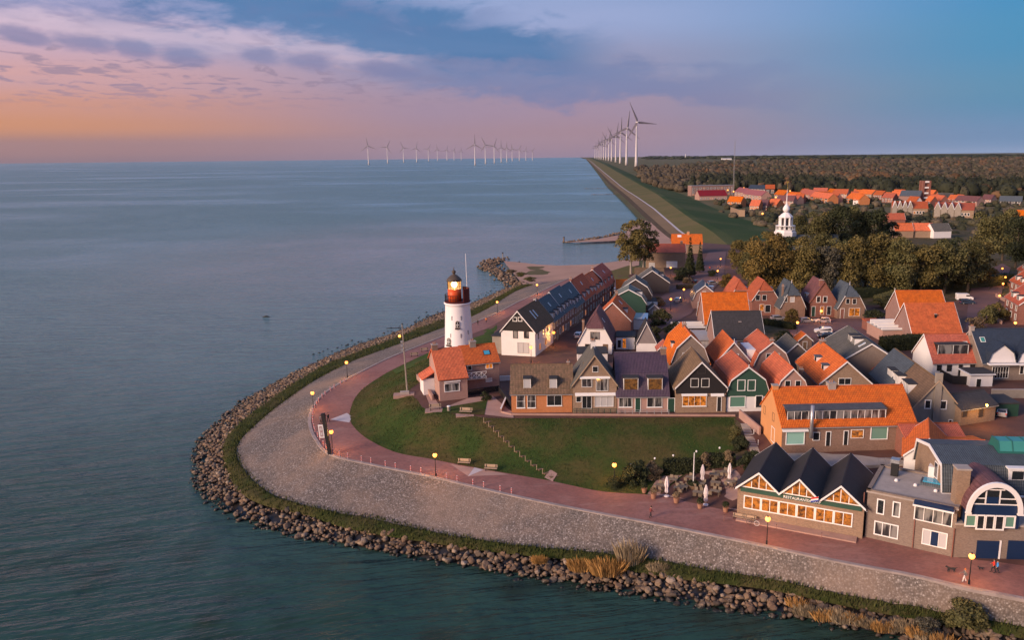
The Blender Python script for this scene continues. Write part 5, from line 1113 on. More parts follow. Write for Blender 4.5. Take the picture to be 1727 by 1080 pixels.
# ---- lighthouse keeper's house
x = House('keepers_house', 'brick house with orange roof and white balcony at the foot of the lighthouse', c1(735, 885), c1(945, 862), 7.5, ev=612, rv=583, ridge='x', wall='brick_mauve', roof='orange_tile', barge=None, base=-1, w=None)
KEEP = x
lw = x.fpx('F', *c1(560, 800))[0]
LW = 5.4
mb = MB(); r_ = (x.rz - x.e) / (x.sp / 2)
def roofz(y): return x.e + r_ * y
yf = -2.6
mb.poly([(-LW, yf, -1.5), (0, yf, -1.5), (0, yf, roofz(yf)), (-LW, yf, roofz(yf))]); mb.poly([(0, yf, -1.5), (0, 0, -1.5), (0, 0, roofz(0)), (0, yf, roofz(yf))])
mb.poly([(-LW, x.d, -1.5), (-LW, yf, -1.5), (-LW, yf, roofz(yf)), (-LW, x.d / 2, x.rz), (-LW, x.d, x.e)]); mb.poly([(0, x.d, -1.5), (-LW, x.d, -1.5), (-LW, x.d, x.e), (0, x.d, x.e)]); mb.build('wing_wall', 'brick_pink', x.root)
mb = MB(); n_ = Vector((0, -r_, 1)).normalized()
mb.prism([Vector((-LW - .25, yf - .3, roofz(yf - .3))) + n_ * .012, Vector((.2, yf - .3, roofz(yf - .3))) + n_ * .012, Vector((.2, x.d / 2, x.rz)) + n_ * .012, Vector((-LW - .25, x.d / 2, x.rz)) + n_ * .012], n_ * .17)
n2_ = Vector((0, r_, 1)).normalized(); mb.prism([Vector((-LW - .25, x.d / 2, x.rz)) + n2_ * .012, Vector((.0, x.d / 2, x.rz)) + n2_ * .012, Vector((.0, x.d + .3, x.e - .2)) + n2_ * .012, Vector((-LW - .25, x.d + .3, x.e - .2)) + n2_ * .012], n2_ * .16); mb.build('wing_roof', 'orange_tile', x.root)
x.win(yf, R4(c1, 612, 812, 700, 870), nx=2, pane='glass_curtain', bar=.13); x.awning(yf, R4(c1, 608, 797, 706, 812))
x.win('F', R4(c1, 862, 688, 902, 728), nx=2, pane='glass_lit', bar=.12); x.win('F', R4(c1, 752, 700, 775, 738)); x.win('F', R4(c1, 862, 785, 898, 808), pane='glass_blind')
zbal = x.fpx('F', *c1(740, 782))[1]; x.blk('balcony', 'concrete', .0, -1.4, zbal - .2, 4.2, -.01, zbal)
for i in range(4):
    mb = MB(); u_ = .05 + i * 1.02; mb.obox((u_, -1.4, zbal + .1), (1, 0, 1.0), (0, .05, 0), (.06, 0, -.05)); mb.obox((u_, -1.4, zbal + 1.1), (1, 0, -1.0), (0, .05, 0), (.06, 0, .05)); mb.box(u_, -1.42, zbal, u_ + .07, -1.33, zbal + 1.25); mb.box(u_, -1.42, zbal + 1.2, u_ + 1.02, -1.33, zbal + 1.28); mb.build('balustrade_panel', 'white', x.root)
x.chim(.5, -LW + .5, .9, 1.1, 'brick_brown'); x.chim(.5, x.w * .38, .9, 1.2, 'stone_grey'); x.sky('F', x.w * .72, lerp(x.e, x.rz, .5), 1.3, 1.2, pane='sky_glass', frame='black_metal')
mb = MB(); mb.box(-LW - 2.2, 2.4, -1.5, -LW - .02, 6.5, 3.2); mb.build('side_wing', 'stucco', x.root); mb = MB(); mb.prism([(-LW - 2.5, 2.2, 3.0), (-LW - .0, 2.2, 4.4), (-LW - .0, 2.2, 4.6), (-LW - 2.5, 2.2, 3.2)], (0, 4.6, 0)); mb.build('side_wing_roof', 'orange_tile', x.root)
x.win('L', (3.4, .8, 1.2, 2), px=False); 
gw_ = [(x.w + .3, 0), (.4, -3.2)]
# ---- houses at the right edge
for i, (u, v, lb) in enumerate(((1716, 548, 'brick terraced house at the right edge, nearest along the lamp lit street'), (1722, 512, 'brick terraced house at the right edge, second along the lamp lit street'), (1733, 488, 'brick terraced house at the right edge, third along the lamp lit street'))):
    x = House('terraced_house', lb, (u, v), (u + 90, v + 4), 13, em=5.5, rm=9.5, ridge='y', rot=-14, w=10, wall='brick_red', roof='red_tile', group='houses on the east street')
    for uu in (2, 6, 10): x.win('L', (uu, .9, 1.3, 1.7), px=False, pane='glass_curtain'); x.win('L', (uu, 3.4, 1.2, 1.4), px=False)
    x.dormer('L', 4, 6, 2, 1.4); x.dormer('L', 9, 6, 2, 1.4); x.blk('garden_wall', 'brick_pink', -4, 0, -.5, -3.8, 13, .9)
# ------------------------------------------------------------------ lighthouse
bp_ = P(774.5, 590, 9.4); LX, LY = bp_.x, bp_.y; LZ = h(LX, LY)
def zl(v): return zat(v, LX, LY) - LZ
LH = empty('lighthouse', (LX, LY, LZ), 0, 'white round lighthouse with red lantern house and glowing lamp', 'lighthouse')
mpx = 1 / F * (PD(774, 560, LY) - Vector((0, 0, H))).length
zg = zl(509.5)
rb, rt = 24. * mpx, 20.4 * mpx
def _lh(t, b, pos):
    n = t.noise(t.vmath('MULTIPLY', pos, (1, 1, .25)), .9, 5, .6)
    t.setin(b.inputs['Base Color'], t.mix(t.math('MULTIPLY', t.sm(n, .5, .8), .35), (.86, .83, .85, 1), (.66, .61, .60, 1))); b.inputs['Roughness'].default_value = .55
matx('lighthouse_white', _lh); mat('lantern_red_lamplit', (.80, .12, .025), .45, .25, .8, (.38, .035, .012)); mat('gallery_maroon', (.10, .018, .018), .6, .25)  # lantern base red pushed towards orange: the lamp's glow painted into the colour
mat('dome_bronze', (.10, .075, .06), .55, .35, 1.5)
mb = MB(); mb.lathe([(rb + .25, -2), (rb + .1, .3), (lerp(rb, rt, .3), zg * .3), (lerp(rb, rt, .65), zg * .65), (rt, zg - .9), (rt + .05, zg - .5), (rt + .3, zg - .25), (rt + .3, zg)], 40); mb.build('tower', 'lighthouse_white', LH, True)
zr1 = zl(497)
gr = 20.8 * mpx
mb = MB(); mb.lathe([(gr, zg + .002), (gr + .1, zg + .12), (gr + .1, zg + .3)], 32); mb.build('gallery_floor', 'gallery_maroon', LH)
lr = 11.2 * mpx; z1_, z2_ = zl(487), zl(474); LCX = -.6
mb = MB(); mb.lathe([(lr, zg + .3), (lr, z1_)], 32, (LCX, 0, 0)); mb.build('lantern_base', 'lantern_red_lamplit', LH, True)
# weather screen on the right half of the gallery
mb = MB(); n = 14
for i in range(n):
    a0, a1 = R_(-52 + i * 120 / n), R_(-52 + (i + 1) * 120 / n)
    p = [Vector((math.cos(a) * gr * .98, math.sin(a) * gr * .98, zg + .3)) for a in (a0, a1)]; p2 = [Vector((math.cos(a) * gr * .90, math.sin(a) * gr * .90, zg + .3)) for a in (a0, a1)]
    mb.prism([p[0], p[1], p2[1], p2[0]], (0, 0, zl(487) - zg - .2))
mb.build('weather_screen', 'gallery_maroon', LH)
for i in range(18):
    a = R_(80 + i * 200 / 17); mb = MB(); mb.tube([(gr * .97 * math.cos(a), gr * .97 * math.sin(a), zg + .3), (gr * .97 * math.cos(a), gr * .97 * math.sin(a), zg + 1.9)], .05, 5); mb.build('railing_post', 'black_metal', LH)
mb = MB()
for zz_ in (zg + 1.0, zg + 1.9): mb.tube([(gr * .97 * math.cos(R_(80 + i * 10)), gr * .97 * math.sin(R_(80 + i * 10)), zz_) for i in range(21)], .05, 5)
mb.build('railing', 'black_metal', LH)
def _lg(t, b, pos):
    b.inputs['Base Color'].default_value = (.9, .7, .4, 1); b.inputs['Transmission Weight'].default_value = 1; b.inputs['Roughness'].default_value = .05; b.inputs['IOR'].default_value = 1.05
    b.inputs['Emission Color'].default_value = (1, .42, .08, 1); b.inputs['Emission Strength'].default_value = .35
matx('lantern_glass', _lg)
mb = MB(); mb.lathe([(lr * .97, z1_ + .002), (lr * .97, z2_)], 24, (LCX, 0, 0)); lg = mb.build('lantern_glazing', 'lantern_glass', LH)
for i in range(12): a = 2 * math.pi * i / 12; mb = MB(); mb.tube([(LCX + lr * math.cos(a), lr * math.sin(a), z1_), (LCX + lr * math.cos(a), lr * math.sin(a), z2_)], .06, 5); mb.build('glazing_bar', 'dome_bronze', lg)
mb = MB(); mb.lathe([(.2, 0), (.55, .5), (.6, 1.0), (.2, 1.5)], 12, (LCX, 0, z1_ + .25)); mat('beam', (1, .8, .5), .5, 0, emit=(1, .72, .32), estr=14); mb.build('lamp', 'beam', LH, True)
zd = zl(463); mb = MB(); mb.lathe([(lr + .18, z2_ + .002), (lr + .18, z2_ + .35), (lr * .98, z2_ + .6), (lr * .8, lerp(z2_, zd, .6)), (lr * .45, lerp(z2_, zd, .9)), (.35, zd), (.3, zd + .25)], 24, (LCX, 0, 0)); mb.build('dome', 'dome_bronze', LH, True)
mb = MB(); mb.lathe([(.28, zd + .2), (.5, zd + .5), (.42, zd + .85), (.12, zd + 1.05), (.08, zd + 1.6), (.02, zd + 1.75)], 12, (LCX, 0, 0)); mb.build('finial', 'dome_bronze', LH, True)
def lwin(u, v0, v1, wpx):
    x_ = (u - 774.5) * mpx; z0_, z1w = zl(v1), zl(v0); r = np.interp((z0_ + z1w) / 2, [0, zg], [rb, rt]); y_ = -math.sqrt(max(r * r - x_ * x_, .1)); ang = math.atan2(x_, -y_); w_ = wpx * mpx / max(math.cos(ang), .4)
    hh = z1w - z0_; e_ = empty if False else None
    rg = [(-w_ / 2, 0), (w_ / 2, 0), (w_ / 2, hh * .7)] + [(w_ / 2 * math.cos(R_(a)), hh * .7 + hh * .3 * math.sin(R_(a))) for a in (30, 60, 90, 120, 150)] + [(-w_ / 2, hh * .7)]
    mb = MB(); mb.prism([(q, -.12, z) for q, z in rg], (0, .6, 0)); o = mb.build('window', 'stone_grey', LH); o.location = (x_, y_, z0_); o.rotation_euler.z = ang
    mb = MB(); mb.prism([(q * .74, -.15, hh * .1 + z * .82) for q, z in rg], (0, .02, 0)); mb.build('pane', 'glass_curtain', o)
    mb = MB(); mb.box(-.04, -.2, hh * .1, .04, -.155, hh * .85); mb.box(-w_ * .36, -.195, hh * .42, w_ * .36, -.156, hh * .48); mb.build('frame', 'frame', o)
    mb = MB(); mb.box(-w_ * .62, -.32, -.28, w_ * .62, .3, -.002); mb.build('sill', 'boards_dark', o)
lwin(776, 537, 549, 7); lwin(760.5, 566, 578, 7)
for u, v in ((764, 562), (781, 562), (767, 533), (782, 533), (792, 558)):
    x_ = (u - 774.5) * mpx; z0_ = zl(v); r = np.interp(z0_, [0, zg], [rb, rt]); y_ = -math.sqrt(max(r * r - x_ * x_, .1)); mb = MB(); mb.box(-.07, -.06, -.5, .07, .4, .5); o = mb.build('wall_anchor', 'boards_dark', LH); o.location = (x_, y_, z0_); o.rotation_euler.z = math.atan2(x_, -y_)
lamp_d = bpy.data.lights.new('lighthouse_lamp', 'POINT'); lamp_d.energy = 260; lamp_d.color = (1, .5, .15); lamp_d.shadow_soft_size = .8
lo = bpy.data.objects.new('lamp_light', lamp_d); COL.objects.link(lo); lo.parent = LH; lo.location = (LCX, 0, z1_ + 1.0)
# flagpole behind the tower
q = Vector((LX + 14 * mpx, LY + 5, h(LX, LY + 5))); FP = empty('flagpole', q, 0, 'tall thin white pole rising behind the lighthouse lantern', 'flagpole')
mb = MB(); mb.tube([(0, 0, 0), (-.3, 0, zat(428, q.x, q.y) - q.z)], [.12, .06], 8); mb.build('pole', 'white', FP); mb = MB(); mb.lathe([(.3, 0), (.3, .4), (.15, .5)], 8); mb.build('base', 'concrete', FP)

# ------------------------------------------------------------------ street lamps
def make_lamp(hh=3.6, strength=60):
    r = empty('street_lamp', (0, 0, 0)); r['category'] = 'street lamp'
    mb = MB(); mb.lathe([(.13, 0), (.13, .5), (.07, .6), (.05, hh - .45), (.09, hh - .42)], 8); mb.build('post', 'black_metal', r)
    mb = MB(); mb.lathe([(.10, hh - .42), (.28, hh - .28), (.36, hh - .05), (.28, hh + .16), (.12, hh + .26)], 10); hd = mb.build('lantern', 'lamp_glow', r)
    mb = MB(); mb.lathe([(.16, hh + .262), (.08, hh + .34), (.02, hh + .46)], 8); mb.build('cap', 'black_metal', r)
    l = bpy.data.lights.new('street_lamp_light', 'POINT'); l.energy = strength * 16; l.color = (1, .42, .09); l.shadow_soft_size = .35
    lo = bpy.data.objects.new('lamp_light', l); COL.objects.link(lo); lo.parent = r; lo.location = (0, 0, hh - .15)
    # soft light sphere larger than the closed globe, so its light gets past
    lo.location = (0, 0, hh - .06); l.shadow_soft_size = .46
    return r
LAMP = make_lamp()
lamps = [((735, 804), 'street lamp on the promenade below the grass hill, left of the pale triangle'), ((561, 762), 'street lamp beside the black sculpture post on the bend'), ((529, 692), 'street lamp on the outer bend above the stone slope'),
         ((586, 637), 'street lamp farther up the promenade left of the tall pole'), ((839, 528), 'street lamp on the promenade right of the lighthouse'), ((906, 497), 'street lamp on the promenade behind the navy roofs'),
         ((1036, 822), 'street lamp half hidden by the hedge at the hill foot'), ((1293, 919), 'street lamp in front of the restaurant'), ((1634, 986), 'street lamp nearest the strolling couple'),
         ((896, 612), 'street lamp in front of the white and black gabled house'), ((959, 552), 'street lamp against the terrace between navy and red roofs'), ((934, 585), 'street lamp by the side wall of the black gabled house'),
         ((1215, 450), 'street lamp at the mouth of the road by the weeping trees'), ((1210, 472), 'street lamp above the gold bush by the dark car'), ((1153, 506), 'street lamp beside the silver car'), ((1131, 524), 'street lamp left of the silver car by the bushes'), ((1243, 492), 'street lamp behind the orange hipped house'),
         ((1344, 567), 'street lamp by the hedge of the car square'), ((1384, 546), 'street lamp in front of the red brick house'), ((1131, 466), 'street lamp beside the beach villa'),
         ((1689, 468), 'farthest street lamp on the east street'), ((1694, 484), 'street lamp on the east street, second from far end'), ((1690, 496), 'street lamp on the east street, third from far end'), ((1684, 518), 'nearest street lamp on the east street'), ((1710, 568), 'street lamp above the navy roofed house')]
for i, ((u, v), lb) in enumerate(lamps):
    p = PT(u, v); o = LAMP if i == 0 else copy_tree(LAMP)
    o.location = p; o['label'] = lb; o['group'] = 'street lamps'; o.rotation_euler.z = random.random()
def wall_lamp(p, lb):
    r = empty('wall_lamp', p, 0, lb, 'wall lamp'); mb = MB(); mb.lathe([(.10, 0), (.2, .2), (.2, .35), (.05, .45)], 8); mb.build('glass_shade', 'lamp_glow', r); mb = MB(); mb.box(-.04, 0, .15, .04, .5, .23); mb.build('bracket', 'black_metal', r)
    l = bpy.data.lights.new('wall_lamp_light', 'POINT'); l.energy = 500; l.color = (1, .48, .12); l.shadow_soft_size = .3; lo = bpy.data.objects.new('lamp_light', l); COL.objects.link(lo); lo.parent = r; lo.location = (0, -.4, .1)
sh = [o for o in bpy.data.objects if o.name.startswith('tiled_shed')][0]
wall_lamp(PD(1664, 686, sh.location.y - .6), 'orange wall lamp at the corner of the tiled shed')

# ------------------------------------------------------------------ rocks
def rockmesh(seed, sub=2):
    rnd = random.Random(seed); bm = bmesh.new(); bmesh.ops.create_icosphere(bm, subdivisions=sub, radius=1)
    s = (rnd.uniform(.8, 1.25), rnd.uniform(.7, 1.1), rnd.uniform(.55, .8)); o = Vector((seed * 3.1, 1.7, 0))
    pl = [(Vector((rnd.gauss(0, 1), rnd.gauss(0, 1), rnd.gauss(0, .8))).normalized(), rnd.uniform(.45, .78)) for _ in range(12)]
    for v in bm.verts:
        c = v.co.copy(); k = 1 + .22 * mnoise.noise(c * 1.1 + o)
        for n_, d in pl:
            q = c.dot(n_)
            if q > d: c -= n_ * (q - d) * .97
        v.co = Vector((c.x * s[0], c.y * s[1], c.z * s[2])) * k
    me = bpy.data.meshes.new('boulder'); bm.to_mesh(me); bm.free()
    for p in me.polygons: p.use_smooth = False
    return me
def _rock(t, b, pos):
    g = t.n('ShaderNodeNewGeometry'); oi = t.n('ShaderNodeObjectInfo')
    k = t.math('FRACT', t.math('ADD', oi.outputs['Random'], g.outputs['Random Per Island']))
    c = t.ramp(k, [(0, (.055, .042, .033)), (.3, (.140, .085, .052)), (.55, (.215, .135, .082)), (.75, (.155, .118, .085)), (.92, (.28, .19, .122)), (1, (.36, .285, .22))])
    n = t.noise(pos, 2.2, 5, .65); c = t.mix(t.math('MULTIPLY', t.sm(n, .42, .72), .55), c, (.12, .095, .075, 1))
    z = t.sep(pos)[2]; wet = t.sm(t.math('ADD', z, t.math('MULTIPLY', t.noise(pos, .7, 3), .5)), .85, .40)       # algae up to the splash line
    c = t.mix(wet, c, (.018, .017, .014, 1)); t.setin(b.inputs['Base Color'], c)
    t.setin(b.inputs['Roughness'], t.math('MULTIPLY_ADD', wet, -.45, .85))
    bp = t.n('ShaderNodeBump'); bp.inputs['Strength'].default_value = .6; bp.inputs['Distance'].default_value = .12; t.l(t.noise(pos, 5., 4, .6), bp.inputs['Height']); t.l(bp.outputs[0], b.inputs['Normal'])
matx('boulder_stone', _rock)
RM = [rockmesh(i) for i in range(8)]; RL = [rockmesh(20 + i, 1) for i in range(6)]
for me in RM + RL: me.materials.append(M['boulder_stone'])
rng = random.Random(3); cand = []
for i in range(len(Sr)):
    x_, y_, _ = at_off(i, 0, 0)
    near = Vector((Sr[i].x, Sr[i].y)).length
    wdt = tW[i] + .4 - tR[i]; n_ = int(wdt / .19) + 1
    for k in range(n_):
        t = rng.random(); o_ = lerp(tR[i] - .7, tW[i] + .5, t) + rng.uniform(-.2, .2); j = min(max(i + rng.randint(-1, 1), 0), len(Sr) - 1)
        px_, py_, _ = at_off(j, o_, 0); px_ += rng.uniform(-.5, .5); py_ += rng.uniform(-.5, .5)
        s = (.22 + .42 * rng.random() ** 1.5) * (1.25 if rng.random() < .08 else 1) * (1.0 + .15 * (1 - t)); z_ = lerp(1.62, -.05, t) + rng.uniform(-.12, .18)
        if t > .93: z_ -= .15
        cand.append((px_, py_, z_, s))
def vis(c): u, v = proj(c[:3]); return 0 < u < 1727 and 0 < v < 1085
cand = [c for c in cand if -150 < proj(c[:3])[0] < 2000]
cand.sort(key=lambda c: -(c[3] / (Vector(c[:3]) - Vector((0, 0, H))).length) if vis(c) else 1)
for c in cand[:300]:
    o = link('boulder', rng.choice(RM), None, c[:3]); o.scale = (c[3], c[3], c[3]); o.rotation_euler = (rng.uniform(-.4, .4), rng.uniform(-.4, .4), rng.uniform(0, 6.3))
    tag(o, 'rounded brown boulder in the rock edging along the water', 'boulder', 'boulders of the rock edging')
def scatter_mesh(name, protos, items, mats, smooth=False):
    Vs = []; Fs = []; off = 0; pv = []
    for me in protos:
        v = np.zeros(len(me.vertices) * 3, np.float32); me.vertices.foreach_get('co', v); f = np.zeros(len(me.polygons) * 3, np.int32); me.polygons.foreach_get('vertices', f); pv.append((v.reshape(-1, 3), f.reshape(-1, 3)))
    for (x_, y_, z_, s, k, a) in items:
        v, f = pv[k]; ca, sa = math.cos(a), math.sin(a); sx, sy, sz = s if isinstance(s, tuple) else (s, s, s)
        w_ = v * (sx, sy, sz); w_ = np.stack([w_[:, 0] * ca - w_[:, 1] * sa + x_, w_[:, 0] * sa + w_[:, 1] * ca + y_, w_[:, 2] + z_], -1); Vs.append(w_); Fs.append(f + off); off += len(v)
    return link(name, npmesh(name, np.concatenate(Vs), np.concatenate(Fs), mats, smooth=smooth))
tag(scatter_mesh('rock_edging', RL, [(*c[:3], c[3], rng.randrange(6), rng.uniform(0, 6.3)) for c in cand[300:]], 'boulder_stone'), 'loose brown boulders edging the promenade dike', 'rocks', kind='stuff')
# jetty of rock round the beach
jl = resample(cr([P(u, v, .5) for u, v in ((880, 484), (862, 473), (843, 461), (826, 451), (822, 445), (832, 440), (849, 437))], 6), 1.2)
it = []
for p in jl:
    for k in range(7): it.append((p.x + rng.gauss(0, 2.4), p.y + rng.gauss(0, 3.2), .5 + rng.uniform(-.4, .5), rng.uniform(.6, 1.2), rng.randrange(6), rng.uniform(0, 6.3)))
gl = resample(cr([P(u, v, .3) for u, v in ((951, 409), (990, 404), (1030, 397), (1048, 392))], 5), 2)
for p in gl:
    for k in range(4): it.append((p.x + rng.gauss(0, 1.5), p.y + rng.gauss(0, 2.5), .4, rng.uniform(.7, 1.3), rng.randrange(6), rng.uniform(0, 6.3)))
for k in range(130):
    i = rng.randrange(int(len(Sr) * .62), len(Sr)); x_, y_, _ = at_off(i, tW[i] + rng.random() ** 2 * 6, 0); it.append((x_, y_, .0, rng.uniform(.3, .6), rng.randrange(6), rng.uniform(0, 6)))
for (u, v) in ((1020, 318), (1038, 328)): 
    a = P(u, v, .3)
    for k in range(14): it.append((a.x + 6 - k * 3, a.y, .2, 1.6, k % 6, k))
tag(scatter_mesh('jetty_rocks', RL, it, 'boulder_stone'), 'dark rock jetty curling round the beach', 'jetty', kind='stuff')
q = P(848, 436, 1.); JB = empty('jetty_beacon', q, 0, 'small beacon post on the tip of the rock jetty', 'beacon'); mb = MB(); mb.tube([(0, 0, -1), (0, 0, 2.6)], .25, 8); mb.build('post', 'stone_grey', JB); mb = MB(); mb.lathe([(.4, 2.6), (.4, 3.1), (.1, 3.4)], 8); mb.build('top_mark', 'black_metal', JB)
q = P(951, 409, .2); JB = empty('groyne_post', q, 0, 'dark post standing at the end of the sandy groyne', 'post'); mb = MB(); mb.tube([(0, 0, -1), (0, 0, 3.2)], .45, 8); mb.build('post', 'timber', JB); mb = MB(); mb.lathe([(.55, 3.2), (.5, 3.6)], 8); mb.build('cap', 'black_metal', JB)
q = P(449, 535, .05); mb = MB(); mb.tube([(-1.3, 0, .0), (-.5, .1, .22), (.4, 0, .25), (1.3, -.1, .05)], [.08, .3, .28, .06], 8); mb.build('driftwood', 'rock_wet', None, True, q)
tag(bpy.data.objects['driftwood'], 'dark lump of driftwood floating alone on the lake', 'driftwood')

# ------------------------------------------------------------------ vegetation
def leafcloud(seed, lobes, n, leaf, flat=.35):
    """lobes: (cx, cy, cz, rx, rz); n leaf faces spread over lobe shells"""
    r = np.random.RandomState(seed); L = np.array(lobes); w = (L[:, 3] ** 2); w = w / w.sum(); k = r.choice(len(L), n, p=w)
    d = r.normal(size=(n, 3)); d /= np.linalg.norm(d, axis=1)[:, None]; rad = r.uniform(.55, 1.0, n) ** .6
    d[:, 2] = np.where(d[:, 2] < -.35, -d[:, 2], d[:, 2])
    c = L[k, :3] + d * rad[:, None] * np.stack([L[k, 3], L[k, 3], L[k, 4]], -1)
    c += r.normal(size=(n, 3)) * leaf * .5
    a = r.normal(size=(n, 3)); a -= d * (a * d).sum(1)[:, None] * flat; a /= np.linalg.norm(a, axis=1)[:, None]
    b = np.cross(d + r.normal(size=(n, 3)) * .5, a); b /= np.linalg.norm(b, axis=1)[:, None]
    s = leaf * r.uniform(.6, 1.4, n)[:, None]
    V = np.stack([c - a * s, c - b * s * .7, c + a * s, c + b * s * .7], 1).reshape(-1, 3); Fq = np.arange(n * 4).reshape(-1, 4)
    return V, Fq
def lobes_round(seed, R=4., hz=9., n=14, z0=3.0):
    r = random.Random(seed); out = []
    for i in range(n):
        a = r.uniform(0, 6.28); t = r.random(); rr = R * (.25 + .55 * math.sqrt(r.random())) * (1 - .55 * abs(2 * t - .9) ** 2); q = R * r.uniform(.34, .5)
        out.append((rr * math.cos(a), rr * math.sin(a), lerp(z0 + q * .6, hz - q * .8, t), q, q * r.uniform(.75, 1.)))
    out.append((0, 0, (z0 + hz) / 2, R * .6, (hz - z0) * .42)); return out
def trunkmesh(seed, hz, r0_, spread, matn='bark', nb=6, lean=0.):
    r = random.Random(seed); mb = MB(); top = hz * .72
    mb.tube([(0, 0, -.6), (r.uniform(-.1, .1), 0, hz * .25), (lean * .5 + r.uniform(-.2, .2), r.uniform(-.2, .2), hz * .5), (lean, 0, top)], [r0_ * 1.2, r0_ * .85, r0_ * .6, r0_ * .2], 7)
    for i in range(nb):
        z = hz * lerp(.25, .6, i / nb); a = i * 2.4 + r.random(); s = spread * r.uniform(.5, .8); mb.tube([(lean * z / top, 0, z), (lean * z / top + s * .5 * math.cos(a), s * .5 * math.sin(a), z + s * .45), (lean + s * math.cos(a), s * math.sin(a), z + s * .8)], [r0_ * .4, r0_ * .28, r0_ * .08], 5)
    return mb.mesh('trunk', matn)
CR = {}
def crown(key, seed, lobes, n, leaf, matn):
    if key not in CR: CR[key] = npmesh('crown', *leafcloud(seed, lobes, n, leaf), matn)
    return CR[key]
BIGL = [lobes_round(10 + i, 6.0, 19, 28, 1.6) for i in range(4)]
def tree(p, label, kind='leaf_olive', v=0, sc_=(1, 1), group=None, name='tree', rz=None, shape='big'):
    r = empty(name, p, rz if rz is not None else random.random() * 6, label, 'tree', group); r.scale = (sc_[0], sc_[0], sc_[1])
    if shape == 'big': me = crown(('big', v, kind), 30 + v, BIGL[v % 4], 7500, .30, kind); tm = trunkmesh(v, 19, .38, 4.5) if ('t', v) not in CR else CR[('t', v)]; CR[('t', v)] = tm
    elif shape == 'small': me = crown(('small', v, kind), 60 + v, lobes_round(40 + v, 2.6, 6.5, 10, 1.6), 2200, .20, kind); tm = CR.setdefault(('ts', v), trunkmesh(9 + v, 6.5, .16, 2.))
    elif shape == 'bush': me = crown(('bush', v, kind), 66 + v, lobes_round(46 + v, 2.5, 4.4, 11, -.6), 2400, .19, kind); tm = CR.setdefault(('tb', v), trunkmesh(9 + v, 3.6, .14, 1.4))
    elif shape == 'airy':
        lb = [(math.cos(a) * rr, math.sin(a) * rr, z, q, q * 1.1) for a, rr, z, q in ((0, 2.5, 7, 2.1), (1.2, 3.2, 10, 2.2), (2.3, 3, 8, 2.), (3.3, 3.4, 11, 2.2), (4.4, 2.4, 13, 2.), (5.4, 3., 9.5, 2.2), (.6, 1.5, 15, 1.9), (2.8, 1.2, 16.5, 1.6), (3.9, 3.8, 7, 1.7), (1.8, 4.2, 12.5, 1.6), (5., 4.4, 13, 1.5), (.9, 2.6, 5.2, 1.8), (2.9, 2.8, 5.6, 1.9), (4.8, 2.6, 5., 1.8), (0, .4, 9, 2.6))]
        me = crown(('airy', v, kind), 80 + v, lb, 5200, .28, kind); tm = CR.setdefault(('ta', v), trunkmesh(19 + v, 16, .36, 5, 'bark_pale', 8, lean=1.))
    elif shape == 'conifer':
        lb = [(0, 0, z, max(.35, 1.9 * (1 - z / 9.6)), 1.2) for z in (1, 2, 3, 4, 5, 6, 7, 8, 8.8)]
        me = crown(('con', v, kind), 90 + v, lb, 2600, .20, kind); tm = CR.setdefault(('tc', v), trunkmesh(29 + v, 8, .18, .8))
    elif shape == 'willow':
        lb = [(math.cos(a) * 3.2, math.sin(a) * 3.2, z, 2.2, 3.2) for a, z in ((0, 7), (1, 8), (2, 6.5), (3, 8), (4, 7), (5, 8))] + [(0, 0, 11, 3, 2.6)]
        me = crown(('wil', v, kind), 95 + v, lb, 4200, .28, kind); tm = CR.setdefault(('tw', v), trunkmesh(39 + v, 11, .4, 3))
    link('crown', me, r); link('trunk', tm, r); return r
ORD = ['first', 'second', 'third', 'fourth', 'fifth', 'sixth', 'seventh', 'eighth', 'ninth', 'tenth', 'eleventh', 'twelfth', 'thirteenth', 'fourteenth', 'fifteenth']
# avenue of tall trees behind the car square
av = [(1278, 500, .95, 'leaf_gold', 395), (1312, 498, .95, 'leaf_gold', 392), (1350, 500, .95, 'leaf_autumn', 398), (1392, 500, .9, 'leaf_grey', 405), (1432, 500, 1.0, 'leaf_autumn', 392), (1472, 498, 1.0, 'leaf_autumn', 392), (1512, 500, .95, 'leaf_olive', 400), (1552, 498, .95, 'leaf_autumn', 402), (1592, 496, 1., 'leaf_olive', 400), (1632, 492, .95, 'leaf_olive', 405)]
pos_l = ['first from the church side', 'second from the church side', 'third from the church side', 'fourth from the church side', 'fifth in the line', 'sixth in the line', 'seventh in the line', 'fourth from the street end', 'third from the street end', 'last before the lamp lit street']
for i, (u, v, s, k, vt) in enumerate(av):
    p = PT(u, v); ht = zat(vt, p.x, p.y) - p.z; tree(p, 'tall autumn tree in the avenue behind the square, ' + pos_l[i], k, i % 4, (s * 1.12, ht / 19.3), 'trees of the avenue', 'avenue_tree')
for i in range(9):
    u = 1275 + i * 46; p = PT(u, 484); tree(p, ORD[i] + ' shaded tree from the left in the rear row of the avenue', ('leaf_olive', 'leaf_dark', 'leaf_autumn')[i % 3], (i + 1) % 4, (1.15, 17. / 19.3 + .1 * (i % 2)), 'rear row of the avenue', 'avenue_tree')
for i, (u, v, s, k, vt, lb) in enumerate(((1655, 470, 1.25, 'leaf_olive', 352, 'huge dark tree left of the lamp lit east street'), (1712, 452, 1.25, 'leaf_dark', 362, 'dark tree at the right edge beyond the lamps'), (1690, 440, 1.2, 'leaf_olive', 350, 'broad olive tree overtopping the avenue at far right'), (1246, 462, .8, 'leaf_autumn', 398, 'drooping tree between the road lamps and the church'), (1262, 480, .7, 'leaf_olive', 425, 'smaller tree at the left end of the avenue'))):
    p = PT(u, v); ht = zat(vt, p.x, p.y) - p.z; tree(p, lb, k, i % 4, (s, ht / 19.3), None, 'park_tree')
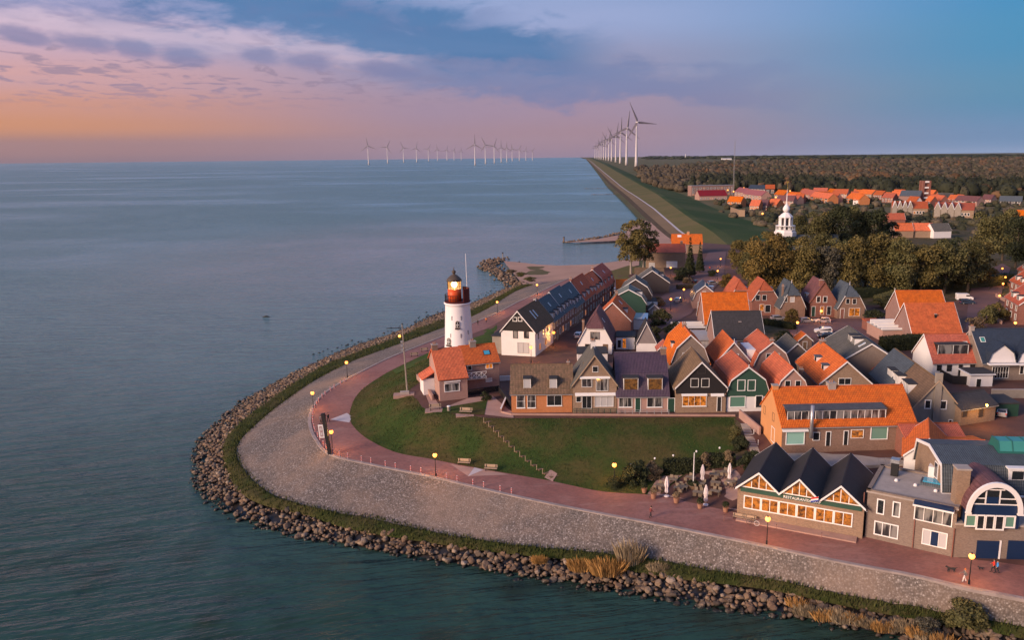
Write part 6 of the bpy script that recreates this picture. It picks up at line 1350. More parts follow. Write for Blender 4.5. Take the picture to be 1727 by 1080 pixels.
for i, (u, v, vt, s, k) in enumerate(((1375, 452, 352, 1.2, 'leaf_olive'), (1410, 450, 345, 1.2, 'leaf_dark'), (1440, 445, 345, 1.2, 'leaf_olive'), (1470, 445, 342, 1.2, 'leaf_dark'), (1395, 430, 350, 1.1, 'leaf_autumn'), (1346, 440, 362, 1.0, 'leaf_olive'), (1495, 440, 372, 1.0, 'leaf_dark'), (1300, 432, 385, 1., 'leaf_autumn'), (1360, 445, 372, .9, 'leaf_olive'))):
    p = PT(u, v); ht = zat(vt, p.x, p.y) - p.z; tree(p, ORD[sorted([1375,1410,1440,1470,1395,1346,1495,1300,1360]).index(u)] + ' tree from the left in the clump behind the white church tower', k, i % 4, (s, ht / 19.3), 'trees behind the church', 'clump_tree')
p = PT(1064, 462); tree(p, 'leaning pale trunked tree with thin crown beside the beach villa', 'leaf_autumn', 0, (1.35, 1.25), None, 'beach_tree', rz=2.2, shape='airy'); p = PT(1085, 458); tree(p, 'darker bushy tree touching the beach villa roof', 'leaf_olive', 1, (1.35, 1.25), None, 'beach_tree', rz=.4, shape='airy')
for (u, v, s, lb) in ((1163, 468, 1.5, 'dark pointed conifer in the villa garden'), (1180, 460, 1.2, 'smaller dark conifer beside the pointed one')): p = PT(u, v); tree(p, lb, 'leaf_dark', 0, (s, s * 1.1), None, 'conifer_tree', shape='conifer')
p = PT(1148, 472); tree(p, 'dark round shrub below the villa conifers', 'leaf_dark', 1, (1.5, 1.1), None, 'garden_shrub', shape='bush')
bush = [(1225, 484, 1.3, 1.0, 'leaf_gold', 'golden weeping shrub beside the road lamps'), (1110, 548, 1.5, .9, 'leaf_olive', 'olive bush right of the pink shed'), (1100, 575, 1.2, .8, 'leaf_olive', 'olive bush in front of the pink shed'), (1135, 565, 1.1, .7, 'leaf_dark', 'dark bush behind the orange gambrel house'), (1308, 530, 1., 1.1, 'leaf_olive', 'dark round tree in front of the mauve half hipped house'), (1334, 545, 1., .85, 'leaf_gold', 'golden round bush in front of the grey half hipped house'), (1325, 575, 1.2, .5, 'leaf_dark', 'dark low shrub by the hedge of the square'), (1665, 545, 1.3, 1., 'leaf_olive', 'round olive tree beside the east street'), (1645, 558, 1.2, .8, 'leaf_brown', 'brown round shrub beside the east street'), (1683, 540, 1.2, 1., 'leaf_autumn', 'autumn shrub under the nearest east street lamp'), (1470, 540, 1.5, .6, 'leaf_dark', 'dark garden shrub behind the rightmost half hipped house'), (1490, 520, 1.6, .7, 'leaf_olive', 'olive garden shrub left of the orange pair'),
        (1112, 516, 1., .6, 'leaf_brown', 'brown bush behind the flat garage'), (1200, 466, 1.0, .5, 'leaf_dark', 'low dark hedge bush by the parked dark car'), (1160, 478, 1., .5, 'leaf_brown', 'low brown hedge bush by the road'), (1265, 790, .9, .6, 'leaf_dark', 'dark shrub at the foot of the right hand steps'), (1246, 760, .7, .5, 'leaf_dark', 'dark shrub beside the right hand steps'), (1240, 740, .6, .45, 'leaf_olive', 'olive shrub halfway up the right hand steps'), (1070, 815, 1.0, .75, 'leaf_dark', 'dark round shrub left of the terrace'), (1040, 822, .6, .35, 'leaf_dark', 'low dark shrub at the hill corner'),
        (893, 640, .35, .5, 'leaf_dark', 'small shrub at the white house corner'), (820, 675, .5, .35, 'leaf_dark', 'small dark shrub by the keepers house fence'), (1712, 800, .8, .5, 'leaf_dark', 'dark shrub on the right rear yard'), (880, 466, 1.4, .35, 'leaf_olive', 'low olive scrub on the beach behind the jetty'), (862, 460, 1.2, .3, 'leaf_brown', 'low brown scrub on the beach tip'), (895, 474, 1.3, .35, 'leaf_olive', 'low olive scrub at the foot of the jetty'), (905, 634, .35, .55, 'leaf_dark', 'narrow shrub at the street corner')]
for i, (u, v, s, sz, k, lb) in enumerate(bush): p = PT(u, v); tree(p, lb, k, i % 3, (s * .9, sz * 1.15), None, 'shrub', shape='bush')
def hedge(name, pts, wd, hh, kind, lb, n=1600, cat='hedge'):
    """clipped hedge along ground pixels"""
    w = [PT(u, v) for u, v in pts]; r = np.random.RandomState(len(lb)); Vs = []
    a, b = w[0], w[-1]; root = empty(name, (a + b) / 2, math.atan2(b.y - a.y, b.x - a.x), lb, cat); L = (b - a).length; mb = MB()
    mb.box(-L / 2 + .15, -wd / 2 + .12, -.3, L / 2 - .15, wd / 2 - .12, hh - .12); mb.build('hedge_core', kind, root)
    c = np.stack([r.uniform(-L / 2, L / 2, n), r.uniform(-wd / 2, wd / 2, n), r.uniform(0, hh, n)], -1); f = r.randint(0, 4, n)
    c[f == 0, 1] = -wd / 2; c[f == 1, 2] = hh; c[f == 2, 1] = wd / 2; c[f == 3, 0] = np.sign(c[f == 3, 0]) * L / 2
    c += r.normal(size=c.shape) * .07; d = r.normal(size=(n, 3)); d /= np.linalg.norm(d, axis=1)[:, None]; e_ = np.cross(d, r.normal(size=(n, 3))); e_ /= np.linalg.norm(e_, axis=1)[:, None]; s = .14
    V = np.stack([c - d * s, c - e_ * s, c + d * s, c + e_ * s], 1).reshape(-1, 3); link('foliage', npmesh('foliage', V, np.arange(4 * n).reshape(-1, 4), kind), root)
hedge('hedge', [(1120, 800), (1180, 797)], 1.4, 2.2, 'leaf_dark', 'dark clipped hedge behind the terrace flagpole'); hedge('hedge', [(1196, 789), (1238, 785)], 1.4, 1.9, 'leaf_dark', 'dark clipped hedge behind the right pair of parasols')
for (u, v, s, lb) in ((1103, 808, .62, 'brown rounded bush left of the dark terrace hedge'), (1190, 790, .55, 'brown rounded bush right of the flagpole hedge'), (1226, 786, .5, 'brown rounded bush nearest the right hand steps')): p = PT(u, v); tree(p, lb, 'leaf_brown', 1, (s, .62), None, 'rounded_bush', shape='bush')
hedge('hedge', [(1290, 548), (1340, 556)], 1.6, 1.6, 'leaf_dark', 'dark hedge in front of the houses on the car square'); hedge('hedge', [(1488, 592), (1575, 585)], 3.0, 3.2, 'leaf_dark', 'tall dark hedge behind the white house', 3500); hedge('hedge', [(1142, 488), (1180, 486)], 2, 1.5, 'leaf_brown', 'brown hedge along the parking by the road'); hedge('hedge', [(1480, 512), (1520, 500)], 3, 2.5, 'leaf_olive', 'olive hedge between the square and the park')
hedge('hedge', [(1250, 520), (1700, 480)], 4, 3.5, 'leaf_dark', 'long dark undergrowth below the avenue trees', 6000)
# reeds and dry grasses on the rock edging
def reeds(p, lb, n, rad, hh, matn, grp=None, lean=.15, seed=1):
    r = np.random.RandomState(seed); a = r.uniform(0, 6.28, n); q = rad * np.sqrt(r.uniform(0, 1, n)); bx, by = q * np.cos(a) * 1.4, q * np.sin(a) * .8; H_ = hh * r.uniform(.5, 1.1, n); lx, ly = r.normal(size=n) * lean * H_ + bx * .35, r.normal(size=n) * lean * H_ + by * .2
    w = .035; V = np.stack([np.stack([bx - w, by, np.zeros(n)], -1), np.stack([bx + w, by, np.zeros(n)], -1), np.stack([bx + lx * .5 + w * 1.3, by + ly * .5, H_ * .65], -1), np.stack([bx + lx, by + ly, H_], -1)], 1).reshape(-1, 3)
    r_ = empty('reed_clump', p, 0, lb, 'reeds', grp); link('blades', npmesh('blades', V, np.arange(4 * n).reshape(-1, 4), matn), r_)
    V2 = V.copy(); V2[:, :2] *= .6; V2[:, 2] *= .35; link('dead_litter', npmesh('dead_litter', V2[:n * 2], np.arange(n * 2).reshape(-1, 4), 'reed_pale'), r_)
for i, (u, v, z, rad, hh, m_, lb) in enumerate(((980, 962, 1.7, 1.1, 1.5, 'reed', 'golden reed clump left of the larger golden reeds'), (1024, 968, 1.5, 1.5, 2.0, 'reed', 'large golden reed clump spilling over the boulders'), (910, 950, 1.7, .7, .9, 'reed', 'small golden reed clump, leftmost on the rocks'), (1063, 952, 1.9, 1.1, 3.0, 'reed_pale', 'tall pale feathery reed clump on the stone slope foot'), (1110, 962, 1.9, .9, .9, 'reed_pale', 'low pale grass clump right of the tall feathery reeds'))): reeds(P(u, v, z), lb, 420, rad, hh, m_, None, seed=i + 3)
for i in range(16):
    u = 1340 + i * 17 + rng.uniform(-5, 5); v = 1024 + (u - 1330) * .235 + rng.uniform(-8, 10); reeds(P(u, v, 1.7), 'dry brown reed tuft among the boulders at lower right', 170, .9, rng.uniform(.6, 1.2), 'reed_pale' if i % 3 else 'reed', 'reeds at the lower right', seed=i + 20)
for i in range(22):
    k = int(lerp(20, len(Sr) * .75, rng.random())); x_, y_, _ = at_off(k, lerp(tG[k], tR[k], rng.random()), 0); reeds(Vector((x_, y_, 1.8)), 'short tuft of grass on the green berm above the rocks', 90, .7, .55, 'leaf_olive', 'grass tufts on the berm', seed=i + 70)
p = P(1625, 1062, 1.7); tree(p, 'dark wild bush at the bottom right on the dike berm', 'leaf_olive', 2, (1.1, .75), None, 'wild_bush', shape='bush'); p = P(1560, 1068, 1.6); tree(p, 'lower wild bush left of the large one at bottom right', 'leaf_grey', 1, (.6, .4), None, 'wild_bush', shape='bush')
# ------------------------------------------------------------------ wind turbines
def turbine_mesh(hh, rot):
    mb = MB(); mb.lathe([(hh * .042, 0), (hh * .034, hh * .12), (hh * .022, hh * .55), (hh * .013, hh * .985)], 12); tw = mb.mesh('tower', 'turbine', True)
    mb = MB(); mb.tube([(0, hh * .03, hh), (0, -hh * .035, hh)], [hh * .018, hh * .022], 8); na = mb.mesh('nacelle', 'turbine', True)
    mb = MB(); mb.tube([(0, -hh * .036, 0), (0, -hh * .06, 0), (0, -hh * .075, 0)], [hh * .022, hh * .018, hh * .004], 8); hub = mb.mesh('hub', 'turbine', True)
    L = hh * .47; mb = MB(); st = [(0, .012, .012), (.08, .024, .010), (.25, .022, .006), (.6, .013, .004), (1, .004, .002)]; v = []
    for t, w, th in st:
        for sx, sy in ((-.35, -1), (.65, 0), (-.35, 1), (-.5, 0)): v.append((sx * w * hh * 2, -hh * .05 + sy * th * hh, L * t + hh * .012))
    f = []
    for k in range(4):
        for i in range(4): j = (i + 1) % 4; f.append((k * 4 + i, k * 4 + j, k * 4 + 4 + j, k * 4 + 4 + i))
    f += [(0, 1, 2, 3)[::-1], (16, 17, 18, 19)]; mb.add(v, f); bl = mb.mesh('blade', 'turbine_blade')
    return tw, na, hub, bl
mat('turbine', (.62, .58, .60), .5, .05); mat('turbine_blade', (.30, .26, .29), .5, .05)
TM = turbine_mesh(1., 0)
def turbine(u, vb, vh, lb, grp, ang, yaw=.35, zb=0., D=None):
    p = P(u, vb, zb) if D is None else PD(u, vb, D); hh = zat(vh, p.x, p.y) - p.z
    r = empty('wind_turbine', p, yaw, lb, 'wind turbine', grp); r.scale = (hh,) * 3
    link('tower', TM[0], r); link('nacelle', TM[1], r); hb = link('hub', TM[2], r, (0, 0, 1))
    for k in range(3): b = link('blade', TM[3], hb); b.rotation_euler = (0, ang + k * 2 * math.pi / 3, 0)
    return r
on = [(1073, 281.5, 206, -25), (1056.5, 278.5, 216, 8), (1046, 275.8, 223, 3), (1038.5, 273.6, 228, 10), (1031.5, 272.3, 231, -28), (1026.5, 271.3, 234, 14), (1022, 270.4, 237, -30), (1018, 269.8, 239.5, 20), (1014, 269.2, 242, 5), (1010.5, 268.7, 244, -15), (1007, 268.3, 246.5, 30), (1003.5, 268, 248.5, 12)]
for i, (u, vb, vh, a) in enumerate(on):
    D = P(u, vb, 1.2).y; turbine(u, vb, vh, 'nearest and tallest white turbine at the head of the dike row' if i == 0 else 'second white turbine of the dike row, just behind the tallest' if i == 1 else ORD[i] + ' turbine from the near end of the receding dike row', 'wind turbines along the dike', R_(a), zb=1.2)
off = [(622, 278, 246, -8), (654, 275.5, 248, 28), (681, 274, 249.5, -22), (703, 273.5, 250, 12), (723, 272, 251, 30), (738, 271, 252, -5), (754, 270.8, 253, 12), (766, 270.5, 254, 25), (778, 270.3, 255, 5),
       (801.5, 279, 243.5, 1), (819, 276.5, 244.5, -25), (834, 275.5, 246, 20), (845.5, 274, 248.5, 0), (855, 273, 249.5, 2), (864, 272, 251, -12), (876, 271.5, 252, 25), (887, 271, 253.5, 8), (898, 270.5, 254.5, 40)]
for i, (u, vb, vh, a) in enumerate(off): turbine(u, vb, vh, 'leftmost turbine standing in the lake' if i == 0 else 'tallest of the turbines standing out in the lake' if i == 9 else ORD[i] + ' turbine from the left in the left lake cluster' if i < 9 else ORD[i - 9] + ' turbine from the left in the right lake cluster', 'wind turbines in the lake, left cluster' if i < 9 else 'wind turbines in the lake, right cluster', R_(a), .2)
for i, (u, lb) in enumerate(((1156, 'tiny white mast far out in the polder'),)):
    p = P(u, 268, 1.2); r = empty('far_mast', p, 0, lb, 'mast'); mb = MB(); mb.tube([(0, 0, 0), (0, 0, 45)], [4, 3], 6); mb.build('shaft', 'white', r); mb = MB(); mb.lathe([(5, 45), (2, 50)], 6); mb.build('head', 'white', r)

# ------------------------------------------------------------------ church with white tower
CD = 345.; cb = PD(1322, 440, CD); CX = cb.x; CG = h(CX, CD)
CH = empty('church', (CX, CD, CG), 0, 'church with white octagonal wooden bell tower and onion top above the trees', 'church')
cz = lambda v: zat(v, CX, CD) - CG
cm = CD / F * 1.02
mb = MB(); mb.box(-2.6, -2.6, 0, 2.6, 2.6, cz(393)); mb.build('tower_base', 'brick_tan', CH)
hw = 16 * cm; mb = MB(); mb.lathe([(hw * 1.12, cz(398)), (hw * 1.12, cz(391)), (hw, cz(390)), (hw, cz(387))], 8, ph=R_(22.5)); mb.build('cornice', 'white', CH)
mb = MB(); zb_, zt_ = cz(387), cz(381)
for i in range(24): a = 2 * math.pi * i / 24; mb.tube([(hw * .95 * math.cos(a), hw * .95 * math.sin(a), zb_), (hw * .95 * math.cos(a), hw * .95 * math.sin(a), zt_)], .09, 4)
mb.lathe([(hw, zt_), (hw, zt_ + .25)], 8, ph=R_(22.5)); mb.build('balustrade', 'white', CH)
hb = 9.8 * cm
mb = MB(); mb.lathe([(hb * .8, zb_), (hb * .8, cz(367))], 8, ph=R_(22.5)); mb.build('lantern_core', 'boards_dark', CH)
for i in range(8): a = R_(22.5 + 45 * i); mb = MB(); mb.tube([(hb * math.cos(a), hb * math.sin(a), zb_), (hb * math.cos(a), hb * math.sin(a), cz(366))], .42, 6); mb.build('column', 'white', CH)
mb = MB(); mb.lathe([(hb * 1.18, cz(367)), (hb * 1.2, cz(365.5)), (hb * .75, cz(361)), (hb * .35, cz(358))], 8, ph=R_(22.5)); mb.build('tower_roof', 'white', CH)
mb = MB(); zo = cz(358); hh = cz(343) - zo; mb.lathe([(hb * .28, zo), (hb * .55, zo + hh * .2), (hb * .6, zo + hh * .4), (hb * .42, zo + hh * .68), (hb * .15, zo + hh * .9), (.25, zo + hh)], 12); mb.build('onion', 'white', CH, True)
mb = MB(); mb.tube([(0, 0, zo + hh), (0, 0, cz(319))], [.28, .06], 6); mb.build('spire', 'white', CH); mb = MB(); mb.box(-.5, -.05, cz(308), .5, .05, cz(306)); mb.tube([(0, 0, cz(319)), (0, 0, cz(306))], .05, 5); mb.build('weathercock', 'lamp_dim', CH) if 'lamp_dim' in M else mb.build('weathercock', mat('gilt', (.75, .55, .12), .3, .1, metal=.8) and 'gilt', CH)
mb = MB(); rz_ = cz(396); L_ = 78 * cm; mb.prism([(2.6, -4.5, rz_ - 6), (2.6, 0, rz_), (2.6, 4.5, rz_ - 6)], (L_, 0, 0)); mb.build('nave_roof', 'slate', CH); mb = MB(); mb.box(2.61, -4.3, 0, 2.6 + L_ - .05, 4.3, rz_ - 6.01); mb.build('nave_wall', 'brick_tan', CH); mb = MB(); mb.box(2.6 + L_, -4.6, 0, 3 + L_, 4.6, rz_ - 5); mb.build('end_gable', 'stone_grey', CH)
# ------------------------------------------------------------------ distant estate
def fh(A, B, lb, wall, roof, e_=5.5, r_=9., dep=9, ridge='x', grp='distant estate houses', name='distant_house', wins=4, rows=2, pane='glass_curtain', zb=1.2, cat='house', barge=None, prof='gable'):
    a = P(A[0], A[1], zb); b = P(B[0], B[1], zb)
    x = House(name, lb, a.xy, b.xy, dep, em=e_, rm=r_, ridge=ridge, prof=prof, world=True, wall=wall, roof=roof, barge=barge, cat=cat, group=grp, gutter=False, dz=zb - h(a.x, a.y), over=.4)
    n = max(1, wins); st = x.w / n
    for r in range(rows):
        for i in range(n): x.win('F', (st * i + st * .25, 1. + r * 2.7, st * .5, 1.5), px=False, pane='glass_lit' if (i * 7 + r * 3 + int(A[0])) % 5 == 0 else pane, bar=.22, proud=.12)
    return x
fh(cE(92, 235), cE(505, 225), 'long brick flats with flat roof at the edge of the dark wood', 'brick_mauve', 'grey_paint', 13, 13, 12, name='flats', wins=12, rows=4, prof='flat', grp=None, cat='building')
fh(cE(170, 275), cE(440, 270), 'crimson roofed long hall in front of the flats', 'brick_pink', 'crimson', 5, 11, 18, grp=None, wins=8, rows=1, name='crimson_hall') if mat('crimson', (.26, .015, .035), .7, kind='tile') else 0
fh(cE(590, 260), cE(770, 285), 'pink roofed terrace right of the crimson hall', 'brick_pink', 'pinkroof', 6, 11, 12, grp=None, wins=6, name='pink_terrace') if mat('pinkroof', (.42, .11, .11), .7, kind='tile') else 0
fh(cE(510, 235), cE(600, 250), 'small pink roofed terrace beside the radio mast', 'brick_pink', 'pinkroof', 6, 11, 12, grp=None, wins=3, name='pink_terrace')
fh(cE(640, 205), cE(810, 212), 'navy roofed row at the foot of the wood', 'brick_mauve', 'navy_tile', 6, 11, 10, grp=None, wins=6, name='navy_row'); fh(cE(810, 215), cE(900, 215), 'dark gabled house with red ridge at the foot of the wood', 'boards_dark', 'red_tile', 7, 12, 10, grp=None, wins=2, name='dark_gabled_house')
XS = {('E', 'orange_tile'): [440, 655, 825, 895, 1000, 1240, 1590], ('E', 'mauve_tile'): [745, 915], ('E', 'rust_tile'): [1140, 1270, 1475], ('F', 'orange_tile'): [0, 105, 445, 770, 845], ('F', 'rust_tile'): [245, 330], ('F', 'grey_tile'): [860], ('F', 'mauve_tile'): [1040, 1300], ('F', 'slate'): [1480]}
def ordn(rf, a, k): return ORD[XS[(k, rf)].index(a)]
for (a, b, rf, wl) in (((440, 340), (572, 345), 'orange_tile', 'brick_orange_lamplit'), ((655, 385), (745, 388), 'orange_tile', 'brick_orange_lamplit'), ((745, 380), (825, 382), 'mauve_tile', 'brick_red'), ((825, 372), (915, 378), 'orange_tile', 'brick_orange_lamplit'), ((915, 330), (1080, 335), 'mauve_tile', 'brick_pink'), ((895, 262), (990, 270), 'orange_tile', 'brick_pink'), ((1000, 285), (1110, 300), 'orange_tile', 'brick_orange_lamplit'), ((1140, 245), (1260, 275), 'rust_tile', 'brick_pink'), ((1240, 285), (1420, 310), 'orange_tile', 'brick_orange_lamplit'), ((1270, 240), (1405, 242), 'rust_tile', 'brick_red'), ((1475, 255), (1600, 258), 'rust_tile', 'brick_pink'), ((1590, 300), (1720, 320), 'orange_tile', 'brick_orange_lamplit')):
    fh(cE(*a), cE(*b), ordn(rf, a[0], 'E') + ' terrace from the left with ' + ('orange' if rf == 'orange_tile' else 'mauve' if rf == 'mauve_tile' else 'rust red') + ' roof in the distant estate', wl, rf, 5.5, 10.5, 11, wins=4)
for (a, b, rf, wl) in (((0, 300), (110, 305), 'orange_tile', 'brick_orange_lamplit'), ((105, 255), (230, 265), 'orange_tile', 'brick_tan'), ((245, 270), (330, 275), 'rust_tile', 'brick_red'), ((330, 300), (440, 305), 'rust_tile', 'brick_red'), ((445, 260), (560, 262), 'orange_tile', 'brick_mauve'), ((770, 265), (830, 268), 'orange_tile', 'brick_orange_lamplit'), ((845, 255), (960, 260), 'orange_tile', 'brick_orange_lamplit'), ((860, 300), (1010, 305), 'grey_tile', 'stone_grey'), ((1300, 320), (1400, 325), 'mauve_tile', 'brick_pink'), ((1480, 340), (1700, 345), 'slate', 'boards_dark'), ((1040, 330), (1260, 345), 'mauve_tile', 'brick_pink')):
    fh(cF(*a), cF(*b), ordn(rf, a[0], 'F') + ' house from the left with ' + {'orange_tile': 'orange', 'rust_tile': 'rust red', 'grey_tile': 'grey', 'mauve_tile': 'mauve', 'slate': 'slate'}[rf] + ' roof near the distant brick tower', wl, rf, 5.5, 10, 10, grp='houses round the brick tower')
x = fh(cF(500, 320), cF(700, 325), 'broad brick hall with low hipped grey roof left of the brick tower', 'brick_mauve', 'slate', 9, 14, 18, grp=None, wins=6, rows=1, name='brick_hall')
_rh = random.Random(5)
for k in range(30):
    c_, xr, yr = (cE, (900, 1710), (232, 322)) if k < 17 else (cF, (0, 1250), (258, 345)); a = (_rh.uniform(*xr), _rh.uniform(*yr)); rf = 'orange_tile' if k % 3 else 'rust_tile'
    fh(c_(*a), c_(a[0] + _rh.uniform(55, 95), a[1] + _rh.uniform(-4, 8)), 'small red or orange roofed house crowded among the distant estate roofs', _rh.choice(('brick_pink', 'brick_orange_lamplit', 'brick_red', 'stucco')), rf, 5., _rh.uniform(8.5, 10.5), 9, wins=2, grp='crowded distant houses')
# brick bell tower
p = P(*cF(742, 318), 1.2); r = empty('bell_tower', p, 0, 'open brick bell tower with pale cross bars', 'tower'); th = zat(290 + 85 / 5.815, p.x, p.y) - p.z; wv = 30 / 5.815 * p.y / F
for sx in (-1, 1):
    for sy in (-1, 1): mb = MB(); mb.box(sx * wv - 1, sy * wv - 1, 0, sx * wv + 1, sy * wv + 1, th); mb.build('pillar', 'brick_red', r)
for z in (.25, .45, .68, .92): mb = MB(); mb.box(-wv + 1.01, -wv - .9, th * z, wv - 1.01, -wv + .9, th * z + 1.6); mb.build('cross_bar', 'white', r)
mb = MB(); mb.box(-wv + .6, -wv + 1.01, 0, wv - .6, wv - 1.01, th * .9); mb.build('core', 'brick_red', r)
def gable_row(lb, A, B, n, zb, roofm, dep=22, e_=6, r_=11, left=None):
    a = P(*A, zb); b = P(*B, zb); x = House('school_hall', lb, a.xy, b.xy, dep, em=e_, rm=r_, ridge='x', world=True, wall='brick_tan', roof=roofm, barge=None, cat='building', gutter=False, dz=zb - h(a.x, a.y)); w_ = (left or x.w) / n
    for i in range(n):
        u = i * w_; mb = MB(); mb.prism([(u + .2, -.6, 0), (u + w_ - .2, -.6, 0), (u + w_ - .2, -.6, e_), (u + w_ / 2, -.6, e_ + 5.4), (u + .2, -.6, e_)], (0, 9, 0)); g_ = mb.build('gable', 'stone_grey', x.root)
        mb = MB(); mb.obox((u, -.8, e_ - .1), (w_ / 2, 0, 5.6), (0, 9.4, 0), (0, 0, .6)); mb.obox((u + w_, -.8, e_ - .1), (-w_ / 2, 0, 5.6), (0, 9.4, 0), (0, 0, .6)); mb.build('verge', 'white', g_)
    for i in range(6): x.win('F', (x.w * .45 + i * x.w * .08, 1.5, x.w * .05, 2.2), px=False, bar=.2, proud=.12, pane='glass_lit' if i in (1, 2) else 'glass')
gable_row('long maroon roofed hall with four white edged gables on its left', cF(430, 425), cF(780, 430), 4, 2., 'red_tile', left=16); gable_row('long maroon roofed hall with four white edged gables, farther right', cF(840, 440), cF(1230, 450), 4, 2., 'red_tile', left=20)
def mh(A, B, lb, **k): a = P(*A, 3.); b = P(*B, 3.); return House('park_house', lb, a.xy, b.xy, k.pop('dep', 9), em=4.5, rm=8.5, ridge='x', world=True, gutter=False, **k)
mh(cF(455, 650), cF(640, 650), 'orange roofed house half hidden behind the avenue, left of the white verge', wall='brick_tan', roof='orange_tile'); mh(cF(645, 648), cF(835, 650), 'orange roofed house half hidden behind the avenue, right of the white verge', wall='brick_tan', roof='orange_tile'); mh(cF(838, 655), cF(1010, 650), 'grey roofed house with white gable behind the avenue', wall='white', roof='grey_tile'); mh(cF(380, 520), cF(560, 520), 'rust roofed house in front of the maroon hall', wall='brick_red', roof='rust_tile'); mh(cF(1615, 480), cF(1800, 490), 'orange roofed house at the right edge behind the trees', wall='brick_red', roof='orange_tile')
mh((1268, 452), (1290, 452), 'small rust gabled house left of the church', wall='brick_red', roof='rust_tile')
# radio mast
p = P(1236.5, 332, 1.2); r = empty('radio_mast', p, 0, 'thin lattice radio mast rising in front of the wood', 'mast'); mh_ = zat(236, p.x, p.y) - p.z; s_ = .9
for a in range(3): an = 2 * math.pi * a / 3; mb = MB(); mb.tube([(s_ * math.cos(an), s_ * math.sin(an), 0), (s_ * .6 * math.cos(an), s_ * .6 * math.sin(an), mh_)], .13, 4); mb.build('leg', 'grey_paint', r)
mb = MB()
for k in range(60): z = mh_ * k / 60; a0, a1 = 2 * math.pi * (k % 3) / 3, 2 * math.pi * ((k + 1) % 3) / 3; mb.tube([(s_ * math.cos(a0), s_ * math.sin(a0), z), (s_ * math.cos(a1), s_ * math.sin(a1), z + mh_ / 60)], .07, 3)
mb.build('lattice', 'grey_paint', r)
# little lights of the estate
for i, (a, b) in enumerate(((445, 205), (600, 180), (975, 185), (780, 235), (910, 285), (500, 220), (780, 465), (1048, 215))):
    p = P(*cE(a, b + 22), 1.2); r = empty('estate_lamp', p, 0, ORD[sorted([445, 600, 975, 780.1, 910, 500, 780, 1048]).index(a if b != 235 else 780.1)] + ' tiny street lamp from the left in the distant estate', 'street lamp', 'lamps of the distant estate'); mb = MB(); mb.tube([(0, 0, 0), (0, 0, 6)], .15, 5); mb.build('post', 'black_metal', r); mb = MB(); mb.lathe([(.3, 6), (.75, 6.5), (.75, 7), (.2, 7.4)], 8); mb.build('lantern', 'lamp_glow', r)
# ------------------------------------------------------------------ woods
def blob(seed, n=110, sub_=2):
    rr = random.Random(seed); bm = bmesh.new(); bmesh.ops.create_icosphere(bm, subdivisions=sub_, radius=1.)
    for v in bm.verts:
        c = v.co.copy(); k = .86 + .34 * mnoise.noise(c * 1.6 + Vector((seed * 2.3, 0, 0))) + .16 * mnoise.noise(c * 4.1 + Vector((0, seed, 0))); v.co = Vector((c.x * k, c.y * k, 1. + c.z * k * .95))
    bm.verts.ensure_lookup_table(); V1 = np.array([v.co[:] for v in bm.verts]); F1 = np.array([[v.index for v in f.verts] + [f.verts[2].index] for f in bm.faces]); bm.free()
    V, Fq = leafcloud(seed, [(0, 0, 1., .98, .95)], n, .13)
    T = np.concatenate([F1[:, :3]]); q = np.concatenate([Fq[:, [0, 1, 2]], Fq[:, [0, 2, 3]]]) + len(V1)
    return np.concatenate([V1, V]), np.concatenate([T, q])
def wood(name, pts, protos, mats, label):
    Vs, Fs, Ms, off = [], [], [], 0
    P_ = [blob(s, n) for s, n in protos]
    for (x_, y_, z_, s, sz, k, m_) in pts:
        v, f = P_[k]; Vs.append(v * (s, s, sz) + (x_, y_, z_)); Fs.append(f + off); off += len(v); Ms.append(np.full(len(f), m_))
    return tag(link(name, npmesh(name, np.concatenate(Vs), np.concatenate(Fs), mats, np.concatenate(Ms))), label, 'wood', kind='stuff')
rw = random.Random(11); pts = []; pts2 = []
def inwood(u, v):
    f = np.interp(u, [1070, 1085, 1120, 1160, 1240, 1300, 1400, 1500, 1600, 1760], [284, 312, 321, 326, 322, 326, 331, 334, 336, 338]); b = np.interp(u, [1070, 1130, 1160, 1200, 1260, 1760], [285, 284, 281, 276, 273, 268.5]); return b < v < f
tries = 0
while len(pts) < 3600 and tries < 200000:
    tries += 1; u = rw.uniform(1072, 1760); v = 268.5 + (338 - 268.5) * rw.random() ** 1.5
    if not inwood(u, v): continue
    p = P(u, v, 1.2); D = p.y; s = rw.choice((4.5, 5.5, 6.5, 8, 10)) * rw.uniform(.85, 1.15) * (1 + max(0, D - 1500) / 3500); dark = .5 + .5 * mnoise.noise((p.x * .004, p.y * .004, 2)); fr = np.interp(u, [1070, 1160, 1240, 1400, 1760], [312, 330, 322, 331, 338])
    m_ = 0 if u < 1160 else (1 if (v > fr - 16 and rw.random() < .75) else (4 if dark > .62 and rw.random() < .5 else 2 if rw.random() < .25 + .6 * dark else 3)); pts.append((p.x, p.y, 0., s, rw.uniform(5., 9.5) * (1.25 if m_ == 1 else 1) * (1 + max(0, D - 1500) / 9000), rw.randrange(5), m_))
wood('wood', pts, [(200 + i, 90) for i in range(5)], ['wood_brown', 'wood_dark', 'wood_brown', 'wood_olive', 'wood_rust'], 'broad brown and dark autumn wood behind the distant estate')
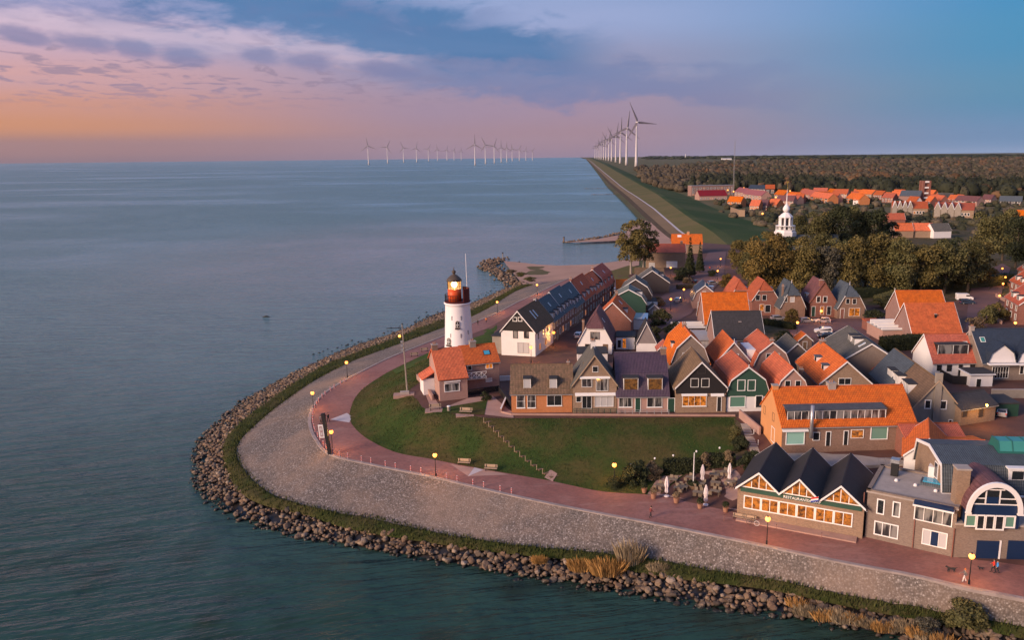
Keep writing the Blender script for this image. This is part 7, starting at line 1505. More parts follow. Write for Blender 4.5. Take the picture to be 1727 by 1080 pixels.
# scrub and gardens in the distant estate
pg = []
for k in range(420):
    u = rw.uniform(1200, 1740); v = rw.uniform(338, 400)
    if v > 348 + (u - 1200) * .06 + 40: continue
    if u < 1290 and v > 352 + (u - 1200) * .45: continue
    p = P(u, v, 1.5); pg.append((p.x, p.y, 0, rw.uniform(2.5, 5), rw.uniform(2, 4), rw.randrange(5), rw.randrange(3)))
wood('estate_gardens', pg, [(220 + i, 110) for i in range(5)], ['wood_dark', 'wood_brown', 'wood_olive'], 'garden trees and shrubs between the distant houses')
pf = []
for k in range(900):
    u = rw.uniform(1085, 1760); v = rw.uniform(265.3, 268.8); p = P(u, v, 1.2); pf.append((p.x, p.y, 0, rw.uniform(25, 60), rw.uniform(8, 16), rw.randrange(5), 0))
wood('far_woods', pf, [(240 + i, 50) for i in range(5)], ['leaf_dark'], 'dark belt of woodland along the far horizon')
p = P(1226, 269.5, 1.2); House('far_barn', 'white barn far out in the polder near the horizon', (p.x - 40, p.y), (p.x + 40, p.y), 40, em=9, rm=16, ridge='x', world=True, wall='white', roof='grey_paint', barge=None, dz=-1, gutter=False, cat='barn')
# ------------------------------------------------------------------ promenade furniture
# bollards with red and white bands
def make_bollard():
    r = empty('bollard', (0, 0, 0), 0, 'short red and white banded bollard along the outer edge of the promenade', 'bollard', 'bollards along the promenade edge')
    mb = MB(); mb.lathe([(.075, 0), (.075, .85), (.04, .9)], 8); mb.build('post', 'white', r)
    for z in (.1, .38, .64): mb = MB(); mb.lathe([(.079, z), (.079, z + .17)], 8); mb.build('band', 'flag_red', r)
    return r
B0 = make_bollard(); Lb = resample(Sc, 2.45); first = True
for i, p in enumerate(Lb):
    u, v = proj(p)
    if not (520 < u < 880 and 640 < v < 845): continue
    j = min(range(len(Sr)), key=lambda k: (Sr[k].xy - p.xy).length); q = Vector((Sr[j].x - nrm[j].x * .75, Sr[j].y - nrm[j].y * .75, ZP))
    if first: B0.location = q; first = False
    else: copy_tree(B0, q)
# black post with sign panel
q = P(557, 767, ZP); sp_ = empty('sculpture_post', q, 0, 'tall leaning black post with a white framed sign on the bend', 'post'); ph_ = zat(698, q.x, q.y) - ZP
mb = MB(); mb.obox((-.3, -.25, -.3), (.55, 0, 0), (0, .5, 0), (-.72, 0, ph_ + .3)); mb.build('post', 'boards_black', sp_)
mb = MB(); a = Vector((-1.55, -.2, ph_ * .42)); mb.obox(a, (.85, 0, 0), (0, .08, 0), (-.12, 0, 2.3)); sg = mb.build('sign_panel', 'white', sp_)
mat('sign_print', (.24, .09, .12), .6, .5, 4, (.5, .42, .42)); mb = MB(); mb.obox(a + Vector((.14, -.012, .18)), (.55, 0, 0), (0, .008, 0), (-.1, 0, 1.9)); mb.build('print', 'sign_print', sg)
for k in (0, 1): mb = MB(); mb.obox(a + Vector((.26 - .045 * k, -.03, .45 + .85 * k)), (.32, 0, 0), (0, .014, 0), (-.03, 0, .5)); mb.build('picture', 'paving_white', sg)
mb = MB(); mb.box(-1.6, -.06, ph_ * .42 + .6, -.2, .06, ph_ * .42 + .72); mb.build('bracket', 'black_metal', sp_)
# tall utility pole with arm
q = PT(687, 663); up_ = empty('utility_pole', q, 0, 'tall bare pole with side arm on the hill left of the keepers house', 'pole'); zt = zat(548, q.x, q.y) - q.z; dx_ = -.35
mb = MB(); mb.tube([(0, 0, -.5), (dx_ * .5, 0, zt * .5), (dx_, 0, zt)], [.17, .14, .1], 8); mb.build('pole', 'stone_grey', up_); mb = MB(); mb.tube([(dx_ + .3, 0, zt - .6), (dx_ - 3.1, 0, zt - .7)], [.09, .06], 6); mb.build('arm', 'black_metal', up_)
for z in (.62, .68, .74): mb = MB(); mb.box(dx_ * z - .55, -.15, zt * z, dx_ * z - .1, .15, zt * z + .35); mb.build('fitting', 'steel', up_)
mb = MB(); mb.lathe([(.2, 0), (.28, .25), (.1, .5)], 8, (dx_ - .6, 0, zt * .82)); mb.build('lamp_head', 'lamp_glow', up_)
# benches
def make_bench(wd=2.2):
    r = empty('bench'); r['category'] = 'bench'
    for k in range(4): mb = MB(); mb.box(-wd / 2, -.4 + k * .13, .43, wd / 2, -.29 + k * .13, .48); mb.build('seat_slat', 'timber_pale', r)
    for k in range(3): mb = MB(); mb.obox((-wd / 2, .14, .56 + k * .16), (wd, 0, 0), (0, .04, .01), (0, .03, .13)); mb.build('back_slat', 'timber_pale', r)
    for s in (-1, 1): mb = MB(); mb.box(s * wd * .38 - .05, -.38, 0, s * wd * .38 + .05, -.3, .43); mb.box(s * wd * .38 - .05, .1, 0, s * wd * .38 + .05, .2, 1.0); mb.build('leg', 'black_metal', r)
    return r
BN = make_bench()
for i, (u, v, rz, lb, sc_) in enumerate(((734, 691, .2, 'bench on a paved pad left of the litter bin by the upper path', 1), (786, 698, -.15, 'wooden bench on the small lawn below the keepers house', 1.05), (783, 784, -.16, 'bench beside the promenade left of the pale triangle', .95), (828, 794, -.16, 'bench beside the promenade right of the pale triangle', .95), (699, 601, .35, 'bench on the promenade edge near the lighthouse', .9), (716, 593, .35, 'bench nearer the lighthouse on the promenade edge', .9))):
    p = PT(u, v); o = BN if i == 0 else copy_tree(BN); o.location = p; o.rotation_euler.z = rz; o.scale = (sc_,) * 3; o['label'] = lb; o['group'] = 'benches'
    if i < 2: mb = MB(); mb.obox((p.x - 1.6, p.y - 1.8, p.z - .3), (3.2, .3, 0), (-.3, 2.2, 0), (0, 0, .34)); tag(mb.build('paved_pad', 'paving_pale'), kind='structure')
p = PT(757, 694); r = empty('litter_bin', p, 0, 'grey litter bin between the two upper benches', 'litter bin'); mb = MB(); mb.lathe([(.28, 0), (.32, .9)], 10); mb.build('drum', 'stone_grey', r); mb = MB(); mb.lathe([(.34, .902), (.34, 1.0), (.1, 1.08)], 10); mb.build('lid', 'frame', r)
p = PT(683, 667); r = empty('memorial_slab', p, .15, 'low stone platform with step at the foot of the tall pole', 'platform'); mb = MB(); mb.box(-2.2, -.9, -.4, 1.8, 1.2, .22); mb.build('platform', 'paving_pale', r); mb = MB(); mb.box(-.9, -.2, .222, .8, .8, .7); mb.build('stone_block', 'concrete', r)
# retaining walls by the keepers house
def wallseg(name, pts, hh, th, m_, lb, cat='wall', cap=None):
    w = [PT(u, v) for u, v in pts]; r = empty(name, w[0], 0, lb, cat)
    for a, b in zip(w, w[1:]):
        d = (b - a); n = Vector((-d.y, d.x, 0)).normalized() * th; mb = MB(); mb.obox(a - w[0] - Vector((0, 0, .6)), d, n, (0, 0, hh + .6)); mb.build('wall_panel', m_, r)
        if cap: mb = MB(); mb.obox(a - w[0] + Vector((0, 0, hh + .003)) - n * .2, d, n * 1.4, (0, 0, .1)); mb.build('coping', cap, r)
wallseg('retaining_wall', [(731, 676), (715, 650), (705, 640)], 1.0, .3, 'brick_pink', 'low pinkish retaining wall stepping up beside the keepers house', cap='paving_pale')
wallseg('retaining_wall', [(742, 672), (722, 642)], 1.3, .25, 'brick_brown', 'brown brick wall along the stairs of the keepers house', cap='concrete')
wallseg('yard_wall', [(841, 662), (862, 690)], 1.2, .25, 'boards_black', 'black yard fence between the keepers house and the brick cottage', 'fence'); wallseg('yard_wall', [(785, 668), (842, 660)], 1.1, .12, 'glass', 'dark glass fence below the keepers house balcony', 'fence')
wallseg('terrace_kerb', [(845, 697), (862, 701), (1240, 703)], .3, .35, 'paving_pale', 'pale kerb along the top of the grass hill', 'kerb'); wallseg('garden_wall', [(846, 697), (855, 676)], .8, .2, 'brick_pink', 'small pinkish garden wall beside the brick cottage', cap='white')
wallseg('white_rail', [(843, 643), (888, 641)], 1.0, .2, 'white', 'white topped parapet below the white and black house', 'wall')
wallseg('black_fence', [(1568, 628), (1605, 648), (1640, 650)], 1.7, .15, 'boards_black', 'black board fence round the white house terrace', 'fence'); wallseg('brick_wall', [(1672, 672), (1760, 672)], 1.6, .3, 'stone_grey', 'grey stone wall below the navy roofed house', 'wall', 'concrete')
wallseg('white_wall', [(1131, 553), (1158, 553)], 1.6, .3, 'white', 'white garden wall by the parking near the silver car', 'wall'); wallseg('ochre_wall', [(1246, 705), (1280, 735)], 1.5, .3, 'brick_pink', 'pinkish retaining wall above the right hand steps', 'wall'); wallseg('estate_wall', [cE(470, 395), cE(550, 425), cE(610, 428)], 5, 1., 'brick_tan', 'long tan wall at the end of the dike slope', 'wall')
def fence_row(name, a_px, b_px, n, hh, m_, lb):
    a, b = PT(*a_px), PT(*b_px); r = empty(name, a, 0, lb, 'fence')
    for i in range(n): q = G3(*(a.lerp(b, i / (n - 1))).xy) - a; mb = MB(); mb.box(q.x - .05, q.y - .05, q.z - .2, q.x + .05, q.y + .05, q.z + hh); mb.build('post', m_, r)
    for z in (.5, .95): mb = MB(); mb.tube([Vector((0, 0, hh * z)), b - a + Vector((0, 0, hh * z))], .04, 4); mb.build('rail', m_, r)
fence_row('glass_fence', (968, 698), (1040, 699), 8, 1., 'green_paint', 'low dark fence in front of the pointed gable house'); fence_row('rail_fence', (1042, 699), (1128, 699), 8, .8, 'grey_paint', 'thin grey rail in front of the purple roofed house')
# hill steps with white posts
A_, B_ = PT(817, 713), PT(926, 806); st = empty('hill_steps', A_, 0, 'long flight of grass steps with white posts down the hill', 'steps'); nst = 13
dv = (B_ - A_); side = Vector((-dv.y, dv.x, 0)).normalized()
if side.x < 0: side = -side
for i in range(nst):
    q = A_.lerp(B_, i / (nst - 1)); q.z = h(q.x, q.y); o = q - A_; dd = Vector((dv.x, dv.y, 0)).normalized()
    mb = MB(); mb.obox(o - dd * .1 - Vector((0, 0, .25)), side * 2.0, dd * .62, (0, 0, .36)); mb.build('step', 'timber', st)
    if i < nst - 1: mb = MB(); mb.obox(o - side * .12 - Vector((.05, .05, .2)), (.09, 0, 0), (0, .09, 0), (0, 0, 1.1)); mb.build('post', 'timber_pale', st)
mb = MB(); mb.poly([P(920, 806, 0) * 0 + Vector((*(PT(918, 806).xy), ZP + .03)), Vector((*(PT(932, 813).xy), ZP + .03)), Vector((*(PT(940, 800).xy), ZP + .25)), Vector((*(PT(928, 792).xy), ZP + .35))]); tag(mb.build('steps_landing', 'paving_pale'), kind='structure')
A_, B_ = PT(1256, 716), PT(1277, 772); st = empty('stone_steps', A_, 0, 'narrow stone steps between shrubs left of the long orange house', 'steps'); dv = B_ - A_; side = Vector((-dv.y, dv.x, 0)).normalized(); dd = Vector((dv.x, dv.y, 0)).normalized()
for i in range(14): q = A_.lerp(B_, i / 13); q.z = h(q.x, q.y); mb = MB(); mb.obox(q - A_ - side * .7 - Vector((0, 0, .2)), side * 1.4, dd * .7, (0, 0, .34)); mb.build('step', 'concrete', st)
for i in range(4): q = A_.lerp(B_, i / 3); q.z = h(q.x, q.y); mb = MB(); mb.obox(q - A_ + side * .8, (.1, 0, 0), (0, .1, 0), (0, 0, 1.0)); mb.build('post', 'white', st)
# ------------------------------------------------------------------ restaurant terrace
zpx('restaurant_terrace', [(1092, 834), (1106, 812), (1125, 800), (1240, 793), (1268, 822), (1249, 864), (1180, 846)], 'paving_pale', .05, 1.5)
def PTt(u, v): return PT(u, v) + Vector((0, 0, .05))
def closed_parasol():
    r = empty('parasol'); r['category'] = 'parasol'; mb = MB(); mb.lathe([(.4, 0), (.4, .12), (.08, .2)], 12); mb.build('base', 'canvas', r); mb = MB(); mb.tube([(0, 0, .1), (0, 0, 3.1)], .03, 6); mb.build('pole', 'timber_pale', r)
    vs = []; prof = [(.12, .55), (.26, .75), (.22, 1.1), (.19, 1.25), (.30, 1.8), (.22, 2.5), (.10, 3.0), (.03, 3.15)]; mb = MB(); n = 16
    for rr, z in prof:
        for i in range(n): a = 2 * math.pi * i / n; k = rr * (1 + .22 * (1 if i % 2 else -1)); vs.append((k * math.cos(a), k * math.sin(a), z))
    fs = [(k * n + i, k * n + (i + 1) % n, (k + 1) * n + (i + 1) % n, (k + 1) * n + i) for k in range(len(prof) - 1) for i in range(n)]; mb.add(vs, fs); mb.build('folded_canopy', 'canvas', r); return r
PA = closed_parasol()
for i, ((a, b), lb) in enumerate((((397, 705), 'closed pale parasol at the left end of the terrace'), ((940, 515), 'closed pale parasol at the back right of the flagpole'), ((990, 838), 'closed pale parasol at the front edge of the terrace'), ((1350, 495), 'closed pale parasol nearest the restaurant'))):
    o = PA if i == 0 else copy_tree(PA); o.location = PTt(*cT(a, b)); o['label'] = lb; o['group'] = 'closed parasols on the terrace'; o.rotation_euler.z = i
q = PTt(*cT(800, 575)); r = empty('terrace_flagpole', q, 0, 'white flagpole in a planted tub on the terrace', 'flagpole'); mb = MB(); mb.tube([(0, 0, .3), (.05, 0, zat(764, q.x, q.y) - q.z)], [.09, .06], 8); mb.build('pole', 'white', r); mb = MB(); mb.lathe([(.9, 0), (1.05, .55), (.95, .6)], 12); mb.build('tub', 'timber', r); V, Fq = leafcloud(5, [(0, 0, .7, .9, .4)], 500, .12); link('shrub', npmesh('shrub', V, Fq, 'leaf_dark'), r)
def table():
    r = empty('terrace_table'); r['category'] = 'table'
    for k in range(5): mb = MB(); mb.box(-.75, -.42 + k * .17, .72, .75, -.27 + k * .17, .76); mb.build('top_slat', 'rattan', r)
    for sx in (-1, 1):
        for sy in (-1, 1): mb = MB(); mb.box(sx * .65 - .035, sy * .33 - .035, 0, sx * .65 + .035, sy * .33 + .035, .718); mb.build('leg', 'rattan', r)
    return r
def chair():
    r = empty('terrace_chair'); r['category'] = 'chair'; mb = MB(); mb.box(-.25, -.25, .42, .25, .25, .47); mb.build('seat', 'rattan', r); mb = MB(); mb.obox((-.25, .22, .47), (.5, 0, 0), (0, .05, 0), (0, .12, .5)); mb.build('backrest', 'rattan', r)
    for sx in (-1, 1):
        for sy in (-1, 1): mb = MB(); mb.box(sx * .22 - .025, sy * .22 - .025, 0, sx * .22 + .025, sy * .22 + .025, .418); mb.build('leg', 'black_metal', r)
    return r
TB, CHR = table(), chair(); tabs = [(300, 600), (480, 510), (580, 640), (760, 480), (900, 570), (870, 705), (1130, 690), (1120, 435), (1140, 555), (1370, 540), (1300, 400), (640, 620)]
TB['group'] = 'slatted tables on the terrace'; CHR['group'] = 'wicker chairs on the terrace'; TB['label'] = 'slatted wooden table on the restaurant terrace'; CHR['label'] = 'wicker armchair at a terrace table'; ft = fc = True
for i, (a, b) in enumerate(tabs):
    p = PTt(*cT(a, b)); rz = -.55 + .12 * (i % 3)
    if ft: TB.location, TB.rotation_euler.z, ft = p, rz, False
    else: copy_tree(TB, p, rz)
    for k, (ox, oy, ra) in enumerate(((-.4, .75, 0), (.4, .75, 0), (-.4, -.75, math.pi), (.4, -.75, math.pi))):
        if (i + k) % 5 == 4: continue
        c, s = math.cos(rz), math.sin(rz); q = p + Vector((ox * c - oy * s, ox * s + oy * c, 0))
        if fc: CHR.location, CHR.rotation_euler.z, fc = q, rz + ra, False
        else: copy_tree(CHR, q, rz + ra + random.uniform(-.25, .25))
def planter(p, s, lb, kind='leaf_dark'):
    r = empty('planter', p, 0, lb, 'planter'); mb = MB(); mb.lathe([(.3 * s, 0), (.42 * s, .7 * s), (.46 * s, .72 * s)], 12); mb.build('pot', 'terracotta', r); V, Fq = leafcloud(int(p.x * 7) % 90, [(0, 0, 1.05 * s, .48 * s, .45 * s)], 420, .09, ); link('foliage', npmesh('foliage', V, Fq, kind), r)
for (a, b), s, lb in (((200, 735), 1.1, 'potted plant at the left front of the terrace'), ((545, 800), 1.1, 'potted plant in front of the second terrace table'), ((905, 885), 1.0, 'potted plant left of the front parasol base'), ((1292, 940), 1.0, 'round topiary in a pale pot by the restaurant corner'), ((60, 650), 1.0, 'potted shrub beside the garden swing seat')): planter(PTt(*cT(a, b)), s, lb, 'leaf_brown' if a in (200, 545) else 'leaf_dark')
for (u, v, lb) in ((1104, 775, 'small bulb lamp above the left brown bush'), (1135, 770, 'small bulb lamp on the hedge left of the flagpole'), (1174, 763, 'small bulb lamp on the hedge right of the flagpole'), (1213, 757, 'small bulb lamp above the right hedge'), (1063, 786, 'small bulb lamp on a post left of the terrace')):
    p = PT(u, v + 22); r = empty('garden_lamp', p, 0, lb, 'lamp'); mb = MB(); mb.tube([(0, 0, 0), (0, 0, 2.1)], .035, 5); mb.build('post', 'black_metal', r); mb = MB(); mb.lathe([(.06, 2.1), (.15, 2.22), (.15, 2.36), (.05, 2.46)], 8); mb.build('globe', 'frame', r)
# bicycle
def bicycle(p, rz, lb):
    r = empty('bicycle', p, rz, lb, 'bicycle')
    for s in (-.52, .52):
        mb = MB(); mb.tube([(s + .34 * math.cos(a * math.pi / 10), 0, .35 + .34 * math.sin(a * math.pi / 10)) for a in range(21)], .028, 5); w_ = mb.build('wheel', 'frame' if s > 0 else 'tyre', r)
        mb = MB()
        for k in range(6): a = k * math.pi / 6; mb.tube([(s - .33 * math.cos(a), 0, .35 - .33 * math.sin(a)), (s + .33 * math.cos(a), 0, .35 + .33 * math.sin(a))], .006, 3)
        mb.build('spokes', 'steel', w_)
    mb = MB(); mb.tube([(-.52, 0, .35), (-.15, 0, .88), (.38, 0, .85), (-.02, 0, .33), (-.15, 0, .88)], .022, 5); mb.tube([(-.52, 0, .35), (-.02, 0, .33)], .018, 5); mb.tube([(.38, 0, .85), (.52, 0, .35)], .02, 5); mb.build('frame', 'black_metal', r)
    mb = MB(); mb.box(-.28, -.07, .95, -.02, .07, 1.0); mb.build('saddle', 'black_metal', r); mb = MB(); mb.tube([(.36, -.28, 1.05), (.42, 0, 1.0), (.36, .28, 1.05)], .016, 5); mb.build('handlebar', 'steel', r)
q = RES.wr((2.6, -1.9, 0)); bicycle(Vector((q.x, q.y, ZP)), RES.r, 'bicycle with pale front wheel leaning by the restaurant wall')
for (u_, lb) in ((.4, 'bench against the restaurant corner, left of the bicycle'), (2.0, 'second seat against the restaurant wall by the bicycle')): q = RES.wr((u_, -.75, 0)); o = copy_tree(BN, Vector((q.x, q.y, ZP)), RES.r, lb, .7)
for (u_, lb) in ((5.8, 'thin rail post below the restaurant sign'), (11.6, 'thin rail post below the third restaurant gable'), (-1.2, 'thin rail post beside the corner topiary')):
    q = RES.wr((u_, -2.4, 0)); r = empty('rail_post', (q.x, q.y, ZP), RES.r, lb, 'post'); mb = MB(); mb.tube([(0, 0, 0), (0, 0, .95)], .035, 6); mb.build('post', 'brick_red', r); mb = MB(); mb.lathe([(.06, .95), (.03, 1.03)], 6); mb.build('knob', 'black_metal', r)
# ------------------------------------------------------------------ vehicles
def car_mesh(kind):
    if kind == 'van': L, Wd, st = 5.2, 1.95, [(-2.6, .35, .35), (-2.6, .9, 1.9), (-2.45, .95, 2.15), (1.05, .95, 2.15), (1.75, .85, 1.25), (2.5, .85, 1.0), (2.6, .8, .4)]
    elif kind == 'suv': L, Wd, st = 4.4, 1.85, [(-2.2, .4, .4), (-2.2, .9, 1.05), (-1.95, .8, 1.62), (.35, .78, 1.66), (1.15, .88, 1.12), (2.1, .86, .95), (2.2, .8, .4)]
    else: L, Wd, st = 4.2, 1.75, [(-2.1, .4, .35), (-2.1, .88, .95), (-1.7, .76, 1.42), (.25, .74, 1.46), (1.0, .86, .95), (2.0, .84, .8), (2.1, .8, .35)]
    mb = MB(); vs = []; hw_ = Wd / 2
    for s in (-1, 1):
        for x_, k, z in st: vs.append((x_, s * hw_ * (k / .9), z))
        vs += [(2.1 * L / 4.2, s * hw_ * .93, .22), (-2.1 * L / 4.2, s * hw_ * .93, .22)]
    n = len(st) + 2; fs = [tuple(range(n)), tuple(range(2 * n - 1, n - 1, -1))] + [(i, i + n, (i + 1) % n + n, (i + 1) % n) for i in range(n)]; mb.add(vs, fs)
    bm = bmesh.new(); me = mb.mesh('body', 'white'); bm.from_mesh(me); bmesh.ops.recalc_face_normals(bm, faces=bm.faces); bmesh.ops.bevel(bm, geom=bm.edges[:], offset=.09, segments=2, affect='EDGES', profile=.6); bm.to_mesh(me); bm.free(); me.materials.clear()
    return me, L, Wd, st
CARS = {k: car_mesh(k) for k in ('car', 'suv', 'van')}
mat('wheel_rim', (.45, .45, .47), .35, .05, metal=.6); mat('tail_light', (.5, .02, .02), .3, 0); mat('headlight', (.8, .8, .78), .2, 0)
def vehicle(p, rz, lb, kind, col, cat='car', name='parked_car'):
    r = empty(name, p, rz, lb, cat, 'parked vehicles'); me, L, Wd, st = CARS[kind]; m2 = me.copy(); m2.materials.append(M[col]); link('body', m2, r)
    zr = max(s[2] for s in st); zb_ = .95 if kind != 'van' else 1.3; mb = MB(); hw_ = Wd / 2
    ws, we = st[2], st[3]
    for s in (-1, 1):
        pts = [(st[2][0] * .85 if kind != 'van' else .2, zb_ + .02), (st[4][0] * .92, zb_ + .02), (st[3][0] + .1, zr - .12), (st[2][0] + .12 if kind != 'van' else .2, zr - .12)]
        mb = MB(); mb.prism([(x_, s * (hw_ * .985 - (z - zb_) * .24 * (kind != 'van')), z) for x_, z in pts], (0, s * .02, 0)); mb.build('side_window', 'glass', r)
    a, b = Vector((st[4][0] + .03, 0, st[4][2] + .03)), Vector((st[3][0] + .06, 0, st[3][2] - .04)); mb = MB(); n_ = Vector((b.z - a.z, 0, a.x - b.x)).normalized() * -1
    if n_.x < 0: n_ = -n_
    mb.obox(a.lerp(b, .1) + Vector((0, -hw_ * .78, 0)) + n_ * .02, (0, hw_ * 1.56, 0), (b - a) * .8, n_ * .03); mb.build('windscreen', 'glass', r)
    if kind != 'van': a, b = Vector((st[1][0], 0, st[1][2])), Vector((st[2][0], 0, st[2][2])); n_ = Vector((-(b.z - a.z), 0, b.x - a.x)).normalized(); mb = MB(); mb.obox(a.lerp(b, .15) + Vector((0, -hw_ * .72, 0)) + n_ * .01, (0, hw_ * 1.44, 0), (b - a) * .75, n_ * .03); mb.build('rear_window', 'glass', r)
    for sx in (-L * .31, L * .31):
        for s in (-1, 1):
            mb = MB(); mb.tube([(sx, s * (hw_ - .2), .32), (sx, s * (hw_ + .01), .32)], .33, 14); w_ = mb.build('wheel', 'tyre', r); mb = MB(); mb.tube([(sx, s * (hw_ + .012), .32), (sx, s * (hw_ + .03), .32)], .2, 10); mb.build('rim', 'wheel_rim', w_)
    for s in (-1, 1):
        mb = MB(); mb.box(st[-1][0] - .06, s * hw_ * .62 - .18, .62, st[-1][0] + .02, s * hw_ * .62 + .18, .78); mb.build('headlight', 'headlight', r); mb = MB(); mb.box(st[0][0] - .02, s * hw_ * .75 - .12, .72, st[0][0] + .06, s * hw_ * .75 + .12, .92); mb.build('tail_light', 'tail_light', r)
mat('car_white', (.78, .77, .78), .25, .02, spec=.6); mat('car_silver', (.5, .5, .54), .25, .02, spec=.6, metal=.4); mat('car_black', (.015, .016, .02), .2, .02, spec=.6); mat('car_blue', (.03, .05, .09), .2, .02, spec=.6); mat('car_pale', (.62, .5, .5), .25, .02, spec=.6)
for (u, v, rz, k, c, lb) in ((1387, 544, 3.05, 'car', 'car_pale', 'pale hatchback parked in front of the red brick house'), (1388, 562, 3.0, 'suv', 'car_white', 'white suv parked on the car square beside the hedge'), (1393, 571, 3.0, 'car', 'car_black', 'dark car half hidden beside the white suv'), (1360, 544, .1, 'car', 'car_silver', 'silver car behind the hedge left of the pale hatchback'), (1312, 540, .1, 'car', 'car_silver', 'silver car in front of the golden round bush'), (1468, 552, 1.2, 'car', 'car_blue', 'small blue car by the maroon garage'), (1144, 510, 1.2, 'suv', 'car_silver', 'silver car parked beside the street lamp on the mauve street'), (1172, 478, 1.5, 'car', 'car_black', 'dark car parked by the hedge below the road'), (1202, 480, .3, 'car', 'car_silver', 'silver car behind the navy gambrel roof'),
                          (1000, 516, 1.3, 'car', 'car_blue', 'dark blue car parked on the terrace street'), (1012, 505, 1.3, 'car', 'car_black', 'black car parked farther up the terrace street'), (1036, 492, 1.4, 'car', 'car_silver', 'silver car at the end of the terrace street'), (976, 569, 1.3, 'car', 'car_white', 'white car beside the white gambrel house'), (1631, 513, -.15, 'suv', 'car_blue', 'dark blue car parked in front of the white van'), (1690, 700, 1., 'car', 'car_silver', 'pale car parked in the rear yard by the green garage')):
    vehicle(PT(u, v), rz, lb, k, c)
vehicle(PT(1626, 506), -.15, 'white delivery van parked behind the dark blue car', 'van', 'car_white', 'van', 'delivery_van')
# ------------------------------------------------------------------ people
def person(p, rz, lb, top, bot, hair='hair', hgt=1.75, stride=.25, arm=.2, lean=0., hold=None):
    r = empty('person', p, rz, lb, 'person'); k = hgt / 1.75; me = bpy.data.meshes.new('body')
    J = {'pel': (0, 0, .95), 'spi': (lean * .3, 0, 1.15), 'che': (lean * .6, 0, 1.36), 'nec': (lean * .8, 0, 1.50), 'hd': (lean + .01, 0, 1.58), 'hd2': (lean + .02, 0, 1.72),
         'lh': (0, .1, .9), 'lk': (stride * .6, .1, .5), 'la': (stride * .7, .1, .1), 'lt': (stride * .7 + .2, .11, .03), 'rh': (0, -.1, .9), 'rk': (-stride * .2, -.1, .5), 'ra': (-stride, -.1, .12), 'rt': (-stride + .18, -.11, .03),
         'ls': (lean * .6, .19, 1.42), 'le': (lean * .6 - arm * .5, .25, 1.14), 'lw': (lean * .6 - arm * .1 + .08, .25, .92), 'lf': (lean * .6 + .08, .25, .80), 'rs': (lean * .6, -.19, 1.42), 're': (lean * .6 + arm * .3, -.25, 1.14), 'rw': (lean * .6 + arm + .12, -.24, .95), 'rf': (lean * .6 + arm + .18, -.24, .84)}
    rad = {'pel': .15, 'spi': .14, 'che': .17, 'nec': .06, 'hd': .085, 'hd2': .09, 'lh': .10, 'rh': .10, 'lk': .07, 'rk': .07, 'la': .05, 'ra': .05, 'lt': .04, 'rt': .04, 'ls': .08, 'rs': .08, 'le': .055, 're': .055, 'lw': .04, 'rw': .04, 'lf': .035, 'rf': .035}
    names = list(J); E_ = [('pel', 'spi'), ('spi', 'che'), ('che', 'nec'), ('nec', 'hd'), ('hd', 'hd2'), ('pel', 'lh'), ('lh', 'lk'), ('lk', 'la'), ('la', 'lt'), ('pel', 'rh'), ('rh', 'rk'), ('rk', 'ra'), ('ra', 'rt'), ('che', 'ls'), ('ls', 'le'), ('le', 'lw'), ('lw', 'lf'), ('che', 'rs'), ('rs', 're'), ('re', 'rw'), ('rw', 'rf')]
    me.from_pydata([tuple(c * k for c in J[n]) for n in names], [(names.index(a), names.index(b)) for a, b in E_], []); ob = bpy.data.objects.new('tmp', me); COL.objects.link(ob)
    sk = ob.modifiers.new('s', 'SKIN'); 
    if not me.skin_vertices: me.attributes
    for i, n in enumerate(names): me.skin_vertices[0].data[i].radius = (rad[n] * k, rad[n] * k); me.skin_vertices[0].data[i].use_root = (n == 'pel')
    ob.modifiers.new('d', 'SUBSURF').levels = 1; dg = bpy.context.evaluated_depsgraph_get(); m2 = bpy.data.meshes.new_from_object(ob.evaluated_get(dg)); bpy.data.objects.remove(ob)
    m2.materials.clear()
    for m_ in (top, bot, 'skin', 'cloth_dark'): m2.materials.append(M[m_])
    for f in m2.polygons:
        c = f.center / k; f.use_smooth = True
        f.material_index = 2 if c.z > 1.49 or (c.z < .94 and abs(c.y) > .2) else 0 if (c.z > .92 or abs(c.y) > .19) else 3 if c.z < .09 else 1
    link('body', m2, r); mb = MB(); mb.lathe([(.09 * k, 1.62 * k), (.115 * k, 1.69 * k), (.11 * k, 1.76 * k), (.06 * k, 1.82 * k)], 10, (lean * k, 0, 0)); mb.build('hair', hair, r, True)
    return r
mat('scarf', (.7, .3, .1), .8, .1)
person(P(1675, 966, ZP), 2.6, 'person in a red jacket strolling beside the one in blue', 'jacket_red', 'cloth_dark', stride=.3); person(P(1681, 968, ZP), 2.6, 'person in a bright blue jacket strolling beside the one in red', 'jacket_blue', 'cloth_dark', stride=.28)
person(P(1626, 982, ZP), 2.9, 'person in grey with reddish hair walking a dog by the lamp', 'cloth_grey', 'frame', hair='cloth_orange', hgt=1.65, arm=.4)
person(P(1097, 874, ZP), .4, 'person in maroon walking alone past the terrace', 'cloth_maroon', 'cloth_dark', hgt=1.7, lean=.1)
for (u, v, t, rz, lb) in ((541, 716, 'cloth_grey', .5, 'person in grey standing left of the black post'), (548, 712, 'cloth_maroon', 2., 'person in maroon standing behind the black post'), (554, 712, 'cloth_dark', 2.6, 'person in black standing right behind the black post'), (806, 549, 'cloth_dark', 1.2, 'person in black walking on the promenade beside the lighthouse'), (820, 545, 'cloth_orange', 1.2, 'person in orange walking on the promenade beside the lighthouse'), (1197, 456, 'jacket_red', 1., 'person in red walking up the road by the hedge')):
    z = ZP if u < 900 else None; person(P(u, v, ZP) if z else PT(u, v), rz, lb, t, 'cloth_dark')
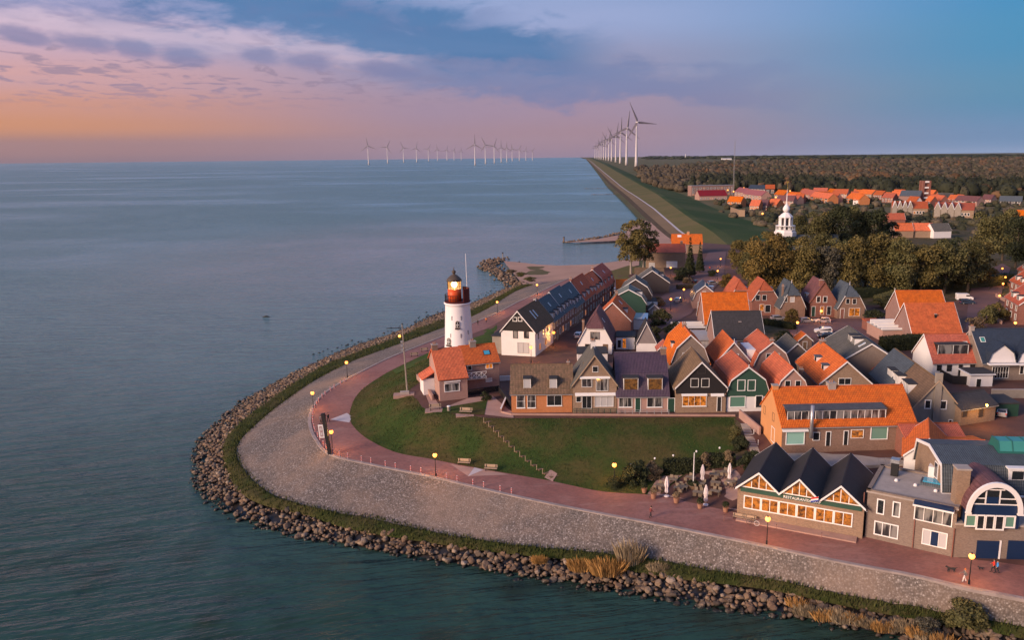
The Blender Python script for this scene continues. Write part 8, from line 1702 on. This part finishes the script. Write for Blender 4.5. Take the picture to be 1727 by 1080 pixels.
def dog(p, rz, lb):
    r = empty('dog', p, rz, lb, 'dog'); me = bpy.data.meshes.new('body'); J = [(-.35, 0, .52), (0, 0, .5), (.3, 0, .55), (.48, 0, .7), (.58, 0, .74), (.74, 0, .68), (-.55, 0, .62), (-.72, 0, .72), (.28, .09, .3), (.26, .09, .02), (.34, -.09, .3), (.38, -.09, .02), (-.32, .09, .34), (-.42, .09, .2), (-.38, .09, .02), (-.3, -.09, .34), (-.36, -.09, .2), (-.28, -.09, .02), (.56, .07, .84), (.56, -.07, .84)]
    E_ = [(0, 1), (1, 2), (2, 3), (3, 4), (4, 5), (0, 6), (6, 7), (2, 8), (8, 9), (2, 10), (10, 11), (0, 12), (12, 13), (13, 14), (0, 15), (15, 16), (16, 17), (4, 18), (4, 19)]; rd = [.13, .14, .16, .09, .09, .045, .035, .02, .06, .035, .06, .035, .075, .035, .03, .075, .035, .03, .03, .03]
    me.from_pydata(J, E_, []); ob = bpy.data.objects.new('tmp', me); COL.objects.link(ob); ob.modifiers.new('s', 'SKIN')
    for i in range(len(J)): me.skin_vertices[0].data[i].radius = (rd[i],) * 2; me.skin_vertices[0].data[i].use_root = i == 0
    ob.modifiers.new('d', 'SUBSURF').levels = 1; m2 = bpy.data.meshes.new_from_object(ob.evaluated_get(bpy.context.evaluated_depsgraph_get())); bpy.data.objects.remove(ob); m2.materials.clear(); m2.materials.append(M['cloth_dark']); link('body', m2, r); mb = MB(); mb.lathe([(.10, 0), (.10, .05)], 8, (.42, 0, .62)); mb.build('collar', 'flag_red', r)
dog(P(1604, 966, ZP), 3.0, 'black dog trotting ahead of its walker on the promenade'); dog(P(1654, 962, ZP), 2.8, 'second small dark dog near the strolling couple'); bpy.data.objects['dog.001'].scale = (.55,) * 3
# ------------------------------------------------------------------ air
mat_h = bpy.data.materials.new('haze'); mat_h.use_nodes = True; th_ = NT(mat_h.node_tree); mat_h.node_tree.nodes.clear(); pv_ = th_.n('ShaderNodeVolumePrincipled'); pv_.inputs['Color'].default_value = (.80, .82, .95, 1); pv_.inputs['Density'].default_value = .000010; pv_.inputs['Anisotropy'].default_value = .2
o_ = th_.n('ShaderNodeOutputMaterial'); th_.l(pv_.outputs[0], o_.inputs['Volume']); M['haze'] = mat_h
USE_HAZE = True
if USE_HAZE: mb = MB(); mb.box(-15000, -400, -3, 15000, 17900, 420); tag(mb.build('haze', 'haze'), kind='stuff')
